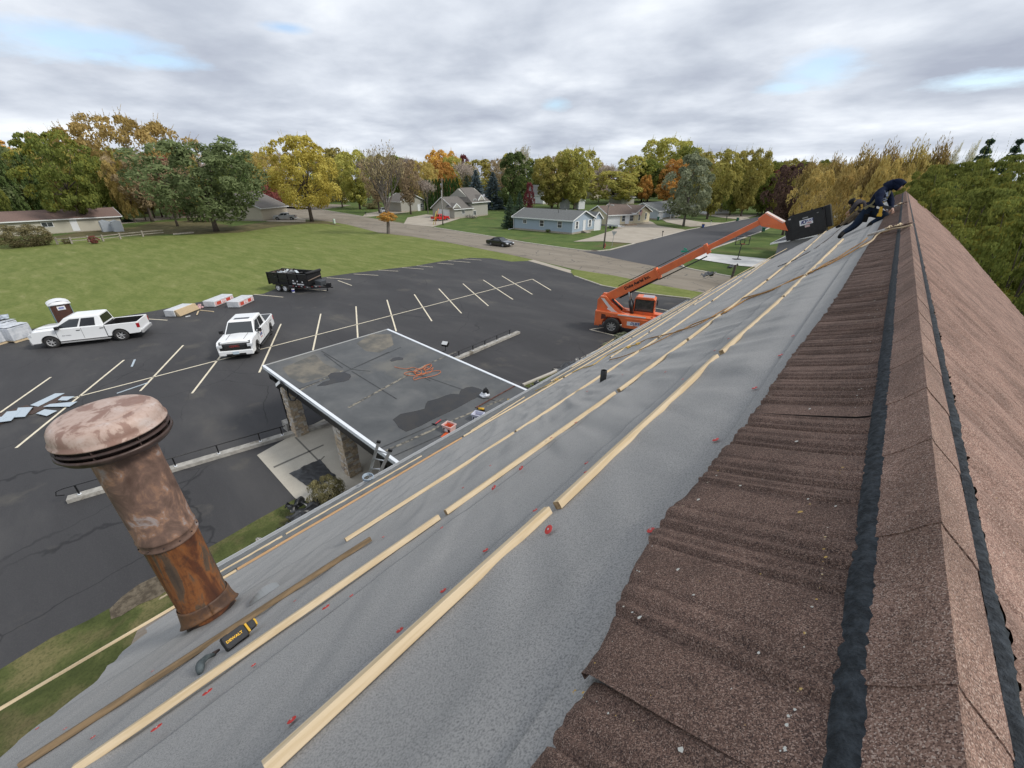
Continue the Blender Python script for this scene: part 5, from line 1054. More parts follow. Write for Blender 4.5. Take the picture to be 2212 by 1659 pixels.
mb = MB(); mb.tube([(X1t+.04, -hwt, z1t+.12), (X1t+.04, hwt, z1t+.12)], .13, 12); mb.build('rolled_tarp', mat('tarp', (.018, .018, .020), .7, bump=.5, bscale=15), tr); mb = MB(); mb.bar((X1t+.05, -.95, 1.25), (X1t+.05, .95, 1.45), .08, .05); mb.build('front_brace', mat('brown_rust_bar', (.25, .19, .15), .7), tr)
mb = MB()
for s_ in (-1, 1): mb.box(-1.0, 1.0, s_*(hwt+.16)-.16, s_*(hwt+.16)+.12, .80, .84); mb.box(-1.0, 1.0, s_*(hwt+.27)-.02, s_*(hwt+.27)+.02, .70, .84)
mb.build('fender', bp, tr)
for s_ in (-1, 1):
    for x in (-.43, .43): wheel(tr, x*1.0, s_*(hwt+.15), .385, .22, white_p, 8, .62)
refl_r, refl_w = mat('reflector_red', (.45, .03, .03), .3), mat('reflector_white', (.75, .75, .75), .3)
for i in range(9):
    x = 1.25+i*.34; yy = -(hwt+.02) if x < X1t else -(.75-(x-X1t)*.4)-.05
    mb = MB(); mb.box(x, x+.15, yy-.012, yy+.0, .60, .66); mb.build('reflector', refl_w if i % 2 else refl_r, tr)
for x0_, x1_, z0_ in ((1.35, 1.75, .86), (1.9, 2.7, .80), (1.4, 1.58, 1.12), (1.9, 2.05, 1.08), (2.5, 2.64, 1.05)):
    mb = MB(); mb.box(x0_, x1_, -hwt-.075, -hwt-.067, z0_, z0_+.13); mb.build('sticker', refl_w, tr)
q = random.Random(2); scrap = [mat('scrap_white', (.55, .60, .62), .5), mat('scrap_brown', (.10, .07, .05), .9), mat('scrap_grey', (.22, .23, .24), .7)]
mb = MB()
for i in range(60):
    mb.cm = q.choice([0, 0, 1, 1, 2]); M = Matrix.Translation((q.uniform(-1.5, .9), q.uniform(-.8, .8), q.uniform(1.45, 1.95)-.12*abs(i/60))) @ Matrix.Rotation(q.uniform(0, 3), 4, 'Z') @ Matrix.Rotation(q.uniform(-.9, .9), 4, 'X') @ Matrix.Rotation(q.uniform(-.6, .6), 4, 'Y'); mb.box(-q.uniform(.15, .5), q.uniform(.15, .5), -.12, .12, -.008, .008, M)
mb.cm = 1; mb.grid(lambda u, v: (X0t+.05+u*2.9, -.95+1.9*v, 1.5+.25*nz(u*5, v*5)-u*.5), 16, 10)
tag(mb.build('scrap_heap', scrap, kind='stuff'), 'heap of torn white and brown scrap inside the dump trailer', 'scrap'); o = bpy.data.objects['scrap_heap']; o.location = c; o.rotation_euler = (0, 0, rz)
P = g((1000+1080/6.9125)*.54861, (1020+915/6.9125)*.54861); t_ = thing('bucket', 'blue and white bucket on the asphalt by the trailer wheels', 'bucket', P); mb = MB(); mb.lathe([(.0, 0), (.13, 0), (.14, .14)], 18); mb.build('base', refl_w, t_); mb = MB(); mb.lathe([(.142, .14), (.15, .3)], 18); mb.build('band', mat('blue_plastic', (.06, .07, .36), .4), t_); mb = MB(); mb.lathe([(.15, .3), (.16, .34), (.16, .38), (0, .39)], 18); mb.build('lid', refl_w, t_)
# ------------------------------------------------------------------ lumber packs wrapped in white film
film = mat('white_film_wrap', (.66, .67, .68), .35, (.56, .58, .60), 3, bump=.5, bscale=4, bdist=.06); rprint = mat('red_film_print', (.55, .08, .05), .4)
def z6(x, y): return ((600+x/5.267)*.54861, (1120+y/5.267)*.54861)
def pack(fl, fr, br, hpx, label, logo=True, open_=False):
    A, B, C = g(*z6(*fl)), g(*z6(*fr)), g(*z6(*br)); ux = (B-A); L1 = ux.length; ux.normalize(); uy = (C-B); L2 = uy.length; uy.normalize(); rz = math.atan2(uy.y, uy.x)
    ht = zfor(A, z6(*hpx)[1]); t_ = thing('lumber_pack', label, 'lumber pack', B, rz, 'wrapped lumber packs by the field edge'); ht = max(.45, min(ht, 1.1)); Wd = L1*abs(ux.cross(uy).z)
    mb = MB(); mb.smooth = False; mb.box(0, L2, 0, Wd, .05, ht) if not open_ else mb.box(0, L2*.92, .25, Wd, .05, ht); mb.build('wrap', film, t_, bevel=.04)
    if logo:
        for i, (a, b) in enumerate(((.02, .12), (.12, .34), (.34, .60), (.60, .82), (.82, .98))):
            mb = MB(); mb.box(L2*a, L2*b, -.006, 0, ht*.28, ht*.72); o_ = mb.build('printed_panel', rprint if i in (1, 3) else mat('white_paper', (.75, .75, .75), .7), t_)
            if i in (0, 2, 4): mb = MB(); mb.tube([(L2*(a+b)/2+L2*.08*math.cos(k/14*6.283)*(1 if i == 2 else .5), -.010, ht*.5+ht*.13*math.sin(k/14*6.283)) for k in range(15)], .02, 5); mb.build('oval_mark', rprint, t_)
        mb = MB(); mb.box(L2*.02, L2*.98, -.008, -.006, ht*.74, ht*.78); mb.box(L2*.02, L2*.98, -.008, -.006, ht*.22, ht*.26); mb.build('red_line', rprint, t_)
    if open_:
        mb = MB()
        for r_ in range(10):
            for k in range(6): mb.box(.05+.02*((r_*k) % 3), L2-.02*((k+r_) % 4), -.05+k*.05+r_*.03-.1, -.004+k*.05+r_*.03-.1, .08+r_*(ht-.1)/10, .08+r_*(ht-.1)/10+(ht-.1)/10*.88)
        mb.build('lumber', wood, t_)
    mb = MB(); mb.box(.4, .5, 0, Wd, .0, .05); mb.box(L2-.5, L2-.4, 0, Wd, 0, .05); mb.build('runner', wood_b, t_)
    return t_
pack((1095, 470), (1310, 480), (1700, 320), (1055, 340), 'wrapped lumber pack with red print, middle of the three'); pack((1570, 490), (1810, 492), (2118, 345), (1535, 355), 'wrapped lumber pack with red print nearest the dump trailer')
pack((285, 678), (545, 685), (960, 520), (225, 535), 'opened lumber pack with bare yellow boards showing', logo=False, open_=True)
for i, (a, b, m_, lb) in enumerate((((985, 545), (1270, 572), wood, 'loose lumber stick on the asphalt beside the opened pack'), ((960, 560), (928, 645), wood, 'short lumber stick leaning out of the opened pack'), ((690, 680), (790, 660), alu, 'thin pale strip lying in front of the opened pack'))):
    A, B = g(*z6(*a)), g(*z6(*b)); mb = MB(); mb.bar(A+Vector((0, 0, .04)), B+Vector((0, 0, .04+.03*(i == 1))), .09, .04); tag(mb.build('loose_stick', m_), lb, 'lumber')
P = g(*z6(975, 500)); mb = MB(); mb.grid(lambda u, v: (P.x+(u-.5)*.9+.2*nz(u*4, v*4, 1), P.y+(v-.5)*.5+.2*nz(u*4, v*4, 5), .16+.25*nz(u*5, v*5, 9)), 10, 10); tag(mb.build('torn_wrap', mat('pink_wrap', (.60, .38, .38), .5)), 'crumpled pink and white torn wrap at the end of the opened pack', 'wrap')
# pallets of wrapped shingles at the left edge
pf = mat('clear_wrap', (.62, .64, .67), .25, (.45, .48, .52), 2.5, bump=.6, bscale=6, bdist=.05)
def z8(x, y): return ((x/11.06)*.54861, (1250+y/11.06)*.54861)
def pallet(corner, ln, wd, ht, rz, label):
    t_ = thing('wrapped_pallet', label, 'pallet', g(*z8(*corner)), rz, 'wrapped pallets at the left edge'); mb = MB()
    mb.grid(lambda u, v: (ln*u, .04+wd*v, .14+ht*(1-.10*abs(nz(u*3, v*3, corner[0])))), 10, 8)
    mb.box(0, ln, .04, wd, .14, .14+ht*.93); mb.build('wrapped_load', pf, t_, bevel=.05)
    mb = MB()
    for k in range(int(ln/.16)): mb.box(k*.16+.01, k*.16+.11, 0, wd+.04, .11, .13)
    for y in (0, wd/2, wd-.05): mb.box(0, ln, y, y+.09, .02, .11)
    mb.build('pallet_base', wood, t_); return t_
d0 = (g(*z8(1600, 850))-g(*z8(700, 1130))); rz = math.atan2(d0.y, d0.x)
pallet((690, 1130), 2.1*(d0.length/2.1), 1.7, 1.0, rz, 'film wrapped pallet right in front of the crew cab pickup'); pallet((-900, 1500), 2.6, 1.6, .8, rz, 'film wrapped pallet cut off by the picture edge, lower one'); pallet((-400, 1130), 2.1, 1.7, 1.0, rz, 'film wrapped pallet behind the others at the left edge')
P = g(*z8(300, 700)); mb = MB(); mb.grid(lambda u, v: (P.x+(u-.5)*1.6, P.y+(v-.5)*1.1, 1.25+.16*nz(u*4, v*4)), 12, 8); tag(mb.build('tarp', mat('dark_grey_tarp', (.14, .16, .19), .5, (.5, .55, .6), 3)), 'dark grey tarp bunched on the wrapped pallets', 'tarp')
# portable toilet behind the pickup
def z9(x, y): return ((100+x/4.096)*.54861, (1150+y/4.096)*.54861)
tp = z9(520, 170)
def topat(px, py, z): return g(px, py, z)
P1, P2, P3 = topat(*z9(370, 222), 2.05), topat(*z9(680, 175), 2.05), topat(*z9(305, 190), 2.05)
w1 = (P2-P1); rz = math.atan2(w1.y, w1.x); wd = 1.12
brn = mat('brown_plastic', (.085, .035, .022), .55, (.06, .025, .018), 4); teal = mat('grey_blue_plastic', (.20, .29, .31), .6); wpl = mat('white_plastic', (.78, .79, .80), .45)
tl = thing('portable_toilet', 'brown portable toilet with a white domed roof behind the pickup', 'portable toilet', (P1.x, P1.y, 0), rz)
mb = MB(); mb.box(0, .03, 0, wd, .12, 2.05); mb.box(wd-.03, wd, 0, wd, .12, 2.05); mb.box(0.03, wd-.03, wd-.03, wd, .12, 2.05)
for s_ in (0, wd):
    for k in range(6): mb.box(s_-.012, s_+.012, .12+k*.17, .19+k*.17, .2, 1.9)
mb.build('side_panel', teal, tl); mb = MB(); mb.box(.03, wd-.03, .02, .07, .12, 2.12); mb.build('front_wall', brn, tl); mb = MB(); mb.box(.16, wd-.16, -.015, .02, .2, 1.98)
for k in range(3): mb.box(.22+k*.26, .40+k*.26, -.025, -.015, .3, 1.3)
mb.build('door', brn, tl, bevel=.01); mb = MB(); mb.box(.36, .80, -.035, -.026, 1.62, 1.90); mb.build('sign', wpl, tl, label='white sign with a blue oval emblem')
mb = MB(); mb.tube([(.58+.15*math.cos(k/16*6.283), -.038, 1.76+.07*math.sin(k/16*6.283)) for k in range(17)], .012, 5); mb.prism([(.46, 1.73), (.70, 1.73), (.70, 1.79), (.46, 1.79)], -.042, -.036, 'y'); mb.build('emblem', mat('blue_print', (.10, .14, .42), .5), tl)
mb = MB(); mb.smooth = True; mb.grid(lambda u, v: (-.06+u*(wd+.12), -.08+v*(wd+.16), 2.05+.25*math.sin(u*math.pi)**.6+.03*math.sin(v*3.14)), 14, 6); mb.prism([(-.06, 2.0), (wd+.06, 2.0), (wd+.06, 2.07), (wd/2+.3, 2.24), (wd/2-.3, 2.24), (-.06, 2.07)], -.08, wd+.08, 'y'); mb.build('roof', wpl, tl); mb = MB(); mb.box(-.02, wd+.02, -.02, wd+.02, 0, .12); mb.build('base', brn, tl)
mb = MB(); mb.box(.85, .93, -.03, -.016, 1.05, 1.12); mb.build('latch', wpl, tl)
# pale metal sheets dumped on the asphalt
def zs(x, y): return (x/1.8433*.54861, (1000+y/1.8433)*.54861)
pan = mat('pale_blue_panel', (.46, .53, .58), .4, (.40, .47, .53), 8, stretch=(1, 6, 1)); brp = mat('brown_panel', (.07, .045, .035), .8)
def panel(pts, m_, lab, z): 
    P = [g(*zs(*p_)) for p_ in pts]; mb = MB(); up = Vector((0, 0, z)); mb.add([p_+up for p_ in P]+[p_+up+Vector((0, 0, .02)) for p_ in P], [(0, 1, 2, 3), (4, 5, 6, 7)]+[(i, (i+1) % 4, 4+(i+1) % 4, 4+i) for i in range(4)]); tag(mb.build('scrap_sheet', m_), lab, 'scrap sheet', 'discarded metal panels on the asphalt')
panel([(-260, 1250), (200, 1100), (250, 1130), (-200, 1330)], brp, 'brown panel underneath the pale panels, farthest left', .02)
panel([(60, 1190), (470, 1025), (500, 1040), (240, 1165)], brp, 'brown panel underneath the two upper pale panels', .02)
for i, (p_, lb) in enumerate((([(225, 1105), (405, 1020), (472, 1018), (280, 1115)], 'long pale blue panel highest of the scattered sheets'), ([(425, 1070), (455, 1045), (545, 1042), (490, 1072)], 'small pale panel right of the long upper one'), ([(320, 1120), (370, 1100), (565, 1082), (510, 1118)], 'pale panel pointing toward the flue cap'), ([(270, 1170), (330, 1140), (420, 1150), (345, 1188)], 'small pale panel lowest right of the pile'), ([(105, 1200), (140, 1130), (245, 1125), (190, 1195)], 'square pale panel in the middle of the pile'), ([(-20, 1240), (60, 1160), (160, 1150), (90, 1225)], 'pale panel left of the square one'), ([(-180, 1260), (-90, 1200), (60, 1200), (-40, 1270)], 'pale panel cut by the left picture edge'))): panel(p_, pan, lb, .05+.012*i)
A, B = g(*zs(850, 1015)), g(*zs(1075, 938)); mb = MB(); mb.bar(A+Vector((0, 0, .03)), B+Vector((0, 0, .03)), .06, .03); tag(mb.build('loose_strip', pan), 'long thin pale strip lying behind the flue cap', 'strip')
A, B = g(*zs(958, 820)), g(*zs(980, 770)); mb = MB(); mb.bar(A+Vector((0, 0, .03)), B+Vector((0, 0, .03)), .10, .03); tag(mb.build('loose_strip', pan), 'short pale strip alone on the asphalt between parking lines', 'strip')
# ================================================================== HOUSES
def siding(name, c, c2=None):
    m = bpy.data.materials.new(name); m.use_nodes = True; t_ = m.node_tree; p = t_.nodes['Principled BSDF']; p.inputs['Roughness'].default_value = .7
    tc_ = t_.nodes.new('ShaderNodeTexCoord'); sx = t_.nodes.new('ShaderNodeSeparateXYZ'); t_.links.new(tc_.outputs['Object'], sx.inputs[0])
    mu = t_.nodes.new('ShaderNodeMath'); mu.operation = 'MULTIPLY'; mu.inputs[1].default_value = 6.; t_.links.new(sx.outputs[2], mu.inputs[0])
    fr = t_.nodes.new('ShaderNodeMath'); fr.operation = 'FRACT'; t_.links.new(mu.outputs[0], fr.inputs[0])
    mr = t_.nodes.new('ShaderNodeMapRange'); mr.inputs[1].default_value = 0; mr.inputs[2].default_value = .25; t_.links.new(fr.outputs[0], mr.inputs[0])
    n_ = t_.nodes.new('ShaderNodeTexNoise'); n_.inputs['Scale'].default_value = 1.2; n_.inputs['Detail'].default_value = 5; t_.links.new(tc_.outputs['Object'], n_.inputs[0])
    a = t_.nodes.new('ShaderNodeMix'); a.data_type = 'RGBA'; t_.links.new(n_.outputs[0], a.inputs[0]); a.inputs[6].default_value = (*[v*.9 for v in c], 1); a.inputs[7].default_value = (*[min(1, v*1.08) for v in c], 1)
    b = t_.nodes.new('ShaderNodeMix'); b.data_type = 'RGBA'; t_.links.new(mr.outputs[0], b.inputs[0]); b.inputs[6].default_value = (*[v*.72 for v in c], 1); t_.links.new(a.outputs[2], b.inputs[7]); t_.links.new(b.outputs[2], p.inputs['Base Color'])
    return m
def shingle(name, a, b): return mat(name, a, .95, b, 5, .4, .6, stretch=(1, 1, 3), bump=.4, bscale=30, col3=tuple(v*.75 for v in a), scale3=9, f3=(.6, .7))
wh_trim = mat('white_trim', (.72, .73, .73), .5); house_glass = mat('house_window', (.03, .035, .04), .08, (.10, .11, .12), .7, spec=.7); found = mat('foundation', (.30, .27, .22), .95, (.38, .34, .28), 3)
gar = mat('garage_door', (.68, .69, .70), .5)
class House:
    def __init__(s, name, label, cat, B, C, dep, ridge='BC', eave=None, apex=None, wall=None, roof=None, oh=.45, parent=None, fnd=.35, trim=wh_trim, minh=2.3, hip=0, ezm=None):
        Bw, Cw = g(*B), g(*C); d = (Cw-Bw).normalized(); rz = math.atan2(d.y, d.x); s.W = (Cw-Bw).length; s.D = dep; s.rz = rz; s.org = Bw; s.d = d; s.n = Vector((-d.y, d.x, 0))
        s.ez = max(minh, min(zfor(Bw, eave), 7.5)) if eave is not None else 2.6
        s.ez = ezm or s.ez
        mid = Bw+(d*s.W/2 if ridge == 'perp' else s.n*dep/2)
        s.az = max(s.ez+.8, min(zfor(mid, apex), s.ez+3.6)) if apex is not None else s.ez+1.5
        s.t = parent or thing(name, label, cat, Bw, rz); s.ridge = ridge
        s.off = Vector((0, 0, 0)) if not parent else None
        W, D, ez, az = s.W, dep, s.ez, s.az
        if parent:
            M = Matrix.Rotation(-parent.rotation_euler.z, 4, 'Z') @ Matrix.Translation(Bw-parent.location) ; M = Matrix.Rotation(-parent.rotation_euler.z, 4, 'Z') @ Matrix.Translation(Vector(Bw)-Vector(parent.location)) @ Matrix.Rotation(rz, 4, 'Z')
        else: M = Matrix.Identity(4)
        s.M = M; mb = MB(); pt = .0
        if ridge == 'perp': mb.prism([(0, 0), (W, 0), (W, ez), (W/2, az-.12), (0, ez)], 0, D, 'y', M)
        else: mb.prism([(0, 0), (D, 0), (D, ez), (D/2, az-.12), (0, ez)], 0, W, 'x', M)
        mb.build('wall', wall, s.t)
        if fnd: mb = MB(); mb.box(-.02, W+.02, -.02, D+.02, 0, fnd, M); mb.build('foundation', found, s.t)
        k = (az-ez)/((W if ridge == 'perp' else D)/2); th_ = .14
        L_ = W if ridge == 'perp' else D; E_ = D if ridge == 'perp' else W
        hp = hip*E_ if hip else 0
        def pt_(u, v, z): return M @ (Vector((u, v, z)) if ridge == 'perp' else Vector((v, u, z)))
        mb = MB()
        for s0 in (0, 1):
            ue = -oh if s0 == 0 else L_+oh; um = L_/2; ze_ = ez-k*oh
            top = [pt_(ue, -oh, ze_+th_), pt_(um, -oh+hp, az+th_), pt_(um, E_+oh-hp, az+th_), pt_(ue, E_+oh, ze_+th_)]; bot = [v-Vector((0, 0, th_)) for v in top]
            mb.add(top+bot, [(0, 1, 2, 3), (7, 6, 5, 4), (0, 3, 7, 4), (0, 1, 5, 4), (2, 3, 7, 6)])
        if hip:
            for e in (-oh, E_+oh):
                hh = -oh+hp if e < 0 else E_+oh-hp; mb.add([pt_(-oh, e, ez-k*oh+th_), pt_(L_+oh, e, ez-k*oh+th_), pt_(L_/2, hh, az+th_)], [(0, 1, 2)])
        mb.build('roof', roof, s.t)
        # fascia boards and gutters
        mb = MB(); f = .02
        for ue in (-oh, L_+oh):
            a, b = pt_(ue, -oh-f, ez-k*oh+.05), pt_(ue, E_+oh+f, ez-k*oh+.05); mb.bar(a, b, .10, .20)
        if not hip:
            for e in (-oh-f, E_+oh+f):
                for ue in (-oh-f, L_+oh+f): mb.bar(pt_(ue, e, ez-k*oh+.08), pt_(L_/2, e, az+.08), .05, .22)
        mb.build('fascia', trim, s.t)
    def win(s, side, u, z, w_, h_, frame=wh_trim, glass=None, name='window', shut=None, div=True):
        W, D = s.W, s.D; mb = MB(); o = .03
        def bx_(m, a0, a1, z0, z1, t0, t1):
            if side == 'f': m.box(a0, a1, -t1, -t0, z0, z1, s.M)
            elif side == 'l': m.box(-t1, -t0, a0, a1, z0, z1, s.M)
            elif side == 'r': m.box(W+t0, W+t1, a0, a1, z0, z1, s.M)
        a0, a1 = u-w_/2, u+w_/2
        for q_ in ((a0-.09, a0, z-.09, z+h_+.09), (a1, a1+.09, z-.09, z+h_+.09), (a0, a1, z-.09, z), (a0, a1, z+h_, z+h_+.09)): bx_(mb, *q_, .002, .07)
        if div and name == 'window': bx_(mb, (a0+a1)/2-.025, (a0+a1)/2+.025, z, z+h_, .02, .06) if w_ > h_ else bx_(mb, a0, a1, z+h_/2-.025, z+h_/2+.025, .02, .06)
        o_ = mb.build(name, frame, s.t); mb = MB(); bx_(mb, a0, a1, z, z+h_, .003, .025); p_ = mb.build('pane' if name == 'window' else 'panel', glass or house_glass, o_)
        if shut:
            mb = MB(); bx_(mb, a0-.45, a0-.10, z-.05, z+h_+.05, .002, .05); bx_(mb, a1+.10, a1+.45, z-.05, z+h_+.05, .002, .05); mb.build('shutter', shut, s.t)
        return o_
    def door(s, side, u, w_=.95, h_=2.05, z=.35, m=None): return s.win(side, u, z, w_, h_, glass=m or gar, name='door')
    def garage(s, side, u, w_=2.7, h_=2.1, m=None):
        o_ = s.win(side, u, .08, w_, h_, glass=m or gar, name='garage_door'); return o_
def at(par_house, u, v, z): return par_house.M @ Vector((u, v, z))
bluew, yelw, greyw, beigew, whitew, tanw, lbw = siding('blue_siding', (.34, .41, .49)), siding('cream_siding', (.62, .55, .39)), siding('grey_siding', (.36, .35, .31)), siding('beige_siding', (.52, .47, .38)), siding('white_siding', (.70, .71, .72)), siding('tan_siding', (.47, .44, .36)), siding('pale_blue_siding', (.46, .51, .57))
rg, rb_, rdk, rbl = shingle('grey_shingles', (.155, .160, .155), (.11, .115, .112)), shingle('brown_shingles', (.17, .125, .10), (.11, .08, .065)), shingle('taupe_shingles', (.165, .15, .135), (.12, .11, .10)), shingle('redbrown_shingles', (.20, .13, .105), (.15, .10, .085))
def zh(x, y): return ((2040+x/2.268)*.54861, (780+y/2.268)*.54861)
def z4(x, y): return ((1680+x/3.735)*.54861, (740+y/3.735)*.54861)
# 1 blue corner house
B, C, A = zh(480, 325), zh(665, 292), zh(60, 268); dl = (g(*A)-g(*B)).length
h = House('blue_house', 'blue sided corner house with grey roof at the street junction', 'house', B, C, dl, 'perp', zh(480, 200)[1], zh(590, 118)[1], bluew, rg)
for u in (.20, .50, .80): h.win('l', h.D*u, 1.15 if u < .7 else 1.5, 1.0 if u < .7 else .9, 1.15 if u < .7 else .7)
h.win('f', h.W*.20, 1.0, .8, 1.35, shut=wh_trim); h.win('f', h.W*.82, 1.0, .8, 1.35, shut=wh_trim); h.door('f', h.W*.55)
mb = MB()
for k in range(3): mb.box(h.W*.55-.9, h.W*.55+.9-.2*k, -1.3+.35*k, 0, .0+.0*k, .14*(k+1))
mb.build('steps', found, h.t); mb = MB(); mb.tube([(h.W/2-1.6, h.D*.35, h.az-.5), (h.W/2-1.6, h.D*.35, h.az+.35)], .05, 6); mb.box(h.W/2+.8, h.W/2+1.3, h.D*.12, h.D*.12+.4, h.az-.2, h.az+.25); mb.build('roof_vent', blackp, h.t)
mb = MB(); mb.tube([(-.25, h.D+.1, h.ez-.2), (-.12, h.D+.1, h.ez-.5), (-.1, h.D+.1, .2), (-1.4, h.D+.6, .05)], .07, 6); mb.build('downspout', wh_trim, h.t)
h2 = House('x', '', '', C, zh(738, 284), h.D*.6, 'perp', zh(672, 182)[1], zh(700, 128)[1], bluew, rg, parent=h.t, oh=.3); h2.garage('f', h2.W*.5, h2.W*.72, 2.1)
# 2 cream ranch
h = House('cream_house', 'cream ranch house with brown roof and a flag on its gable', 'house', zh(798, 252), zh(1038, 240), 8.5, 'BC', zh(820, 150)[1], zh(690, 72)[1], yelw, rb_)
h.garage('f', h.W*.20, 3.6, 2.2); h.win('f', h.W*.56, 1.0, .9, 1.3); h.door('f', h.W*.70); h.win('f', h.W*.86, 1.0, 1.1, 1.3); h.door('l', 4., 1.3, 2.1)
h2 = House('x', '', '', zh(1035, 242), zh(1166, 222), 9.5, 'perp', zh(1035, 132)[1], zh(1115, 68)[1], yelw, rb_, parent=h.t); h2.win('f', h2.W*.28, 1.0, .75, 1.5); h2.win('f', h2.W*.72, 1.0, .75, 1.5)
mb = MB(); mb.box(h.W*.62, h.W*.98, -1.2, 0, 0, .35); mb.build('porch_step', mat('tan_concrete', (.42, .31, .22), .9), h.t)
P = h2.t.matrix_basis @ at(h2, h2.W*.05, -.1, 2.9); fl_ = thing('flag', 'striped flag on a slanted pole at the cream house gable', 'flag', P, h.rz); mb = MB(); mb.tube([(0, 0, -.3), (.25, -1.1, .75)], .03, 6); mb.build('pole', wh_trim, fl_)
mb = MB()
for k in range(7): mb.cm = k % 2; mb.grid(lambda u, v, k=k: (.25+.1*math.sin(u*6)+.08*u+v*.10+k*.10-.1, -1.0+u*.2+.3*v*0, .70-u*1.15-k*.04), 5, 1)
mb.build('cloth', [mat('flag_red', (.45, .05, .06), .8), mat('flag_white', (.7, .7, .7), .8)], fl_, fix=False); mb = MB(); mb.grid(lambda u, v: (.15+v*.33+.1*math.sin(u*3), -1.03+u*.1, .72-u*.5-v*.1), 4, 3); mb.build('canton', mat('flag_blue', (.03, .04, .14), .8), fl_, fix=False)
# 3 grey blue house with white porch posts
h = House('grey_house', 'pale blue house with grey roof and white porch posts beyond the cream one', 'house', z3b(1447, 876), z3b(1640, 846), 9, 'BC', z3b(1450, 802)[1], z3b(1345, 738)[1], lbw, rg); h.garage('f', h.W*.12, 2.6, 2.1); h.win('f', h.W*.5, 1, 1.2, 1.2); h.win('f', h.W*.8, 1, 1.4, 1.2)
mb = MB()
for u in (.36, .52, .68): mb.box(h.W*u-.08, h.W*u+.08, -1.4, -1.24, 0, h.ez-.2)
mb.build('porch_post', wh_trim, h.t); mb = MB(); mb.box(h.W*.30, h.W*.8, -1.7, -.4, h.ez-.2, h.ez-.02); mb.build('porch_roof', rg, h.t)
h = House('grey_house', 'pale house glimpsed behind the tree trunks past the white porch posts', 'house', z3b(1720, 822), z3b(1850, 836), 9, 'BC', z3b(1720, 770)[1], z3b(1800, 735)[1], whitew, rg)
# 4 split level
B, C = z4(412, 455), z4(668, 430); dg = (g(*z4(120, 398))-g(*B)).length*.9
h = House('split_level_house', 'grey split level house with white gables behind the red pickup', 'house', B, C, max(6.5, min(dg, 9)), 'BC', z4(410, 305)[1], z4(300, 140)[1], greyw, rdk, hip=0); h.garage('l', h.D*.48, 4.6, 2.15); h.win('f', h.W*.5, 1.15, 1.0, .9)
h2 = House('x', '', '', C, z4(900, 400), 9.5, 'BC', z4(668, 195)[1], z4(560, 5)[1], greyw, rdk, parent=h.t, oh=.7, hip=.22, minh=4); h2.win('f', h2.W*.2, 3.6, 1.5, 1.2); h2.win('f', h2.W*.16, .55, 1.3, 1.1)
for hh, u, zz_, w_ in ((h2, .55, h2.ez+.1, 3.4), (h, .1, h.ez+.2, 2.6)):
    mb = MB(); x = hh.W*u; mb.prism([(x-w_/2, zz_), (x+w_/2, zz_), (x, zz_+w_*.38)], -.35, 2.6, 'y', hh.M); mb.build('gable', greyw, h.t)
    mb = MB()
    for s_ in (-1, 1): mb.bar(hh.M @ Vector((x+s_*(w_/2+.2), -.38, zz_-.05)), hh.M @ Vector((x, -.38, zz_+w_*.38+.1)), .08, .26)
    mb.build('gable_trim', wh_trim, h.t); mb = MB()
    for s_ in (0, 1): mb.prism([(x-(w_/2+.2)*(1-2*s_), zz_-.05), (x, zz_+w_*.38+.1), (x, zz_+w_*.38+.24), (x-(w_/2+.34)*(1-2*s_), zz_+.02)], -.34, 2.7, 'y', hh.M)
    mb.build('gable_roof', rdk, h.t)
P = g(*z4(660, 445)); mb = MB(); q = random.Random(4)
for i in range(260): c = P+Vector((q.gauss(0, 1.3), q.gauss(0, .5), abs(q.gauss(.35, .25)))); r = .12; a = Vector((q.gauss(0, 1), q.gauss(0, 1), q.gauss(0, 1))).normalized()*r; b = a.cross(Vector((q.random(), 1, q.random()))).normalized()*r; mb.add([c-a, c-b, c+a, c+b], [(0, 1, 2, 3)])
tag(mb.build('shrub', mat('dry_shrub', (.15, .13, .11), .9, (.35, .33, .3), 9)), 'low dry flower bed against the split level wall', 'shrub')
dsh = thing('satellite_dish', 'pale satellite dish at the right end of the split level roof', 'satellite dish', h2.t.matrix_basis @ at(h2, h2.W-.4, 1.0, h2.ez+1.2), 0)
mb = MB(); mb.smooth = True; mb.lathe([(0, 0), (.35, .06), (.5, .16)], 16, M=Matrix.Rotation(R(60), 4, 'X')); mb.build('reflector', wh_trim, dsh); mb = MB(); mb.tube([(0, 0, -.6), (0, .1, 0)], .04, 6); mb.build('mast', blackp, dsh)
# 5 ranch at far left
h = House('tan_house', 'long tan ranch house with reddish brown roof at the left edge', 'house', z1b(-700, 1175), z1b(1028, 1056), 9.5, 'BC', z1b(470, 968)[1], None, tanw, rbl, fnd=.15, ezm=2.75); h.win('f', h.W-(g(*z1b(1028, 1056))-g(*z1b(490, 1106))).length, 1.4, 1.6, .8); h.door('f', h.W-(g(*z1b(1028, 1056))-g(*z1b(690, 1088))).length)
shd = mat('shed_metal', (.42, .45, .48), .6)
for x, lb in ((860, 'grey metal shed nearest the leaning tree trunk'), (955, 'second grey metal shed right against the tan house corner')):
    P = g(*z1b(x, 1082)); zt = zfor(P, z1b(x, 985)[1]); mb = MB(); mb.prism([(0, 0), (1.6, 0), (1.6, zt-.3), (.8, zt), (0, zt-.3)], 0, 1.4, 'y', Matrix.Translation(P) @ Matrix.Rotation(h.rz, 4, 'Z')); tag(mb.build('shed', shd), lb, 'shed')
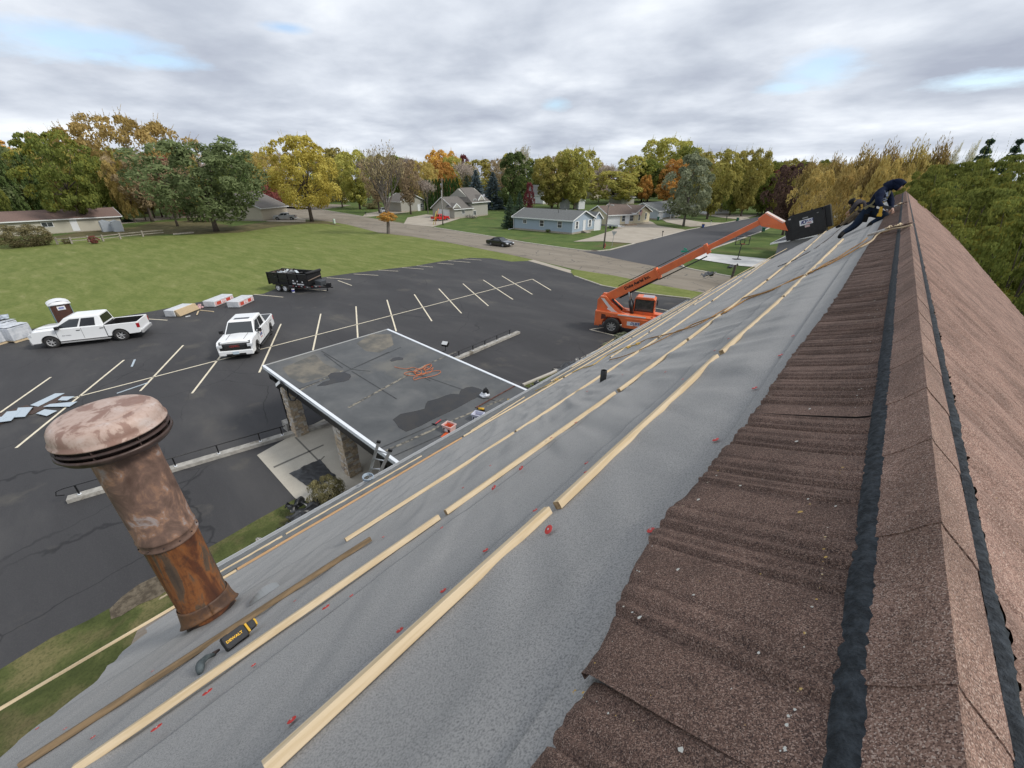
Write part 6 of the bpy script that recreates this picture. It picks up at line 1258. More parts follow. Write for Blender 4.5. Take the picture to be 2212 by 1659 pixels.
# 6 deck house
h = House('deck_house', 'white gabled house with a raised wooden deck behind the drooping green tree', 'house', z1b(1730, 985), z1b(2185, 992), 11, 'perp', z1b(2185, 880)[1], z1b(1900, 752)[1], beigew, rdk); h.win('f', h.W*.25, 1.2, 1.4, 1.2)
dk_ = thing('wooden_deck', 'raised brown wooden deck with railing beside the white gabled house', 'deck', g(*z1b(1560, 1000)), h.rz); dw = mat('deck_timber', (.11, .075, .055), .9)
mb = MB(); mb.box(0, 6.5, 0, 3.4, 2.2, 2.45); mb.build('platform', dw, dk_)
for i in range(6): mb = MB(); mb.box(i*1.28, i*1.28+.14, 0, .14, 0, 2.2); mb.build('post', dw, dk_)
mb = MB(); mb.box(0, 6.5, 0, .08, 3.3, 3.4)
for i in range(26): mb.box(i*.25, i*.25+.05, .01, .06, 2.45, 3.3)
mb.build('railing', dw, dk_)
# 7.. the others
def simple(name, label, B, C, dep, ridge, ey, ay, wl, rf, wins=()):
    h = House(name, label, 'house', B, C, dep, ridge, ey, ay, wl, rf)
    for k in wins: h.win('f', h.W*k, 1.1, 1.1, 1.1)
    return h
darkw = siding('dark_siding', (.16, .14, .12))
simple('brown_house', 'dark brown house behind the leaning green tree', z1b(930, 880), z1b(1160, 868), 9, 'BC', z1b(930, 800)[1], z1b(1000, 728)[1], darkw, rb_, (.75,))
simple('white_house', 'white house behind the bright yellow maple', z2b(350, 712), z2b(850, 722), 9, 'BC', z2b(350, 645)[1], z2b(500, 590)[1], whitew, rg, (.3, .5, .8))
h = simple('white_garage', 'pale grey garage with a steep gable behind the bare tree', z2b(1330, 812), z2b(1522, 798), 8, 'perp', z2b(1330, 725)[1], z2b(1438, 660)[1], greyw, rdk, (.88,)); h.door('f', h.W*.75, z=.05)
simple('beige_house', 'beige house end showing past the arborvitae row', z2b(1770, 640), z2b(1860, 632), 12, 'perp', z2b(1770, 590)[1], z2b(1815, 538)[1], beigew, rdk, (.6,))
h = simple('grey_blue_house', 'slate roofed white house behind the tall green and yellow trees', z3b(330, 735), z3b(500, 748), 9, 'BC', z3b(330, 660)[1], z3b(400, 560)[1], whitew, rg, (.25, .6))
simple('tan_back_house', 'tan house with brown roof behind the umbrella shaped tree', z3b(925, 700), z3b(1068, 690), 8, 'BC', z3b(925, 650)[1], z3b(980, 572)[1], beigew, rb_, (.6,))
simple('white_house', 'white house left of the little orange birch', z3b(1196, 672), z3b(1300, 668), 8, 'perp', z3b(1196, 625)[1], z3b(1245, 586)[1], whitew, rb_, (.3, .7))
simple('white_house', 'white gabled house right of the little orange birch', z3b(1370, 668), z3b(1450, 664), 8, 'perp', z3b(1370, 630)[1], z3b(1425, 600)[1], whitew, rb_, (.7,))
simple('white_house', 'small white house far behind the orange birch', z3b(1090, 690), z3b(1180, 682), 8, 'BC', z3b(1090, 640)[1], z3b(1130, 600)[1], whitew, rdk)
simple('grey_garage', 'grey block garage below the far transformer pole', z3b(1152, 748), z3b(1255, 742), 7, 'BC', z3b(1152, 692)[1], z3b(1200, 680)[1], greyw, rdk)
for B, C, lb in ((z3b(795, 788), z3b(846, 786), 'small white shed with gable behind the blue house roof'), (z3b(680, 785), z3b(722, 783), 'cream coloured shed behind the blue house roof'), (z3b(1050, 692), z3b(1118, 690), 'white board fence panel shed on the distant lawn')):
    h = House('shed', lb, 'shed', B, C, 3, 'perp', C[1]-17, C[1]-22, whitew, rg, oh=.15, fnd=0, minh=1.8)
# near right house, its roof half hidden by the lifting platform
h = House('grey_house', 'grey sided house with white fascia below the black lifting platform', 'house', (1672, 560), proj(g(1672, 560)+Vector((13, 0, 0))), 9, 'perp', 532, 500, siding('grey_lap_siding', (.25, .255, .27)), shingle('slate_shingles', (.13, .135, .145), (.10, .10, .11)), oh=.8)
# pale boulders and car roofs beyond the rake
for (px, py, w_, lb) in ((1800, 470, 5, 'pale grey garage roof glimpsed beyond the far rake'),):
    simple('far_house', lb, (1775, 478), (1850, 470), 8, 'BC', 462, 452, lbw, rg)
# ================================================================== STREET FURNITURE
timber = mat('pole_timber', (.20, .175, .15), .9, (.14, .12, .10), 3, stretch=(3, 3, .4)); galv = mat('galvanised', (.40, .41, .40), .5, metal=.4); green_p = mat('green_bin', (.02, .13, .085), .5); blue_b = mat('blue_bin', (.03, .08, .28), .5); hyd = mat('hydrant_red', (.42, .03, .03), .5)
def pole(name, label, base, top, r=.14, lean=None, cat='utility pole', arms=0, extra=None):
    P = g(*base); zt = zfor(P, top[1]); T = proj((P.x, P.y, zt)); # lean sideways to the measured top
    dist = (P-Vector((0, 0, H))).length; sx_ = (top[0]-T[0])*dist/F*.8
    rt = Vector((CH, SH, 0))*sx_
    t_ = thing(name, label, cat, P); mb = MB(); mb.tube([(0, 0, -.2), tuple(rt*.5+Vector((0, 0, zt*.5))), tuple(rt+Vector((0, 0, zt)))], [r*1.15, r, r*.75], 10); mb.build('post', timber, t_)
    return t_, P, rt, zt
t_, P, rt, zt = pole('utility_pole', 'weathered utility pole standing before the split level garage', z2b(1672, 918), z2b(1666, 528))
mb = MB(); mb.bar(rt+Vector((-.8, 0, zt-.5)), rt+Vector((.8, 0, zt-.45)), .10, .12); mb.build('cross_arm', timber, t_); mb = MB(); mb.tube([rt+Vector((-.35, 0, zt-2.1)), rt+Vector((-.35, 0, zt-1.2))], .22, 10); mb.build('transformer', galv, t_); mb = MB(); mb.tube([rt*.4+Vector((.05, -.12, 0)), rt*.5+Vector((.05, -.12, zt*.75))], .035, 5); mb.build('conduit', wh_trim, t_)
G0 = g(*z2b(1592, 920)); mb = MB(); v0 = G0-P; mb.tube([v0, v0.lerp(rt+Vector((0, 0, zt*.85)), .36)], .07, 6); mb.build('guy_guard', mat('yellow_guard', (.6, .5, .05), .6), t_, label='yellow guy wire guard'); mb = MB(); mb.tube([v0*.8, (v0*.8).lerp(rt+Vector((0, 0, zt*.8)), .45)], .06, 6); mb.build('guy_guard', mat('orange_guard', (.6, .25, .03), .6), t_)
t_, P, rt, zt = pole('street_light', 'leaning wooden street light pole at the corner lawn', z3b(1003, 1118), z3b(1052, 732), .12, cat='street light')
mb = MB(); mb.tube([rt+Vector((0, 0, zt-.6)), rt+Vector((.4, -.3, zt-.25)), rt+Vector((.9, -.6, zt-.3))], .03, 6); mb.build('arm', galv, t_); mb = MB(); mb.blob(rt+Vector((1.0, -.68, zt-.33)), (.25, .18, .09)); mb.build('lamp', galv, t_)
t_, P, rt, zt = pole('utility_pole', 'leaning utility pole with a pale transformer beyond the cream house', z3b(1204, 742), z3b(1236, 528), .15)
mb = MB(); mb.tube([rt*.85+Vector((-.3, 0, zt-2.2)), rt*.9+Vector((-.3, 0, zt-1.2))], .26, 10); mb.build('transformer', wh_trim, t_)
def sign(name, label, base, top, kind):
    P = g(*base); zt = zfor(P, top[1]); t_ = thing(name, label, 'road sign', P, HEAD); mb = MB(); mb.box(-.03, .03, -.02, .02, 0, zt); mb.build('post', galv, t_); return t_, zt
t_, zt = sign('yield_sign', 'back of a triangular yield sign on the corner lawn', z3b(1072, 1102), z3b(1092, 970), 0); t_.rotation_euler = (0, R(4), HEAD); mb = MB(); mb.prism([(-.46, zt), (.46, zt), (0, zt-.8)], -.03, -.022, 'y'); mb.build('plate', mat('sign_back', (.45, .47, .46), .4, metal=.4), t_)
t_, zt = sign('street_name_sign', 'green street name sign behind the orange boom', (1473, 580), (1478, 540), 0); gsn = mat('sign_green', (.02, .30, .20), .4)
mb = MB(); mb.box(-.5, .5, -.02, .02, zt-.28, zt-.05); mb.build('name_plate', gsn, t_); mb = MB(); mb.box(-.02, .02, -.5, .5, zt, zt+.22); mb.build('name_plate', gsn, t_)
P = g(*z3b(1010, 1110)); t_ = thing('fire_hydrant', 'red fire hydrant right beside the leaning street light', 'fire hydrant', P); mb = MB(); mb.smooth = True; mb.lathe([(.16, 0), (.16, .08), (.12, .1), (.12, .55), (.16, .57), (.15, .66), (.08, .76), (0, .8)], 14); mb.tube([(-.22, 0, .42), (.22, 0, .42)], .065, 8); mb.build('barrel', hyd, t_)
P = g(*z2b(456, 745)); t_ = thing('fire_hydrant', 'distant red fire hydrant left of the bright yellow maple', 'fire hydrant', P); mb = MB(); mb.smooth = True; mb.lathe([(.18, 0), (.18, .08), (.14, .1), (.14, .6), (.18, .62), (.15, .76), (0, .9)], 14); mb.tube([(-.25, 0, .45), (.25, 0, .45)], .075, 8); mb.build('barrel', hyd, t_)
P = g(*z2b(773, 906)); zt = zfor(P, z2b(773, 868)[1]); mb = MB(); mb.prism([(-.3, 0), (.3, 0), (.27, zt*.9), (.2, zt), (-.2, zt), (-.27, zt*.9)], -.22, .22, 'y', Matrix.Translation(P)); tag(mb.build('utility_pedestal', mat('pale_green_box', (.42, .50, .42), .6), bevel=.03), 'pale green utility pedestal at the street edge of the field', 'utility box')
def bin_(px, py, topy, m, lid, label):
    P = g(px, py); zt = max(.9, min(1.3, zfor(P, topy))); t_ = thing('wheelie_bin', label, 'bin', P, .4); mb = MB(); mb.prism([(-.22, .08), (.24, .08), (.30, zt*.9), (-.30, zt*.9)], -.26, .26, 'y'); mb.build('body', m, t_, bevel=.02); mb = MB(); mb.prism([(-.34, zt*.9), (.34, zt*.9), (.30, zt*.97), (-.3, zt)], -.3, .3, 'y'); mb.build('lid', lid, t_)
    mb = MB(); mb.tube([(-.2, -.3, .12), (-.2, .3, .12)], .12, 10); mb.build('wheel', blackp, t_)
z5 = lambda x, y: ((2600+x/2.442)*.54861, (820+y/2.442)*.54861)
bin_(*z5(408, 188), z5(408, 148)[1], blue_b, mat('yellow_lid', (.45, .33, .05), .5), 'blue bin with a yellow lid on the lawn edge'); bin_(*z5(740, 124), z5(740, 90)[1], green_p, green_p, 'green bin farthest along the side street kerb'); bin_(*z5(988, 226), z5(988, 186)[1], green_p, green_p, 'dark green bin below the orange boom head'); bin_(*z3b(1455, 882), z3b(1455, 850)[1], green_p, green_p, 'green bin beside the pale blue house garage')
def mbox(px, py, topy, m, pm, label):
    P = g(px, py); zt = max(1.1, min(1.6, zfor(P, topy))); t_ = thing('mailbox', label, 'mailbox', P, .5); mb = MB(); mb.box(-.05, .05, -.05, .05, 0, zt-.2); mb.build('post', pm, t_); mb = MB(); mb.prism([(-.12, zt-.2), (.12, zt-.2), (.12, zt-.04), (.08, zt+.02), (-.08, zt+.02), (-.12, zt-.04)], -.28, .28, 'y'); mb.build('box', m, t_)
mbox(*z3b(1490, 1017), z3b(1495, 975)[1], blackp, blackp, 'black mailbox at the end of the wide concrete drive'); mbox(*z5(482, 160), z5(495, 112)[1], blackp, wh_trim, 'mailbox on a white post right of the blue bin'); mbox(*z5(632, 122), z5(640, 88)[1], blackp, blackp, 'dark mailbox between the white one and the far green bin'); mbox(*z5(926, 84), z5(930, 42)[1], blackp, blackp, 'distant mailbox near the dark purple tree'); mbox(*z2b(1035, 842), z2b(1030, 815)[1], blackp, blackp, 'dark mailbox on the grass beside the bare tree drive')
# basketball hoop
P = g(*z5(740, 500)); zt = zfor(P, z5(800, 270)[1]); t_ = thing('basketball_hoop', 'black portable basketball hoop on the white drive', 'basketball hoop', P, HEAD); T = proj((P.x, P.y, zt)); sx_ = (z5(800, 270)[0]-T[0])*(P-Vector((0, 0, H))).length/F*.8
mb = MB(); mb.tube([(0, 0, 0), (sx_, 0, zt-1.0)], .06, 8); mb.build('pole', blackp, t_); mb = MB()
for a, b in (((-.95, zt-1.1), (.95, zt-1.1)), ((-.95, zt), (.95, zt)), ((-.95, zt-1.1), (-.95, zt)), ((.95, zt-1.1), (.95, zt)), ((-.3, zt-.95), (.3, zt-.95)), ((-.3, zt-.4), (.3, zt-.4)), ((-.3, zt-.95), (-.3, zt-.4)), ((.3, zt-.95), (.3, zt-.4))): mb.tube([(sx_+a[0], -.1, a[1]), (sx_+b[0], -.1, b[1])], .05, 6)
mb.build('backboard_frame', blackp, t_); mb = MB(); mb.tube([(sx_+.24*math.cos(k/12*6.283), -.4+.24*math.sin(k/12*6.283), zt-.95) for k in range(13)], .02, 5); mb.build('rim', mat('rim_orange', (.5, .15, .03), .5), t_); mb = MB(); mb.box(-.5, .5, -.1, .6, 0, .15); mb.build('base', blackp, t_)
# utility trailer in the drive
c, rz, d = g(*zh(815, 270)), math.atan2((g(*zh(900, 272))-g(*zh(815, 265))).y, (g(*zh(900, 272))-g(*zh(815, 265))).x), None
t_ = thing('utility_trailer', 'small flat grey trailer parked in the wide concrete drive', 'trailer', c, rz); mb = MB(); mb.box(-1.2, 2.2, 0, 1.7, .5, .6); mb.box(-1.2, 2.2, 0, .06, .6, .85); mb.box(-1.2, -1.14, 0, 1.7, .6, .85); mb.bar((2.2, .3, .5), (3.4, .85, .5), .08); mb.bar((2.2, 1.4, .5), (3.4, .85, .5), .08); mb.build('frame', mat('trailer_grey', (.52, .54, .56), .5), t_); wheel(t_, .2, -.1, .30, .18, silver_p, 6); wheel(t_, .2, 1.8, .30, .18, silver_p, 6)
# rail fence and garden edges at the left
ft = mat('fence_timber', (.36, .33, .28), .9, (.24, .21, .17), 4)
fp = [(480, 1185), (600, 1180), (745, 1168), (860, 1160), (1003, 1142), (1190, 1122), (1375, 1105)]
for i in range(len(fp)-1):
    A, B = g(*z1b(*fp[i])), g(*z1b(*fp[i+1])); d = B-A; L_ = d.length; t_ = thing('rail_fence', ['leftmost run of pale rail fence by the dry bushes', 'rail fence run left of the round red bush', 'rail fence run behind the round red bush', 'rail fence run just right of the red bush', 'rail fence run below the leaning tree trunk', 'right end run of the rail fence by the brush pile'][i], 'fence', A, math.atan2(d.y, d.x), 'split rail fence along the field')
    mb = MB(); mb.box(0, L_-.2, -.04, .04, .85, 1.0); mb.build('top_rail', ft, t_); mb = MB(); mb.box(0, L_-.2, -.04, .04, .42, .56); mb.build('lower_rail', ft, t_); mb = MB(); mb.box(-.12, .12, -.1, .1, 0, 1.15); mb.build('post', ft, t_)
A, B = g(*z1b(1440, 1110)), g(*z1b(1612, 1098)); mb = MB(); mb.bar(A+Vector((0, 0, .25)), B+Vector((0, 0, .3)), .25, .25); tag(mb.build('timber_edge', ft), 'pale garden timber lying right of the rail fence end', 'timber')
mb = MB(); A, B = g(*z3b(905, 1132)), g(*z3b(950, 1135)); mb.bar(A+Vector((0, 0, .06)), B+Vector((0, 0, .06)), .7, .14); tag(mb.build('storm_drain', mat('drain_iron', (.06, .035, .025), .8)), 'rusty storm drain grate in the kerb below the blue house', 'drain')
# ================================================================== TREES
def leafmat(name, dark, mid, light, extra=None, hue=.012, tr=.38):
    m = bpy.data.materials.new(name); m.use_nodes = True; t_ = m.node_tree; t_.nodes.clear(); nd = t_.nodes.new
    o_ = nd('ShaderNodeOutputMaterial'); at_ = nd('ShaderNodeAttribute'); at_.attribute_name = 'tint'; cr = nd('ShaderNodeValToRGB'); (dark, mid, light) = [tuple(min(.8, v*2.5) for v in c) for c in (dark, mid, light)]; st = [(0, dark), (.45, mid), (.9, light)]
    if extra: st = [(0, dark), (.4, mid), (.75, light), (.97, extra)]
    e = cr.color_ramp.elements
    while len(e) < len(st): e.new(.5)
    for el, (ps, c) in zip(e, st): el.position = ps; el.color = (*c, 1)
    t_.links.new(at_.outputs['Fac'], cr.inputs[0]); oi = nd('ShaderNodeObjectInfo'); hs = nd('ShaderNodeHueSaturation')
    mr = nd('ShaderNodeMapRange'); mr.inputs[3].default_value = .5-hue; mr.inputs[4].default_value = .5+hue; t_.links.new(oi.outputs['Random'], mr.inputs[0]); t_.links.new(mr.outputs[0], hs.inputs['Hue'])
    mv = nd('ShaderNodeMapRange'); mv.inputs[3].default_value = .8; mv.inputs[4].default_value = 1.2; t_.links.new(oi.outputs['Random'], mv.inputs[0]); t_.links.new(mv.outputs[0], hs.inputs['Value']); t_.links.new(cr.outputs[0], hs.inputs['Color'])
    d = nd('ShaderNodeBsdfDiffuse'); tl_ = nd('ShaderNodeBsdfTranslucent'); mx_ = nd('ShaderNodeMixShader'); mx_.inputs[0].default_value = tr; t_.links.new(hs.outputs[0], d.inputs[0]); t_.links.new(hs.outputs[0], tl_.inputs[0]); t_.links.new(d.outputs[0], mx_.inputs[1]); t_.links.new(tl_.outputs[0], mx_.inputs[2]); t_.links.new(mx_.outputs[0], o_.inputs[0])
    return m
bark = mat('bark', (.115, .09, .07), .95, (.07, .055, .045), 5, bump=.6, bscale=14, bdist=.05); bark_g = mat('grey_bark', (.19, .165, .145), .95, (.12, .10, .09), 6)
LM = dict(
 yellow=leafmat('yellow_leaves', (.125, .108, .02), (.24, .21, .045), (.34, .295, .075)),
 gold=leafmat('golden_leaves', (.088, .066, .022), (.165, .125, .044), (.26, .20, .078)),
 green=leafmat('green_leaves', (.030, .038, .012), (.062, .074, .020), (.11, .122, .032), (.26, .23, .045)),
 ygreen=leafmat('yellow_green_leaves', (.060, .058, .018), (.125, .118, .034), (.20, .18, .055), (.38, .31, .08)),
 olive=leafmat('olive_leaves', (.026, .033, .014), (.052, .062, .028), (.092, .106, .050)),
 silver=leafmat('silver_green_leaves', (.05, .06, .032), (.10, .115, .068), (.18, .195, .13)),
 orange=leafmat('orange_leaves', (.12, .062, .018), (.23, .125, .035), (.34, .21, .06)),
 red=leafmat('red_leaves', (.04, .014, .014), (.08, .024, .024), (.13, .045, .04)),
 purple=leafmat('dark_purple_leaves', (.018, .011, .010), (.038, .024, .020), (.07, .044, .036)),
 brown=leafmat('brown_leaves', (.07, .052, .032), (.13, .10, .06), (.21, .165, .10)),
 spruce=leafmat('blue_spruce_needles', (.03, .042, .042), (.065, .085, .09), (.125, .155, .165)),
 dspruce=leafmat('dark_spruce_needles', (.016, .028, .018), (.034, .052, .034), (.065, .09, .06)),
 arbor=leafmat('arborvitae_leaves', (.018, .035, .012), (.035, .062, .02), (.07, .10, .035)),
 dgreen=leafmat('dark_oak_leaves', (.02, .032, .012), (.042, .062, .022), (.085, .11, .04)),
 tan=leafmat('dry_bush_leaves', (.04, .036, .018), (.078, .070, .036), (.13, .115, .06)),
 twig=leafmat('bare_twigs', (.10, .085, .075), (.17, .145, .125), (.25, .21, .18)),
 pale=leafmat('pale_seed_twigs', (.28, .23, .15), (.42, .35, .24), (.52, .45, .33)))
def mesh_leaves(vs, fs, tint, name, m):
    me = bpy.data.meshes.new(name); me.from_pydata(vs, [], fs); me.materials.append(m); a = me.attributes.new('tint', 'FLOAT', 'POINT'); a.data.foreach_set('value', tint); me.update(); return me
def quadleaf(vs, fs, ti, c, dx, dy, t): b = len(vs); vs += [c-dx-dy, c+dx-dy*.6, c+dx+dy, c-dx*.6+dy]; fs.append((b, b+1, b+2, b+3)); ti += [t]*4
def rv(q): 
    v = Vector((q.gauss(0, 1), q.gauss(0, 1), q.gauss(0, 1))); return v.normalized()
PROTO = {}
def deciduous(key, leaf, Ht=12, Wd=10, base=.18, prof=None, nc=60, cr=1.1, nl=110, ls=.20, trunk=.25, up=0., seed=1, stretch=1., lean=0., bk=bark, limbs=14, sparse=1., shoots=0, layer=0., wind=0., droop=0.):
    """a crown of many leaf clumps on real limbs; proto height Ht, width Wd"""
    q = random.Random(seed); prof = prof or [(0, .45), (.2, .85), (.45, 1), (.7, .85), (.88, .55), (1, .15)]
    def pr(t):
        for (a, b), (c, d) in zip(prof, prof[1:]):
            if a <= t <= c: return b+(d-b)*(t-a)/(c-a)
        return 0
    z0 = Ht*base; hc = Ht-z0; R0 = Wd/2; cl = []
    for i in range(nc):
        t = (i+.5)/nc*.93+.03; rad = pr(t)*R0; k = q.random()**.45; a = i*2.39996+q.uniform(-.4, .4)
        p = Vector((rad*k*math.cos(a), rad*k*math.sin(a), z0+hc*t)); p += Vector((nz(a, t*3, seed), nz(a, t*3, seed+5), nz(a, t*3, seed+9)))*R0*.16
        cl.append((p, cr*(.65+.7*q.random())*(.6+.4*pr(t)), q.random()))
    vs, fs, ti = [], [], []; C0 = Vector((0, 0, z0+hc*.42))
    for p, r, tn in cl:
        out = (p-C0); out = out.normalized() if out.length > .01 else Vector((0, 0, 1))
        for j in range(int(nl*sparse)):
            n_ = rv(q); n_ = (n_+out*.6+Vector((0, 0, .35))).normalized(); d = n_*(r*(.55+.55*q.random()**.5)); 
            if layer: d.z *= (1-layer)
            if droop and d.z < 0: d.z *= 1+droop
            c = p+d*Vector((1, 1, 1)).x; c.z = p.z+d.z*stretch
            ax = rv(q); nn_ = (n_*1.3+rv(q)).normalized(); ax = nn_.cross(ax).normalized(); ay = nn_.cross(ax)
            s_ = ls*(.6+.8*q.random())
            if up: ax = (Vector((wind, 0, 1))*up+ax*(1-up)).normalized(); ay = nn_.cross(ax).normalized()
            quadleaf(vs, fs, ti, c, ax*s_*(1+up), ay*s_*(.75-.45*up), max(0, min(1, .18+.34*tn+.48*q.random()+.1*n_.z)))
    tops = sorted(cl, key=lambda c: -c[0].z)[:max(6, nc//3)]
    for k in range(shoots):
        p, r, tn = tops[k % len(tops)]; b0 = p+rv(q)*r*.5; L_ = Ht*q.uniform(.06, .16); d = (Vector((q.gauss(0, .22)+wind, q.gauss(0, .22), 1))+ (p-C0).normalized()*.35).normalized()
        for j in range(14):
            t = j/13; c = b0+d*L_*t+rv(q)*.12*(1-t); s_ = ls*(1-.5*t)*.8; ax = (d+rv(q)*.4).normalized(); quadleaf(vs, fs, ti, c, ax*s_, ax.cross(rv(q)).normalized()*s_*.5, max(0, min(1, .4+.5*q.random())))
    ml = mesh_leaves(vs, fs, ti, 'crown', LM[leaf])
    mb = MB(); top = Vector((lean*Ht*.3, 0, z0*1.1)); mb.tube([(0, 0, -.3), (lean*.3, 0, z0*.4), tuple(top*.8), tuple(top)], [trunk*1.35, trunk, trunk*.9, trunk*.8], 9)
    mb.tube([tuple(top), tuple(top+Vector((0, 0, hc*.35))), tuple(top+Vector((.2, .1, hc*.75)))], [trunk*.8, trunk*.5, trunk*.15], 7)
    for k in range(limbs):
        p, r, tn = cl[(k*7+3) % nc]; s0 = top+Vector((0, 0, hc*.35*q.random())); m1 = s0.lerp(p, .5)+Vector((0, 0, -(p-s0).length*.07))+rv(q)*.25
        mb.tube([tuple(s0), tuple(m1), tuple(p)], [trunk*.42, trunk*.25, trunk*.07], 5)
    mt = mb.mesh('trunk', bk); PROTO[key] = (ml, mt, Ht, Wd); return PROTO[key]
def bare(key, leaf, Ht=12, Wd=8, seed=1, spread=.5, nleaf=1500, ls=.14, levels=5, bk=bark_g, fork=.28, r0=.20, wind=0.):
    q = random.Random(seed); mb = MB(); tips = []
    def grow(p, d, L_, r, lv):
        k = 3; pts = [p]; dd = d.copy()
        for i in range(k): dd = (dd+rv(q)*.13+Vector((wind*.08, 0, .06))).normalized(); pts.append(pts[-1]+dd*L_/k)
        mb.tube([tuple(x) for x in pts], [r*(1-.4*i/k) for i in range(k+1)], 7 if lv < 2 else 4 if lv < 4 else 3, cap=False); tips.append((pts[-1], dd, lv)); 
        if lv >= 3: tips.append((pts[-2], dd, lv))
        if lv < levels:
            n_ = 3 if lv < 3 else q.choice([2, 3, 3])
            if lv == 0: n_ = 5
            for i in range(n_):
                a = i/n_*6.283+q.uniform(-.5, .5); side = Vector((math.cos(a), math.sin(a), 0)); nd_ = (dd*(1-spread*.55)+side*spread*(.75+.3*q.random())+Vector((wind*.2, 0, .15))).normalized()
                grow(pts[-1] if q.random() < .6 else pts[-2], nd_, L_*q.uniform(.66, .86), r*.56, lv+1)
    grow(Vector((0, 0, -.2)), Vector((0, 0, 1)), Ht*fork, r0, 0)
    zs_ = max(t[0].z for t in tips); ws_ = max(math.hypot(t[0].x, t[0].y) for t in tips)*2; vs, fs, ti = [], [], []
    hi = [t for t in tips if t[2] >= levels-1]
    for j in range(nleaf):
        p, d, lv = q.choice(hi); c = p+rv(q)*.35*q.random()+d*q.uniform(-.6, .25); ax = (d*1.5+rv(q)).normalized(); quadleaf(vs, fs, ti, c, ax*ls*(.6+.8*q.random()), ax.cross(rv(q)).normalized()*ls*.4, q.random())
    ml = mesh_leaves(vs, fs, ti, 'crown', LM[leaf]); PROTO[key] = (ml, mb.mesh('trunk', bk), zs_, ws_)
def conifer(key, leaf, Ht=12, Wd=5.5, seed=1, tiers=26, per=14, ls=.22, tight=0, droop=.35):
    q = random.Random(seed); vs, fs, ti = [], [], []; mb = MB(); mb.tube([(0, 0, 0), (0, 0, Ht*.96)], [.2, .03], 7)
    for i in range(tiers):
        t = i/tiers; z = Ht*(.04+.95*t); rr_ = Wd/2*(1-t)**(.85 if not tight else .45)*(.85+.3*q.random()) if not tight else Wd/2*min(1, (1-t)*3.2+.08)*(.9+.15*q.random()); n_ = max(5, int(per*(1-t*.6)))
        for k in range(n_):
            a = k/n_*6.283+q.uniform(-.3, .3)+i; L_ = rr_*(.72+.4*q.random()); d = Vector((math.cos(a), math.sin(a), 0)); dr_ = droop*(1-t*.7); tn = q.random()
            if not tight: mb.tube([(0, 0, z), tuple(d*L_*.9+Vector((0, 0, z-L_*dr_)))], [.035, .012], 3, cap=False)
            for j in range(int(10+L_*9)):
                u = .25+.8*q.random(); c = d*L_*u+Vector((0, 0, z-L_*dr_*u+.10*u))+Vector((-d.y, d.x, 0))*q.gauss(0, .28*L_*.35*(1.1-u*.6))+Vector((0, 0, q.gauss(0, .07)))
                if tight: c = d*rr_*(.78+.25*q.random())+Vector((0, 0, z+q.uniform(-.3, .3)))
                ax = (d+Vector((0, 0, -.25 if not tight else 1.6))+rv(q)*.5).normalized(); quadleaf(vs, fs, ti, c, ax*ls, ax.cross(rv(q)).normalized()*ls*.45, max(0, min(1, .2*q.random()+.4*tn+.4*u*q.random())))
    PROTO[key] = (mesh_leaves(vs, fs, ti, 'crown', LM[leaf]), mb.mesh('trunk', bark), Ht, Wd)
vase = [(0, .35), (.25, .62), (.5, .9), (.75, 1), (.92, .75), (1, .35)]; tall = [(0, .5), (.2, .85), (.45, 1), (.7, .85), (.9, .5), (1, .15)]; umbrella = [(0, .5), (.25, .85), (.5, 1), (.75, .95), (1, .5)]
deciduous('maple_y', 'yellow', 14, 13, .20, nc=90, cr=1.2, nl=170, ls=.135, seed=3, shoots=60, trunk=.32)
deciduous('maple_g', 'green', 13, 14, .22, umbrella, nc=80, cr=1.35, nl=120, ls=.17, seed=4, layer=.45, trunk=.3, lean=.12)
deciduous('gold_big', 'gold', 17, 17, .12, umbrella, nc=95, cr=1.4, nl=115, ls=.19, up=.5, seed=5, shoots=130, wind=.25, trunk=.35)
deciduous('olive', 'olive', 14, 13, .24, umbrella, nc=85, cr=1.3, nl=120, ls=.17, seed=6, droop=.7, up=.35, shoots=50, trunk=.28)
deciduous('silver', 'silver', 14, 10, .16, tall, nc=75, cr=1.15, nl=120, ls=.17, seed=7, shoots=70, trunk=.26, bk=bark_g)
deciduous('ygreen', 'ygreen', 14, 11, .12, vase, nc=80, cr=1.2, nl=120, ls=.18, up=.35, seed=8, shoots=110, trunk=.28)
deciduous('brown', 'brown', 13, 10, .22, vase, nc=60, cr=1.15, nl=70, ls=.15, seed=9, shoots=80, up=.4, trunk=.28, limbs=40)
deciduous('orange', 'orange', 12, 9, .16, tall, nc=62, cr=1.1, nl=110, ls=.17, seed=10, shoots=40)
deciduous('red', 'red', 9, 8, .12, tall, nc=48, cr=1.05, nl=100, ls=.17, seed=11)
deciduous('purple', 'purple', 11, 11, .20, umbrella, nc=70, cr=1.15, nl=120, ls=.15, seed=12, trunk=.25)
deciduous('oak', 'dgreen', 14, 10, .12, tall, nc=80, cr=1.1, nl=120, ls=.18, seed=13)
deciduous('green2', 'green', 13, 10, .12, tall, nc=65, cr=1.2, nl=110, ls=.18, seed=14, shoots=30)
deciduous('green_yellow', 'ygreen', 12, 9, .14, tall, nc=60, cr=1.15, nl=110, ls=.17, seed=15, shoots=30)
deciduous('locust', 'green', 14, 14, .30, umbrella, nc=170, cr=1.05, nl=210, ls=.085, seed=16, layer=.62, shoots=60, trunk=.28, limbs=50)
deciduous('shrub', 'silver', 2.2, 2.6, .02, umbrella, nc=34, cr=.42, nl=55, ls=.06, seed=17, trunk=.03, shoots=26, limbs=16)
deciduous('bush', 'tan', 3, 4.4, .0, umbrella, nc=60, cr=.55, nl=130, ls=.06, seed=18, trunk=.04)
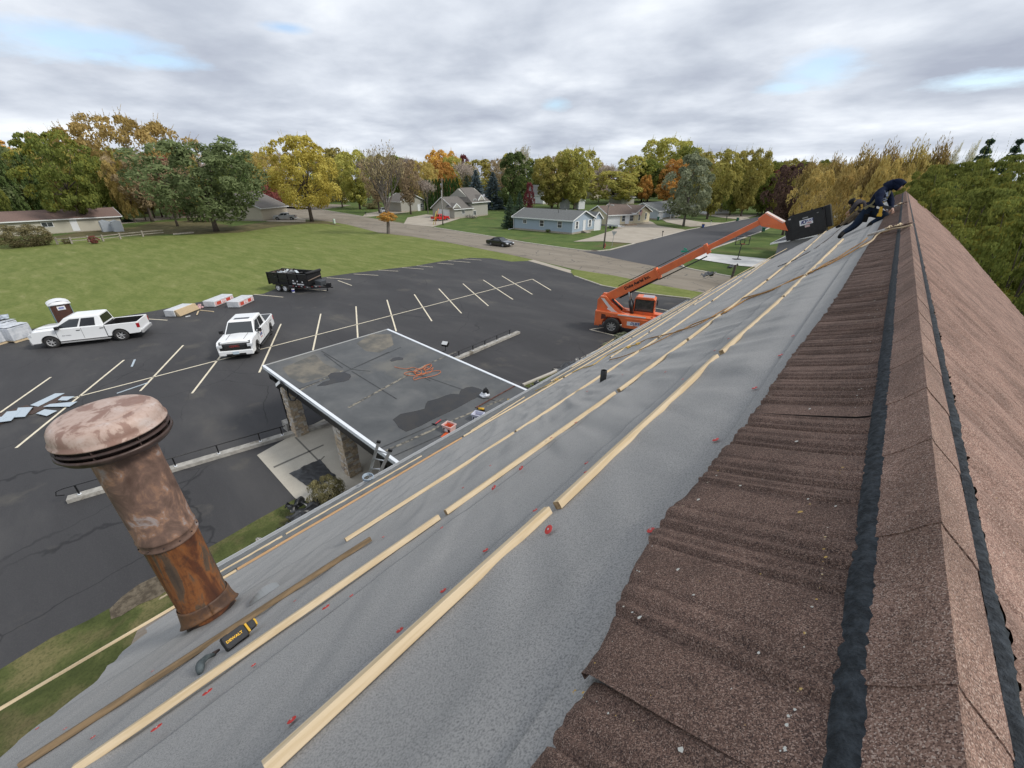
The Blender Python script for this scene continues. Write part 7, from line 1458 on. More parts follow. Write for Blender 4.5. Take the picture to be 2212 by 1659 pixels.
bare('bare_tree', 'brown', 15, 8, 21, .42, 1700, .12, 6, r0=.32, fork=.20)
bare('twiggy', 'twig', 12, 9, 22, .5, 2600, .16, 5, r0=.18)
bare('gold_tree', 'gold', 15, 13, 25, .62, 9000, .11, 6, r0=.34, fork=.15, wind=.45)
bare('pale_tree', 'pale', 15, 8, 27, .40, 3000, .14, 6, r0=.2, fork=.2, wind=1.1)
conifer('spruce', 'spruce', 11, 6.5, 31, droop=.28); conifer('dark_spruce', 'dspruce', 12, 5.6, 32, droop=.15, ls=.18); conifer('arborvitae', 'arbor', 8, 2.4, 33, tiers=24, per=9, tight=1, ls=.2)
NAMES = dict(maple_y='maple_tree', maple_g='maple_tree', gold_big='elm_tree', olive='willow_tree', silver='maple_tree', ygreen='maple_tree', brown='maple_tree', orange='maple_tree', red='maple_tree', purple='maple_tree', oak='oak_tree', green2='broadleaf_tree', green_yellow='broadleaf_tree', locust='locust_tree', shrub='shrub', bush='shrub', bare_tree='bare_tree', twiggy='bare_tree', gold_tree='broadleaf_tree', pale_tree='broadleaf_tree', spruce='spruce_tree', dark_spruce='spruce_tree', arborvitae='arborvitae')
tq = random.Random(77)
def tree(key, px, base, top, wpx, label, group=None, dist=None, rz=None, P=None):
    ml, mt, Ht, Wd = PROTO[key]; B = P or (g(px, base) if dist is None else at_dist(px, dist)); zt = zfor(B, top); B = Vector(B)
    dist_ = math.hypot(B.x, B.y); r_ = B/dist_ if dist_ else B; dep = (B.x*-SH+B.y*CH)*CP+(H)*SP; offax = 1+((px-CX)/F)**2*.75
    wd = wpx/F*dep/max(1., offax**.5)
    t_ = thing(NAMES[key], label, 'shrub' if NAMES[key] == 'shrub' else 'tree', B, tq.uniform(0, 6.28) if rz is None else rz, group); s_ = wd/Wd; t_.scale = (s_, s_, zt/Ht)
    for nm, me in (('crown', ml), ('trunk', mt)): o_ = bpy.data.objects.new(nm, me); COL.objects.link(o_); o_.parent = t_
    return t_
# far left group
tree('olive', 25, 484, 320, 230, 'dusky grey green tree overhanging the tan house at the left edge')
tree('olive', -110, 470, 330, 200, 'grey green tree leaning in from beyond the left picture edge')
tree('maple_g', 182, 500, 288, 170, 'green and yellow tree with a leaning trunk by the rail fence', rz=2.4)
tree('gold_big', 318, 462, 256, 270, 'tallest golden tree at left with feathery windblown top', rz=HEAD)
tree('brown', 330, 479, 335, 130, 'brown half bare tree left of the drooping green tree')
tree('brown', 384, 489, 345, 90, 'thin brown tree trunk pair beside the wooden deck')
tree('olive', 468, 500, 312, 250, 'drooping dark green tree in front of the white gabled house')
tree('orange', 25, 440, 286, 150, 'orange treetop showing above the dusky green tree at left'); tree('gold_big', 170, 430, 286, 130, 'pale gold treetop above the green and yellow tree')
tree('brown', -60, 440, 300, 140, 'brown tree beyond the left edge')
# street trees
tree('maple_y', 674, 478.6, 299, 158, 'bright yellow maple with a full round crown by the street'); tree('red', 575, 452, 404, 62, 'small red tree left of the yellow maple'); tree('red', 600, 446, 395, 40, 'second small reddish tree just behind the first')
tree('ygreen', 778, 452, 332, 88, 'olive yellow maple between the yellow maple and the bare tree'); tree('green_yellow', 740, 448, 345, 60, 'smaller yellowish tree tucked behind the yellow maple')
tree('bare_tree', 839, 504.7, 304, 118, 'tall nearly bare tree at the street edge of the field'); tree('brown', 820, 460, 350, 70, 'brown leaved tree behind the tall bare tree')
P = g(839, 504.7); zz1 = zfor(P, 458); t_ = tree('orange', 843, 504, 456, 80, 'low clump of yellow brown suckers round the bare tree trunk', P=P+Vector((.1, .1, 0))); t_.scale = (.42, .42, .17); t_.location.z = zfor(P, 481)
tree('brown', 888, 463, 345, 62, 'small tree with thin rusty leaves before the grey garage'); tree('twiggy', 925, 462, 385, 55, 'purplish twiggy tree beside the arborvitae row')
for i in range(10):
    x = 925+i*7.2; tree('arborvitae', x, 455-i*.4, 386-.2*i+(i % 3), 11.5, '%s arborvitae from the left in the clipped row by the split level house' % ['first', 'second', 'third', 'fourth', 'fifth', 'sixth', 'seventh', 'eighth', 'ninth', 'last'][i], 'row of arborvitae')
tree('orange', 950, 425, 328, 62, 'orange gold tree above the arborvitae row, left one'); tree('orange', 977, 428, 330, 48, 'orange gold tree above the arborvitae row, right one'); tree('red', 1004, 420, 339, 28, 'dark red tree above the split level roof')
tree('spruce', 1030, 448, 365, 62, 'blue spruce behind the split level roof, left one'); tree('spruce', 1066, 452, 370, 66, 'blue spruce behind the split level roof, right one'); tree('dark_spruce', 1010, 445, 378, 40, 'dark spruce half hidden behind the split level roof')
tree('dark_spruce', 1102, 493, 420, 40, 'solid dark spruce on the lawn between the two corner houses', rz=1); tree('dark_spruce', 1122, 478, 412, 34, 'slimmer spruce right behind the solid one')
tree('oak', 1112, 455, 330, 74, 'dark green oak left of the twin yellow maples'); tree('pale_tree', 1100, 440, 314, 90, 'pale bare treetop behind the dark oak', rz=HEAD); tree('red', 1142, 462, 398, 22, 'thin dull red tree before the slate roofed house')
tree('ygreen', 1192, 452, 345, 88, 'left half of the twin yellow green maples behind the blue house'); tree('ygreen', 1240, 452, 327, 84, 'right half of the twin yellow green maples, the taller'); tree('gold_big', 1205, 448, 340, 80, 'golden crown between the twin maples')
tree('red', 1302, 425, 362, 44, 'dark red tree on the skyline behind the cream house'); tree('green_yellow', 1323, 440, 372, 110, 'spreading thin yellow tree with an umbrella crown behind the cream house', rz=.3); tree('orange', 1365, 428, 365, 66, 'orange yellow tree behind the far transformer pole')
tree('orange', 1390, 438, 380, 34, 'slender orange birch among the white houses'); tree('orange', 1440, 440, 388, 60, 'deep orange tree left of the silver green street tree'); tree('twiggy', 1440, 430, 368, 60, 'greyish bare tree above the deep orange one')
tree('ygreen', 1430, 425, 305, 118, 'big olive gold tree rising highest left of the silver tree'); tree('green2', 1470, 430, 318, 80, 'green crown right behind the big olive gold tree')
tree('silver', 1500, 489, 336, 100, 'silver green tree on the lawn by the blue bin', P=g(1476, 489)); tree('ygreen', 1560, 473, 333, 100, 'yellow green street tree right of the silver one', P=g(1527, 473.5)); tree('ygreen', 1605, 466, 330, 80, 'bright yellow green tree near the far green bin', P=g(1600, 468)); tree('green_yellow', 1563, 463, 375, 60, 'smaller yellow green tree between two street trees')
tree('green2', 1652, 462, 350, 62, 'deep green tree left of the dark purple maple'); tree('purple', 1702, 512, 358, 118, 'dark purple maple behind the orange boom head', P=g(1690, 508))
tree('green2', 1720, 450, 352, 70, 'green tree behind the dark purple maple')
for i, (x, top, w_, d) in enumerate(((1752, 344, 90, 95), (1800, 336, 105, 84), (1858, 318, 130, 70), (1905, 312, 120, 60), (1962, 308, 130, 62), (2010, 304, 110, 66))):
    tree('gold_tree', x, 0, top, w_, ['golden windblown tree nearest the black platform', 'golden windblown tree second from the platform', 'golden windblown tree behind the crouching worker', 'golden windblown tree behind the hooded worker', 'golden windblown tree above the ridge end', 'last golden windblown tree before the green mass'][i], 'windblown golden trees beyond the ridge', dist=d, rz=HEAD+.1*i)
tree('gold_big', 1780, 0, 372, 110, 'dense ochre tree low behind the platform', dist=75, rz=HEAD); tree('gold_big', 1850, 0, 365, 120, 'dense ochre tree low behind the crouching worker', dist=64, rz=HEAD)
tree('gold_big', 1920, 0, 350, 110, 'dense ochre tree low behind the hooded worker', dist=56, rz=HEAD)
for x, top, w_, d, lb in ((2062, 300, 70, 75, 'pale seedy windblown tree left of the spruces'), (2030, 306, 60, 80, 'pale thin tree among the golden ones')): tree('pale_tree', x, 0, top, w_, lb, dist=d, rz=HEAD)
tree('locust', 2040, 0, 356, 150, 'green locust just right of the last golden tree', dist=62); tree('locust', 2120, 0, 352, 190, 'green locust below the two spruce tips', dist=44); t_ = tree('dark_spruce', 2068, 0, 286, 160, 'dark spruce tip leaning in the wind, left one of the pair', dist=48); t_.rotation_euler = (0, .10, HEAD); t_ = tree('dark_spruce', 2132, 0, 287, 150, 'dark spruce tip leaning in the wind, right one of the pair', dist=54); t_.rotation_euler = (0, .10, HEAD)
for x, top, w_, d, lb in ((2085, 352, 230, 40, 'big green locust behind the ridge end'), (2190, 338, 260, 34, 'big green locust with yellow tips at the right edge'), (2150, 410, 330, 25, 'nearest dark green locust below the right roof slope'), (2290, 345, 320, 30, 'green locust cut by the right picture edge'), (2000, 372, 130, 46, 'green locust between the golden trees and the ridge end'), (2330, 430, 360, 21, 'nearest locust beyond the right picture edge')): tree('locust', x, 0, top, w_, lb, dist=d)
# small plants near the building
t_ = tree('bush', 712, 1085, 1040, 74, 'round dry looking bush at the church wall by the concrete slab'); t_.name = 'round_bush'; t_['category'] = 'shrub'
for i, (x, b, tp_, w_) in enumerate(((1352, 745, 724, 56), (1392, 722, 704, 50), (1318, 775, 742, 34))): tree('shrub', x, b, tp_, w_, ['grey green shrub at the rear wheel of the telescopic handler', 'grey green shrub in front of the handler sill', 'small shrub over the torn black sheet'][i])
tree('bush', *( z1b(230, 1200)), z1b(230, 1040)[1], 130, 'large dry brown and yellow bush at the left picture edge'); tree('red', *z1b(785, 1180), z1b(785, 1118)[1], 26, 'round dark red bush at the rail fence'); tree('bush', *z1b(565, 1180), z1b(565, 1135)[1], 22, 'pale yellow tuft at the left end of the rail fence'); tree('dark_spruce', *z1b(1060, 1000), z1b(1060, 955)[1], 28, 'low green juniper right of the tan house')
tree('bush', *z2b(1090, 785), z2b(1090, 740)[1], 40, 'dark twiggy hedge before the grey garage'); tree('green2', *zh(275, 305), zh(275, 275)[1], 16, 'small green bush under the blue house windows'); tree('shrub', *z3b(320, 905), z3b(320, 850)[1], 16, 'grey green shrub right of the solid dark spruce')
# the treeline at the back
LMK = [(-300, 0, 'beyond the left picture edge'), (0, 110, 'above the long tan house'), (110, 240, 'above the rail fence'), (240, 370, 'behind the tall golden tree'), (370, 560, 'behind the white deck house'), (560, 620, 'left of the yellow maple'), (620, 745, 'behind the yellow maple'), (745, 860, 'behind the bare street tree'), (860, 925, 'above the grey garage'), (925, 1000, 'behind the arborvitae row'), (1000, 1090, 'behind the blue spruces'), (1090, 1165, 'behind the dark oak'), (1165, 1285, 'behind the twin maples'), (1285, 1345, 'behind the umbrella crowned tree'), (1345, 1420, 'behind the orange birch'), (1420, 1510, 'behind the silver green tree'), (1510, 1640, 'behind the side street trees'), (1640, 1900, 'behind the purple maple')]
tl_n = {}
def tl_label(cn, row, x):
    a, b, t_ = [q_ for q_ in LMK if q_[0] <= x < q_[1]][0]; f_ = (x-a)/(b-a); side = 'towards the left' if f_ < .34 else 'in the middle' if f_ < .67 else 'towards the right'
    s_ = '%s %s tree %s, %s' % ('distant' if row == 0 else 'nearer', cn, t_, side); tl_n[s_] = tl_n.get(s_, 0)+1
    return s_ if tl_n[s_] == 1 else ['second', 'third', 'fourth', 'fifth', 'sixth'][tl_n[s_]-2]+' '+s_
kinds = [('green2', 'green'), ('green_yellow', 'yellow green'), ('orange', 'orange'), ('brown', 'brownish'), ('gold_big', 'golden'), ('oak', 'dark green'), ('twiggy', 'bare grey'), ('ygreen', 'olive'), ('red', 'dark red')]
def skyline(x):
    pts = [(-300, 322), (0, 318), (500, 326), (600, 333), (740, 330), (900, 340), (1060, 342), (1200, 336), (1330, 344), (1500, 345), (1650, 350), (1800, 350), (2300, 345)]
    for (a, b), (c, d) in zip(pts, pts[1:]):
        if a <= x <= c: return b+(d-b)*(x-a)/(c-a)
    return 340
x = -260
while x < 1800:
    for row, (d, add) in enumerate(((235, 0), (165, 14))):
        k, cn = tq.choices(kinds, [4, 4, 1.2, 4, 2.4, 2.5, 4, 4, .5 if x > 150 else 0])[0]; w_ = tq.uniform(46, 78)
        if row == 1 and not (x < 540 or x > 1520): continue
        if x < 150 and k in ('red', 'orange'): k, cn = 'ygreen', 'olive'
        tree(k, x+tq.uniform(-14, 14), 0, skyline(x)+add+tq.uniform(-7, 13), w_, tl_label(cn, row, x), 'treeline beyond the houses', dist=d*tq.uniform(.92, 1.1))
    x += 27
# ================================================================== TELESCOPIC HANDLER
org_ = mat('orange_paint', (.82, .19, .06), .45, (.70, .16, .055), 1.5, col3=(.50, .28, .18), scale3=6, f3=(.62, .72), coat=.15)
W0 = g(1319, 720); rzm = .30; Rm = Matrix.Rotation(rzm, 4, 'Z'); O = W0-(Rm @ Vector((-1.65, -1.05, 0)))
th = thing('telescopic_handler', 'orange telescopic handler with its long boom raised to the church roof', 'telehandler', O, rzm)
def part(nm, fn, m, parent=th, **k): mb = MB(); fn(mb); return mb.build(nm, m, parent, **k)
def chassis(mb):
    pts = [(-2.95, .55), (-2.95, 1.45), (-2.75, 1.75), (-1.0, 1.5), (2.6, 1.35), (2.7, .7), (2.2, .62)]
    body = [(-2.95, .55), (-2.95, 1.5), (-2.8, 1.6), (-.9, 1.5), (2.7, 1.38), (2.75, .75)]+[(1.65+.75, .70)]+[(1.65+.75*math.cos(a/8*math.pi), .62+.75*math.sin(a/8*math.pi)) for a in range(1, 8)]+[(1.65-.75, .55)]+[(-1.65+.75, .55)]+[(-1.65+.75*math.cos(a/8*math.pi), .62+.75*math.sin(a/8*math.pi)) for a in range(1, 8)]+[(-1.65-.75, .55)]
    mb.prism(body, -.98, -.30, 'y'); mb.prism(body, .30, .98, 'y'); mb.box(-2.9, 2.6, -.30, .30, .6, 1.05)
part('chassis', chassis, org_, bevel=.03)
def mast(mb):
    for y in (-.62, .42): mb.prism([(-2.95, 1.4), (-2.95, 2.35), (-2.75, 2.62), (-2.35, 2.65), (-1.9, 2.2), (-1.1, 1.6), (-.6, 1.45)], y, y+.2, 'y')
    mb.prism([(-2.98, .45), (-2.98, 1.6), (-2.6, 1.6), (-2.6, .45)], -.95, .95, 'y')
part('rear_tower', mast, org_, bevel=.02)
part('white_stripe', lambda mb: (mb.prism([(-2.72, 2.5), (-2.45, 2.48), (-2.0, 2.0), (-1.55, 1.62), (-1.35, 1.52), (-1.75, 1.50), (-2.2, 1.72), (-2.1, 1.82), (-2.45, 2.2)], -.632, -.621, 'y'), mb.box(-1.3, .7, -.99, -.95, 1.42, 1.50)), mat('white_decal', (.72, .72, .70), .5))
part('side_hatch', lambda mb: (mb.prism([(-2.5, 1.0), (-2.5, 1.42), (-2.2, 1.38), (-2.1, 1.1)], -.99, -.975, 'y'), mb.prism([(-2.05, 1.15), (-1.9, 1.3), (-1.6, .98), (-1.7, .9)], -.99, -.975, 'y')), mat('hatch_dark', (.10, .03, .02), .6))
part('fender_panel', lambda mb: mb.box(-.75, .85, -1.06, -.975, .55, 1.30), org_, bevel=.02)
part('company_plate', lambda mb: mb.box(-.55, .35, -1.075, -1.062, .78, 1.08), wpl)
text_mesh('DUKE', .24, dkb, th, Matrix.Translation((.0, -1.079, .95)) @ Matrix.Rotation(R(90), 4, 'X'), bold=.008, shear=.3); text_mesh('AERIAL', .10, dkr, th, Matrix.Translation((.03, -1.079, .82)) @ Matrix.Rotation(R(90), 4, 'X'))
part('deck_port', lambda mb: [mb.lathe([(0, .012), (.09, .012), (.09, 0)], 12, (x, y, 1.44)) for x, y in ((-.4, -.75), (1.1, -.7))], blackp)
# cab
cx0, cx1, cy0, cy1, cz0, cz1 = -.35, 1.15, .05, .98, 1.30, 2.62
part('cab', lambda mb: (mb.box(cx0, cx1, cy0, cy1, 1.0, 1.62), mb.prism([(cx0, 2.50), (cx0+.15, 2.66), (cx1-.2, 2.66), (cx1-.0, 2.5)], cy0-.02, cy1+.02, 'y'), [mb.box(x, x+.08, y, y+.08, 1.6, 2.52) for x in (cx0, cx1-.1) for y in (cy0, cy1-.08)], mb.box(cx0, cx0+.05, cy0, cy1, 1.6, 1.8)), org_, bevel=.03)
cabg = mat('cab_glass', (.035, .045, .045), .08, (.08, .09, .09), 3, spec=.7)
for nm, q_ in (('f', (cx1-.05, cx1-.03, cy0+.08, cy1-.08, 1.66, 2.48)), ('s', (cx0+.09, cx1-.1, cy0+.02, cy0+.035, 1.66, 2.48)), ('t', (cx0+.09, cx1-.1, cy1-.035, cy1-.02, 1.66, 2.48)), ('r', (cx0+.03, cx0+.05, cy0+.08, cy1-.08, 1.75, 2.48))):
    part('cab_window', lambda mb, q_=q_: mb.box(*q_), cabg)
part('window_frame', lambda mb: [mb.box(cx0+.07, cx1-.08, cy0-.004, cy0+.018, z, z+.05) for z in (1.60, 2.47)]+[mb.box(x, x+.04, cy0-.004, cy0+.018, 1.62, 2.5) for x in (cx0+.06, cx1-.13)], blackp)
part('roof_window', lambda mb: mb.box(cx0+.55, cx1-.15, cy0+.1, cy1-.1, 2.661, 2.675), mat('pale_roof_glass', (.38, .36, .40), .2))
part('side_mirror', lambda mb: (mb.box(cx1+.1, cx1+.16, cy0-.15, cy0+.0, 2.2, 2.6), mb.tube([(cx1, cy0, 2.3), (cx1+.13, cy0-.07, 2.3)], .02, 5)), blackp)
steelw = mat('grey_rim', (.30, .29, .27), .5, (.42, .41, .39), 6)
for x in (-1.65, 1.65):
    for y in (-1.0, 1.0): wheel(th, x, y, .60, .42, steelw, 8, .56)
# boom: three telescoping sections from the pivot to the head beside the roof
Rz = Rm.inverted()
pv = Vector((-2.35, 0, 2.35)); pvw = O+(Rm @ pv)
def aty(px, py, y): d = ray(px, py); return Vector((0, 0, H))+d*(y/d.y)
tipw = aty(1655, 474, 30.0); tip = Rz @ (tipw-O); bd = (tip-pv); bl = bd.length; bd.normalize(); sidev = bd.cross(Vector((0, 0, 1))).normalized(); upv = sidev.cross(bd).normalized()
def beam(a, b, w_, h_, nm, m=org_, off=0):
    return part(nm, lambda mb: mb.bar(pv+bd*a+upv*off, pv+bd*b+upv*off, w_, h_, up=upv), m, bevel=.01)
def fpx(x): # distance along the boom at a picture x
    lo, hi = 0, bl
    for _ in range(30):
        m_ = (lo+hi)/2
        if proj(O+(Rm @ (pv+bd*m_)))[0] < x: lo = m_
        else: hi = m_
    return lo
f1, f2 = fpx(1420), fpx(1526)
beam(-.35, f1, .50, .64, 'boom_section', off=.03); beam(f1-.5, f2, .38, .46, 'boom_section', off=.03); beam(f2-.5, bl, .27, .30, 'boom_section', off=.02)
beam(f1-.04, f1+.12, .60, .80, 'collar', off=.03); beam(f2-.06, f2+.16, .50, .64, 'collar', off=.0)
part('boom_underside', lambda mb: mb.bar(pv+bd*.9-upv*.37, pv+bd*f1-upv*.37, .40, .10, up=upv), blackp)
part('hydraulic_hose', lambda mb: (mb.tube([pv+bd*f1-upv*.42-sidev*-.2, pv+bd*(f2-.1)-upv*.42-sidev*-.2], .045, 6), mb.tube([pv+bd*(f1*.3)+upv*.46+sidev*.1, pv+bd*(f2*.98)+upv*.40+sidev*.1], .03, 6)), mat('dark_hose', (.03, .035, .025), .5))
for y in (-.28, .28):
    part('lift_cylinder', lambda mb, y=y: mb.tube([(-.35, y, 1.35), tuple(Vector((-.35, y, 1.35)).lerp(pv+bd*1.9+sidev*0+Vector((0, y, -.3)), .62))], .13, 10), blackp)
    part('cylinder_rod', lambda mb, y=y: mb.tube([tuple(Vector((-.35, y, 1.35)).lerp(pv+bd*1.9+Vector((0, y, -.3)), .6)), tuple(pv+bd*1.9+Vector((0, y, -.3)))], .065, 8), galv)
part('slave_cylinder', lambda mb: mb.tube([(-1.1, -.35, 1.7), tuple(pv+bd*.5+Vector((0, -.35, -.2)))], .08, 8), blackp)
hd0 = tip; hd1 = Rz @ (aty(1698, 488, 30.0)-O)
hdir = (hd1-hd0); 
part('boom_head', lambda mb: (mb.add([hd0-bd*.35+upv*.26+sidev*.2, hd0-bd*.35-upv*.22+sidev*.2, hd1-upv*.30+sidev*.2, hd1+upv*.22+sidev*.2, hd0+bd*.15+upv*.36+sidev*.2, hd0-bd*.35+upv*.26-sidev*.2, hd0-bd*.35-upv*.22-sidev*.2, hd1-upv*.30-sidev*.2, hd1+upv*.22-sidev*.2, hd0+bd*.15+upv*.36-sidev*.2], [(0, 1, 2, 3, 4), (9, 8, 7, 6, 5), (0, 1, 6, 5), (1, 2, 7, 6), (2, 3, 8, 7), (3, 4, 9, 8), (4, 0, 5, 9)])), org_, bevel=.015)
part('head_edge', lambda mb: mb.bar(hd0+bd*.15+upv*.375, hd1+upv*.235, .42, .03, up=upv), mat('pale_edge', (.60, .52, .47), .5))
# lettering along the boom (faces the near side)
nearn = sidev if (sidev.dot(Rz.to_3x3() @ Vector((0, -1, 0))) > 0) else -sidev
lc = pv+bd*(f1*.64)+upv*.08+nearn*.266
ML_ = Matrix((bd, upv, nearn)).transposed().to_4x4(); ML_.translation = lc
text_mesh('Duke Aerial Inc.', .30, mat('black_lettering', (.03, .012, .01), .6), th, ML_, depth=.003, bold=.01)
# lifting platform on the forks
Ao, Bo, Co = aty(1708, 521, 30.0), aty(1783, 502.5, 30.0), aty(1779, 451, 30.0)
U = (Bo-Ao); UL = U.length; U.normalize(); Vv = (Co-Bo); VL = Vv.length*1.04; N_ = U.cross(Vv).normalized(); Vv = N_.cross(U).normalized()
if N_.y > 0: N_ = -N_
Mp = Matrix((U, -N_, Vv)).transposed().to_4x4(); pl = thing('lifting_platform', 'black steel lifting box with a company sign held by the orange boom head', 'lifting platform', Ao); pl.rotation_euler = Mp.to_euler()
ps = mat('black_steel_panel', (.008, .008, .010), .35, (.016, .016, .018), 3, spec=.5)
part('front_panel', lambda mb: (mb.box(0, UL, 0, .05, 0, VL)), ps, pl, bevel=.01); part('panel_rim', lambda mb: (mb.box(-.02, UL+.02, -.03, .0, VL-.07, VL), mb.box(-.02, .05, -.03, 0, 0, VL), mb.box(UL-.05, UL+.02, -.03, 0, 0, VL)), blackp, pl)
part('side_wall', lambda mb: (mb.box(0, .05, .05, .75, 0, VL*.9), mb.box(UL-.0, UL+.05, .05, .75, 0, VL*1.05), mb.box(0, UL, .70, .75, 0, VL*1.05)), ps, pl); part('floor', lambda mb: mb.box(.0, UL, .05, .75, 0, .05), ps, pl)
part('rear_box', lambda mb: mb.box(UL+.06, UL+.30, .35, .95, .25, VL*1.06), ps, pl)
part('mounting_bracket', lambda mb: (mb.box(-.20, -.03, -.02, .35, .05, VL*.62), mb.box(-.12, -.03, -.04, .1, VL*.55, VL*.9), mb.box(-.22, -.10, -.06, .06, VL*.28, VL*.42)), blackp, pl)
part('company_sign', lambda mb: mb.prism([(UL*.32, VL*.52), (UL*.70, VL*.52), (UL*.70, VL*.74), (UL*.32, VL*.74)], -.012, -.002, 'y'), wpl, pl)
MS = lambda u, v: Matrix.Translation((UL*u, -.016, VL*v)) @ Matrix.Rotation(R(90), 4, 'X')
text_mesh('R', .22, dkb, pl, MS(.39, .635), bold=.01, shear=.4); text_mesh('D', .26, dkb, pl, MS(.455, .635), bold=.008, shear=.2); text_mesh('DUKE', .15, dkb, pl, MS(.59, .665), bold=.004, shear=.35); text_mesh('AERIAL', .075, dkr, pl, MS(.59, .575), bold=.003)
part('small_tag', lambda mb: mb.box(UL*.46, UL*.60, -.012, -.002, VL*.41, VL*.50), mat('pinkish_tag', (.62, .45, .43), .5), pl); part('top_decal', lambda mb: (mb.box(UL*.42, UL*.58, -.012, -.002, VL*.79, VL*.83), mb.box(UL*.83, UL*.88, -.012, -.002, VL*.87, VL*.89), mb.box(UL*.02, UL*.09, -.04, -.031, VL*.88, VL*.94)), mat('grey_decal', (.35, .35, .34), .5), pl)
# ================================================================== PEOPLE
navy = mat('navy_cloth', (.007, .011, .028), .95, (.012, .018, .040), 12, bump=.5, bscale=18, bdist=.02); denim = mat('dark_denim', (.012, .020, .038), .95, (.018, .027, .044), 9, bump=.5, bscale=22, bdist=.02); skin = mat('skin', (.36, .20, .14), .6); boot = mat('boot_leather', (.010, .010, .010), .6); khaki = mat('khaki_cloth', (.16, .125, .085), .9, (.11, .085, .06), 9, bump=.5, bscale=20, bdist=.02); charc = mat('charcoal_cloth', (.05, .045, .05), .9, (.075, .068, .07), 10, bump=.5, bscale=20, bdist=.02); olive_w = mat('olive_webbing', (.22, .19, .10), .8); yelw_ = mat('yellow_webbing', (.45, .28, .05), .7)
for m_ in (navy, denim, boot, khaki, charc): m_.node_tree.nodes['Principled BSDF'].inputs['Specular IOR Level'].default_value = .12
def body(name, parent, chains, mats_, segs):
    """one continuous skinned surface grown from a joint graph; material by nearest limb"""
    vs, es, rs = [], [], []; idx = {}
    for ch in chains:
        prev = None
        for (k, p, r) in ch:
            if k not in idx: idx[k] = len(vs); vs.append(Vector(p)-parent.location); rs.append(r)
            if prev is not None: es.append((prev, idx[k]))
            prev = idx[k]
    me = bpy.data.meshes.new(name); me.from_pydata(vs, es, []); o_ = bpy.data.objects.new(name, me); COL.objects.link(o_)
    md = o_.modifiers.new('skin', 'SKIN'); md.use_smooth_shade = True; md.branch_smoothing = .6
    for i, r in enumerate(rs):
        sv = me.skin_vertices[0].data[i]; sv.radius = r if isinstance(r, tuple) else (r, r); sv.use_root = (i == 0)
    sb = o_.modifiers.new('sub', 'SUBSURF'); sb.levels = 2; sb.render_levels = 2
    dg = bpy.context.evaluated_depsgraph_get(); m2 = bpy.data.meshes.new_from_object(o_.evaluated_get(dg)); bpy.data.objects.remove(o_)
    m2.materials.clear()
    for m in mats_: m2.materials.append(m)
    sg = [(vs[idx[a]], vs[idx[b]], mi) for a, b, mi in segs]
    for p in m2.polygons:
        c = p.center; best = 9e9
        for a, b, mi in sg:
            ab = b-a; t = max(0, min(1, (c-a).dot(ab)/max(1e-9, ab.length_squared))); d = (c-(a+ab*t)).length
            if d < best: best = d; p.material_index = mi
        p.use_smooth = True
    o_ = bpy.data.objects.new('body', m2); COL.objects.link(o_); o_.parent = parent; return o_
def hand(chains, segs, wk, wr, tipd, spread, palm, mi):
    """palm and five curled fingers leaving a wrist"""
    wr = Vector(wr); d = Vector(tipd).normalized(); s_ = Vector(spread).normalized(); dn = Vector(palm).normalized(); kk = wk+'_p'; pc = wr+d*.055
    chains.append([(wk, wr, .028), (kk, pc, (.036, .02))]); segs.append((wk, kk, mi))
    for i, (o_, L_) in enumerate(((-.033, .060), (-.012, .075), (.011, .070), (.032, .055))):
        a = pc+d*.035+s_*o_; b = a+d*L_*.5+dn*.012; c = b+d*L_*.2+dn*L_*.45; n0 = '%s_f%d' % (wk, i); chains.append([(kk, pc, .03), (n0+'a', a, .0095), (n0+'b', b, .009), (n0+'c', c, .0075)]); segs.append((n0+'a', n0+'c', mi)); segs.append((kk, n0+'a', mi))
    a = wr+d*.025-s_*.038+dn*.01; b = a+d*.03-s_*.012+dn*.025; chains.append([(wk, wr, .028), (wk+'ta', a, .012), (wk+'tb', b, .0095), (wk+'tc', b+d*.02+dn*.012, .008)]); segs.append((wk+'ta', wk+'tc', mi))
A_ = aty
foot1 = RL(1.20, 13.15, .11); pel = A_(1872, 457, 13.6); k1 = A_(1846, 488, 13.35); chest = A_(1898, 424, 13.5); waist = A_(1884, 442, 13.55); neck = A_(1918, 404, 13.5); hd = A_(1938, 399, 13.45)
k2 = A_(1916, 466, 13.35); f2 = A_(1881, 484, 13.3); t2 = A_(1876, 493, 13.2)
shr = A_(1903, 414, 13.25); shl = A_(1918, 415, 13.75); er = A_(1897, 439, 13.05); hr_ = A_(1912, 449, 13.0); el = A_(1925, 436, 13.6); hl_ = A_(1927, 452, 13.25)
p1 = thing('person', 'roofer in a dark hooded sweatshirt and harness kneeling at the ridge with a tool', 'person', pel)
ch = [[('pel', pel, (.17, .15)), ('waist', waist, (.175, .155)), ('chest', chest, (.205, .17)), ('neck', neck, .075), ('jaw', neck.lerp(hd, .45), .085), ('head', hd, (.10, .092)), ('face', hd+Vector((.08, -.03, -.06)), .06)],
      [('pel', pel, .15), ('hip1', pel.lerp(k1, .22)+Vector((0, -.05, 0)), .12), ('k1', k1, .08), ('an1', foot1+Vector((.03, .02, .05)), .055), ('toe1', foot1+Vector((.0, -.14, -.05)), .055)],
      [('pel', pel, .15), ('hip2', pel.lerp(k2, .3)+Vector((.02, .06, 0)), .13), ('k2', k2, .095), ('an2', f2, .065), ('toe2', t2, .055)],
      [('chest', chest, .175), ('shr', shr, .095), ('er', er, .07), ('wr_r', hr_.lerp(er, .12), .036)],
      [('chest', chest, .175), ('shl', shl, .095), ('el', el, .07), ('wr_l', hl_.lerp(el, .12), .036)]]
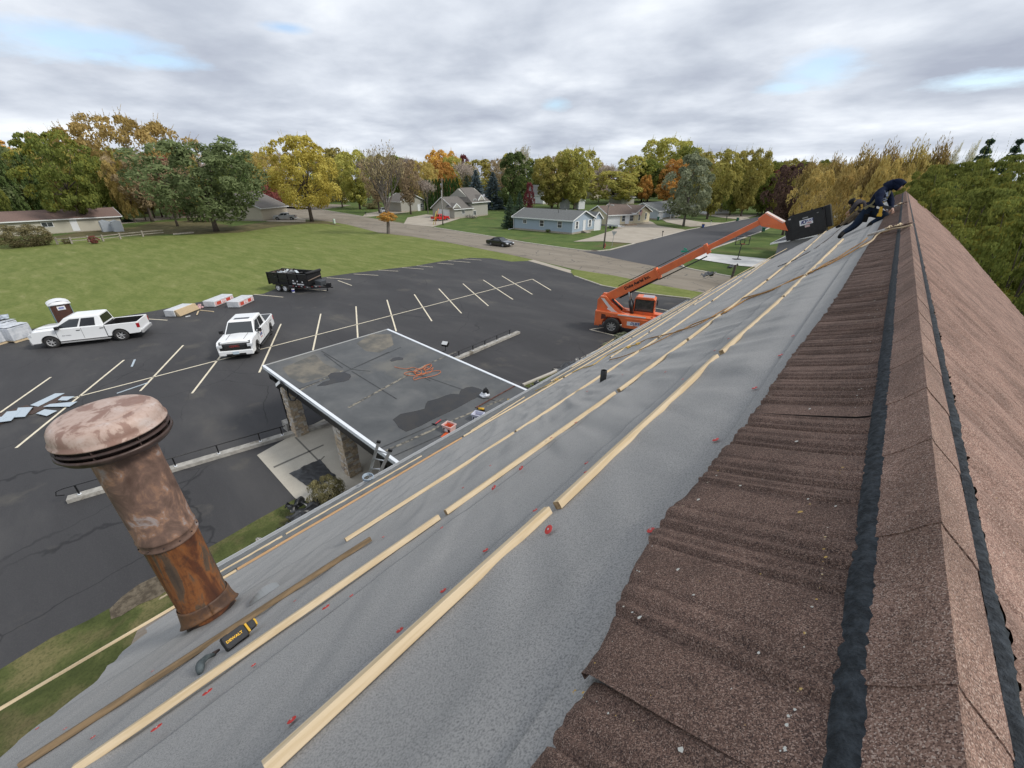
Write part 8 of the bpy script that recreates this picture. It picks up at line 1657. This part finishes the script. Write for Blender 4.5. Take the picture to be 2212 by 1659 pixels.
sg = [('pel', 'waist', 0), ('waist', 'chest', 0), ('chest', 'neck', 0), ('neck', 'jaw', 0), ('jaw', 'head', 0), ('head', 'face', 3), ('pel', 'hip1', 1), ('hip1', 'k1', 1), ('k1', 'an1', 1), ('an1', 'toe1', 2), ('pel', 'hip2', 1), ('hip2', 'k2', 1), ('k2', 'an2', 1), ('an2', 'toe2', 2), ('chest', 'shr', 0), ('shr', 'er', 0), ('er', 'wr_r', 0), ('chest', 'shl', 0), ('shl', 'el', 0), ('el', 'wr_l', 0)]
hand(ch, sg, 'wr_r', hr_.lerp(er, .12), (1, .1, -.3), (0, .9, .3), (.1, .2, -1), 3); hand(ch, sg, 'wr_l', hl_.lerp(el, .12), (.5, -.5, -.8), (.5, .8, 0), (-.6, -.3, -.6), 3)
body('body', p1, ch, [navy, denim, boot, skin], sg)
# hood: a soft cowl open towards the face
fd = Vector((.80, -.12, -.55)).normalized(); hb = hd-pel; sd_ = fd.cross(Vector((0, 0, 1))).normalized(); ud = sd_.cross(fd).normalized(); mb = MB(); mb.smooth = True
mb.grid(lambda u, v: tuple(hb-fd*.02+fd*(-.145*math.cos(v*2.25)+.03)+(sd_*math.cos(u*6.283)*.100+ud*math.sin(u*6.283)*.116+ud*.02)*math.sin(.12+v*1.75)*(1+.05*nz(u*6, v*4))), 22, 14)
mb.tube([tuple(neck-pel+Vector((-.04, 0, -.03))), tuple(neck-pel+Vector((.02, 0, .02))), tuple(hb-fd*.06)], [.11, .115, .10], 12); h_ = mb.build('hood', navy, p1); s_ = h_.modifiers.new('s', 'SOLIDIFY'); s_.thickness = .012
mb = MB(); mb.smooth = True; fc = hb+fd*.075-ud*.045
mb.blob(hb+fd*.055-ud*.01, (.062, .062, .085), 12, 8); mb.blob(fc+ud*.03+fd*.022, (.013, .012, .020), 6, 5); mb.blob(fc-ud*.02+fd*.008, (.02, .022, .010), 6, 5); mb.build('face', skin, p1)
mb = MB(); 
for s0 in (-1, 1): mb.blob(fc+ud*.05+sd_*s0*.025+fd*.004, (.009, .009, .007), 6, 4)
mb.build('eye', boot, p1)
def strap(parent, pts, w_, m, off=.012):
    mb = MB(); P = [Vector(p)-parent.location for p in pts]
    for a, b in zip(P, P[1:]): mb.bar(a, b, w_, .012, up=(0, -1, .3))
    mb.build('harness_strap', m, parent)
camw = Vector((0, 0, H))
def toward(P, k): return Vector(P)+(camw-Vector(P)).normalized()*k
strap(p1, [toward(A_(1907, 405, 13.5), .12), toward(A_(1904, 414, 13.5), .19), toward(A_(1897, 424, 13.5), .205), toward(A_(1884, 440, 13.5), .17), toward(A_(1868, 452, 13.5), .16)], .035, olive_w); strap(p1, [toward(A_(1924, 412, 13.5), .19), toward(A_(1918, 424, 13.5), .21), toward(A_(1911, 436, 13.5), .20)], .035, olive_w); strap(p1, [toward(A_(1866, 450, 13.5), .16), toward(A_(1876, 444, 13.5), .18), toward(A_(1889, 447, 13.5), .16)], .04, olive_w)
for (px, py, s_, tx) in ((1911, 419, .075, 'RR'), (1905, 430, .06, 'TK')):
    P = toward(A_(px, py, 13.4), .16); X_ = (A_(px+10, py+4, 13.4)-A_(px, py, 13.4)).normalized(); Zt = (camw-P).normalized(); Yt = Zt.cross(X_).normalized(); Xt = Yt.cross(Zt).normalized(); Mt_ = Matrix((Xt, Yt, Zt)).transposed().to_4x4(); Mt_.translation = P-p1.location
    mb = MB(); q = random.Random(px)
    for k in range(9): 
        a = Vector((q.uniform(-.07, .07), q.uniform(-.03, .03), 0)); mb.prism([(a.x, a.y), (a.x+.03*q.random()+.012, a.y+.01), (a.x+.03, a.y+.03), (a.x, a.y+.025)], 0, .003, 'z', Mt_)
    mb.build('chest_print', mat('pale_print', (.42, .48, .60), .8), p1)
mb = MB(); P = pel-p1.location; mb.box(P.x-.02, P.x+.08, P.y-.24, P.y-.16, P.z-.22, P.z-.04); mb.tube([P+Vector((-.16, -.1, .0)), P+Vector((0, -.18, .0)), P+Vector((.14, -.08, .02))], .03, 6); mb.build('tool_pouch', boot, p1, bevel=.02)
dg_ = thing('power_drill', 'small yellow tool held in the hooded roofer\'s hands', 'power tool', A_(1905, 452, 12.95)); mb = MB(); mb.bar((0, 0, .06), (.16, .0, .02), .05, .06); mb.build('body', mat('black_tool', (.02, .02, .02), .5), dg_); mb = MB(); mb.bar((-.02, 0, .05), (.0, 0, -.11), .05, .06); mb.box(-.05, .04, -.035, .035, -.15, -.09); mb.build('grip', yel, dg_, bevel=.006)
# second roofer bent over farther down the slope
Y2 = 20.0
pel = A_(1864, 452, Y2); k1 = A_(1846, 463, Y2-.2); an = RL(1.82, 19.8, .10); k2 = A_(1852, 466, Y2+.3); an2 = RL(1.62, 20.3, .10); waist = A_(1866, 441, Y2); chest = A_(1858, 434, Y2); neck = A_(1848, 435, Y2-.05); hd = A_(1841, 438, Y2-.1)
an.z = max(an.z, A_(1822, 484, Y2).z-.05)
p2 = thing('person', 'second roofer in khaki trousers and yellow strapped harness bending behind the first', 'person', pel)
shr, shl = A_(1853, 436, Y2-.3), A_(1856, 432, Y2+.2); er, wr1 = A_(1843, 447, Y2-.4), A_(1834, 456, Y2-.45); el, wl = A_(1846, 450, Y2+.3), A_(1836, 462, Y2+.2)
ch = [[('pel', pel, (.17, .15)), ('waist', waist, (.15, .14)), ('chest', chest, (.185, .15)), ('neck', neck, .08), ('head', hd, (.10, .095)), ('chin', hd+Vector((-.05, -.02, -.10)), .055)],
      [('pel', pel, .17), ('hip1', pel.lerp(k1, .3), .115), ('k1', k1, .075), ('an', an, .05), ('toe', an+Vector((-.12, -.06, -.06)), .042)], [('pel', pel, .17), ('hip2', pel.lerp(k2, .3), .115), ('k2', k2, .075), ('an2', an2, .05), ('toe2', an2+Vector((-.12, -.05, -.05)), .042)],
      [('chest', chest, .185), ('shr', shr, .08), ('er', er, .055), ('w1', wr1, .036)], [('chest', chest, .185), ('shl', shl, .08), ('el', el, .055), ('w2', wl, .036)]]
sg = [('pel', 'waist', 0), ('waist', 'chest', 0), ('chest', 'neck', 0), ('neck', 'head', 3), ('head', 'chin', 3), ('pel', 'hip1', 1), ('hip1', 'k1', 1), ('k1', 'an', 1), ('an', 'toe', 2), ('pel', 'hip2', 1), ('hip2', 'k2', 1), ('k2', 'an2', 1), ('an2', 'toe2', 2), ('chest', 'shr', 0), ('shr', 'er', 0), ('er', 'w1', 0), ('chest', 'shl', 0), ('shl', 'el', 0), ('el', 'w2', 0)]
hand(ch, sg, 'w1', wr1, (-.6, 0, -.8), (.2, 1, 0), (.8, 0, -.3), 3); hand(ch, sg, 'w2', wl, (-.6, 0, -.8), (.2, 1, 0), (.8, 0, -.3), 3)
body('body', p2, ch, [charc, khaki, boot, skin], sg)
mb = MB(); mb.smooth = True; c = hd-p2.location; mb.blob(c+Vector((0, .01, .03)), (.125, .12, .115), 14, 10); mb.build('hair', boot, p2)
mb = MB(); c = chest.lerp(waist, .4)-p2.location+Vector((0, -.16, .03)); mb.box(c.x-.26, c.x+.02, c.y-.05, c.y+.1, c.z-.16, c.z+.04); mb.build('back_pack', boot, p2, bevel=.03)
for a, b in (((1850, 429), (1858, 428)), ((1862, 427), (1866, 432)), ((1861, 441), (1862, 447)), ((1861, 449), (1866, 453)), ((1846, 437), (1850, 432))): strap(p2, [toward(A_(*a, Y2), .24), toward(A_(*b, Y2), .24)], .06, yelw_)
strap(p2, [toward(A_(1846, 455, Y2), .16), toward(A_(1850, 464, Y2), .14)], .04, boot); strap(p2, [toward(A_(1860, 458, Y2), .17), toward(A_(1858, 466, Y2), .15)], .04, boot)
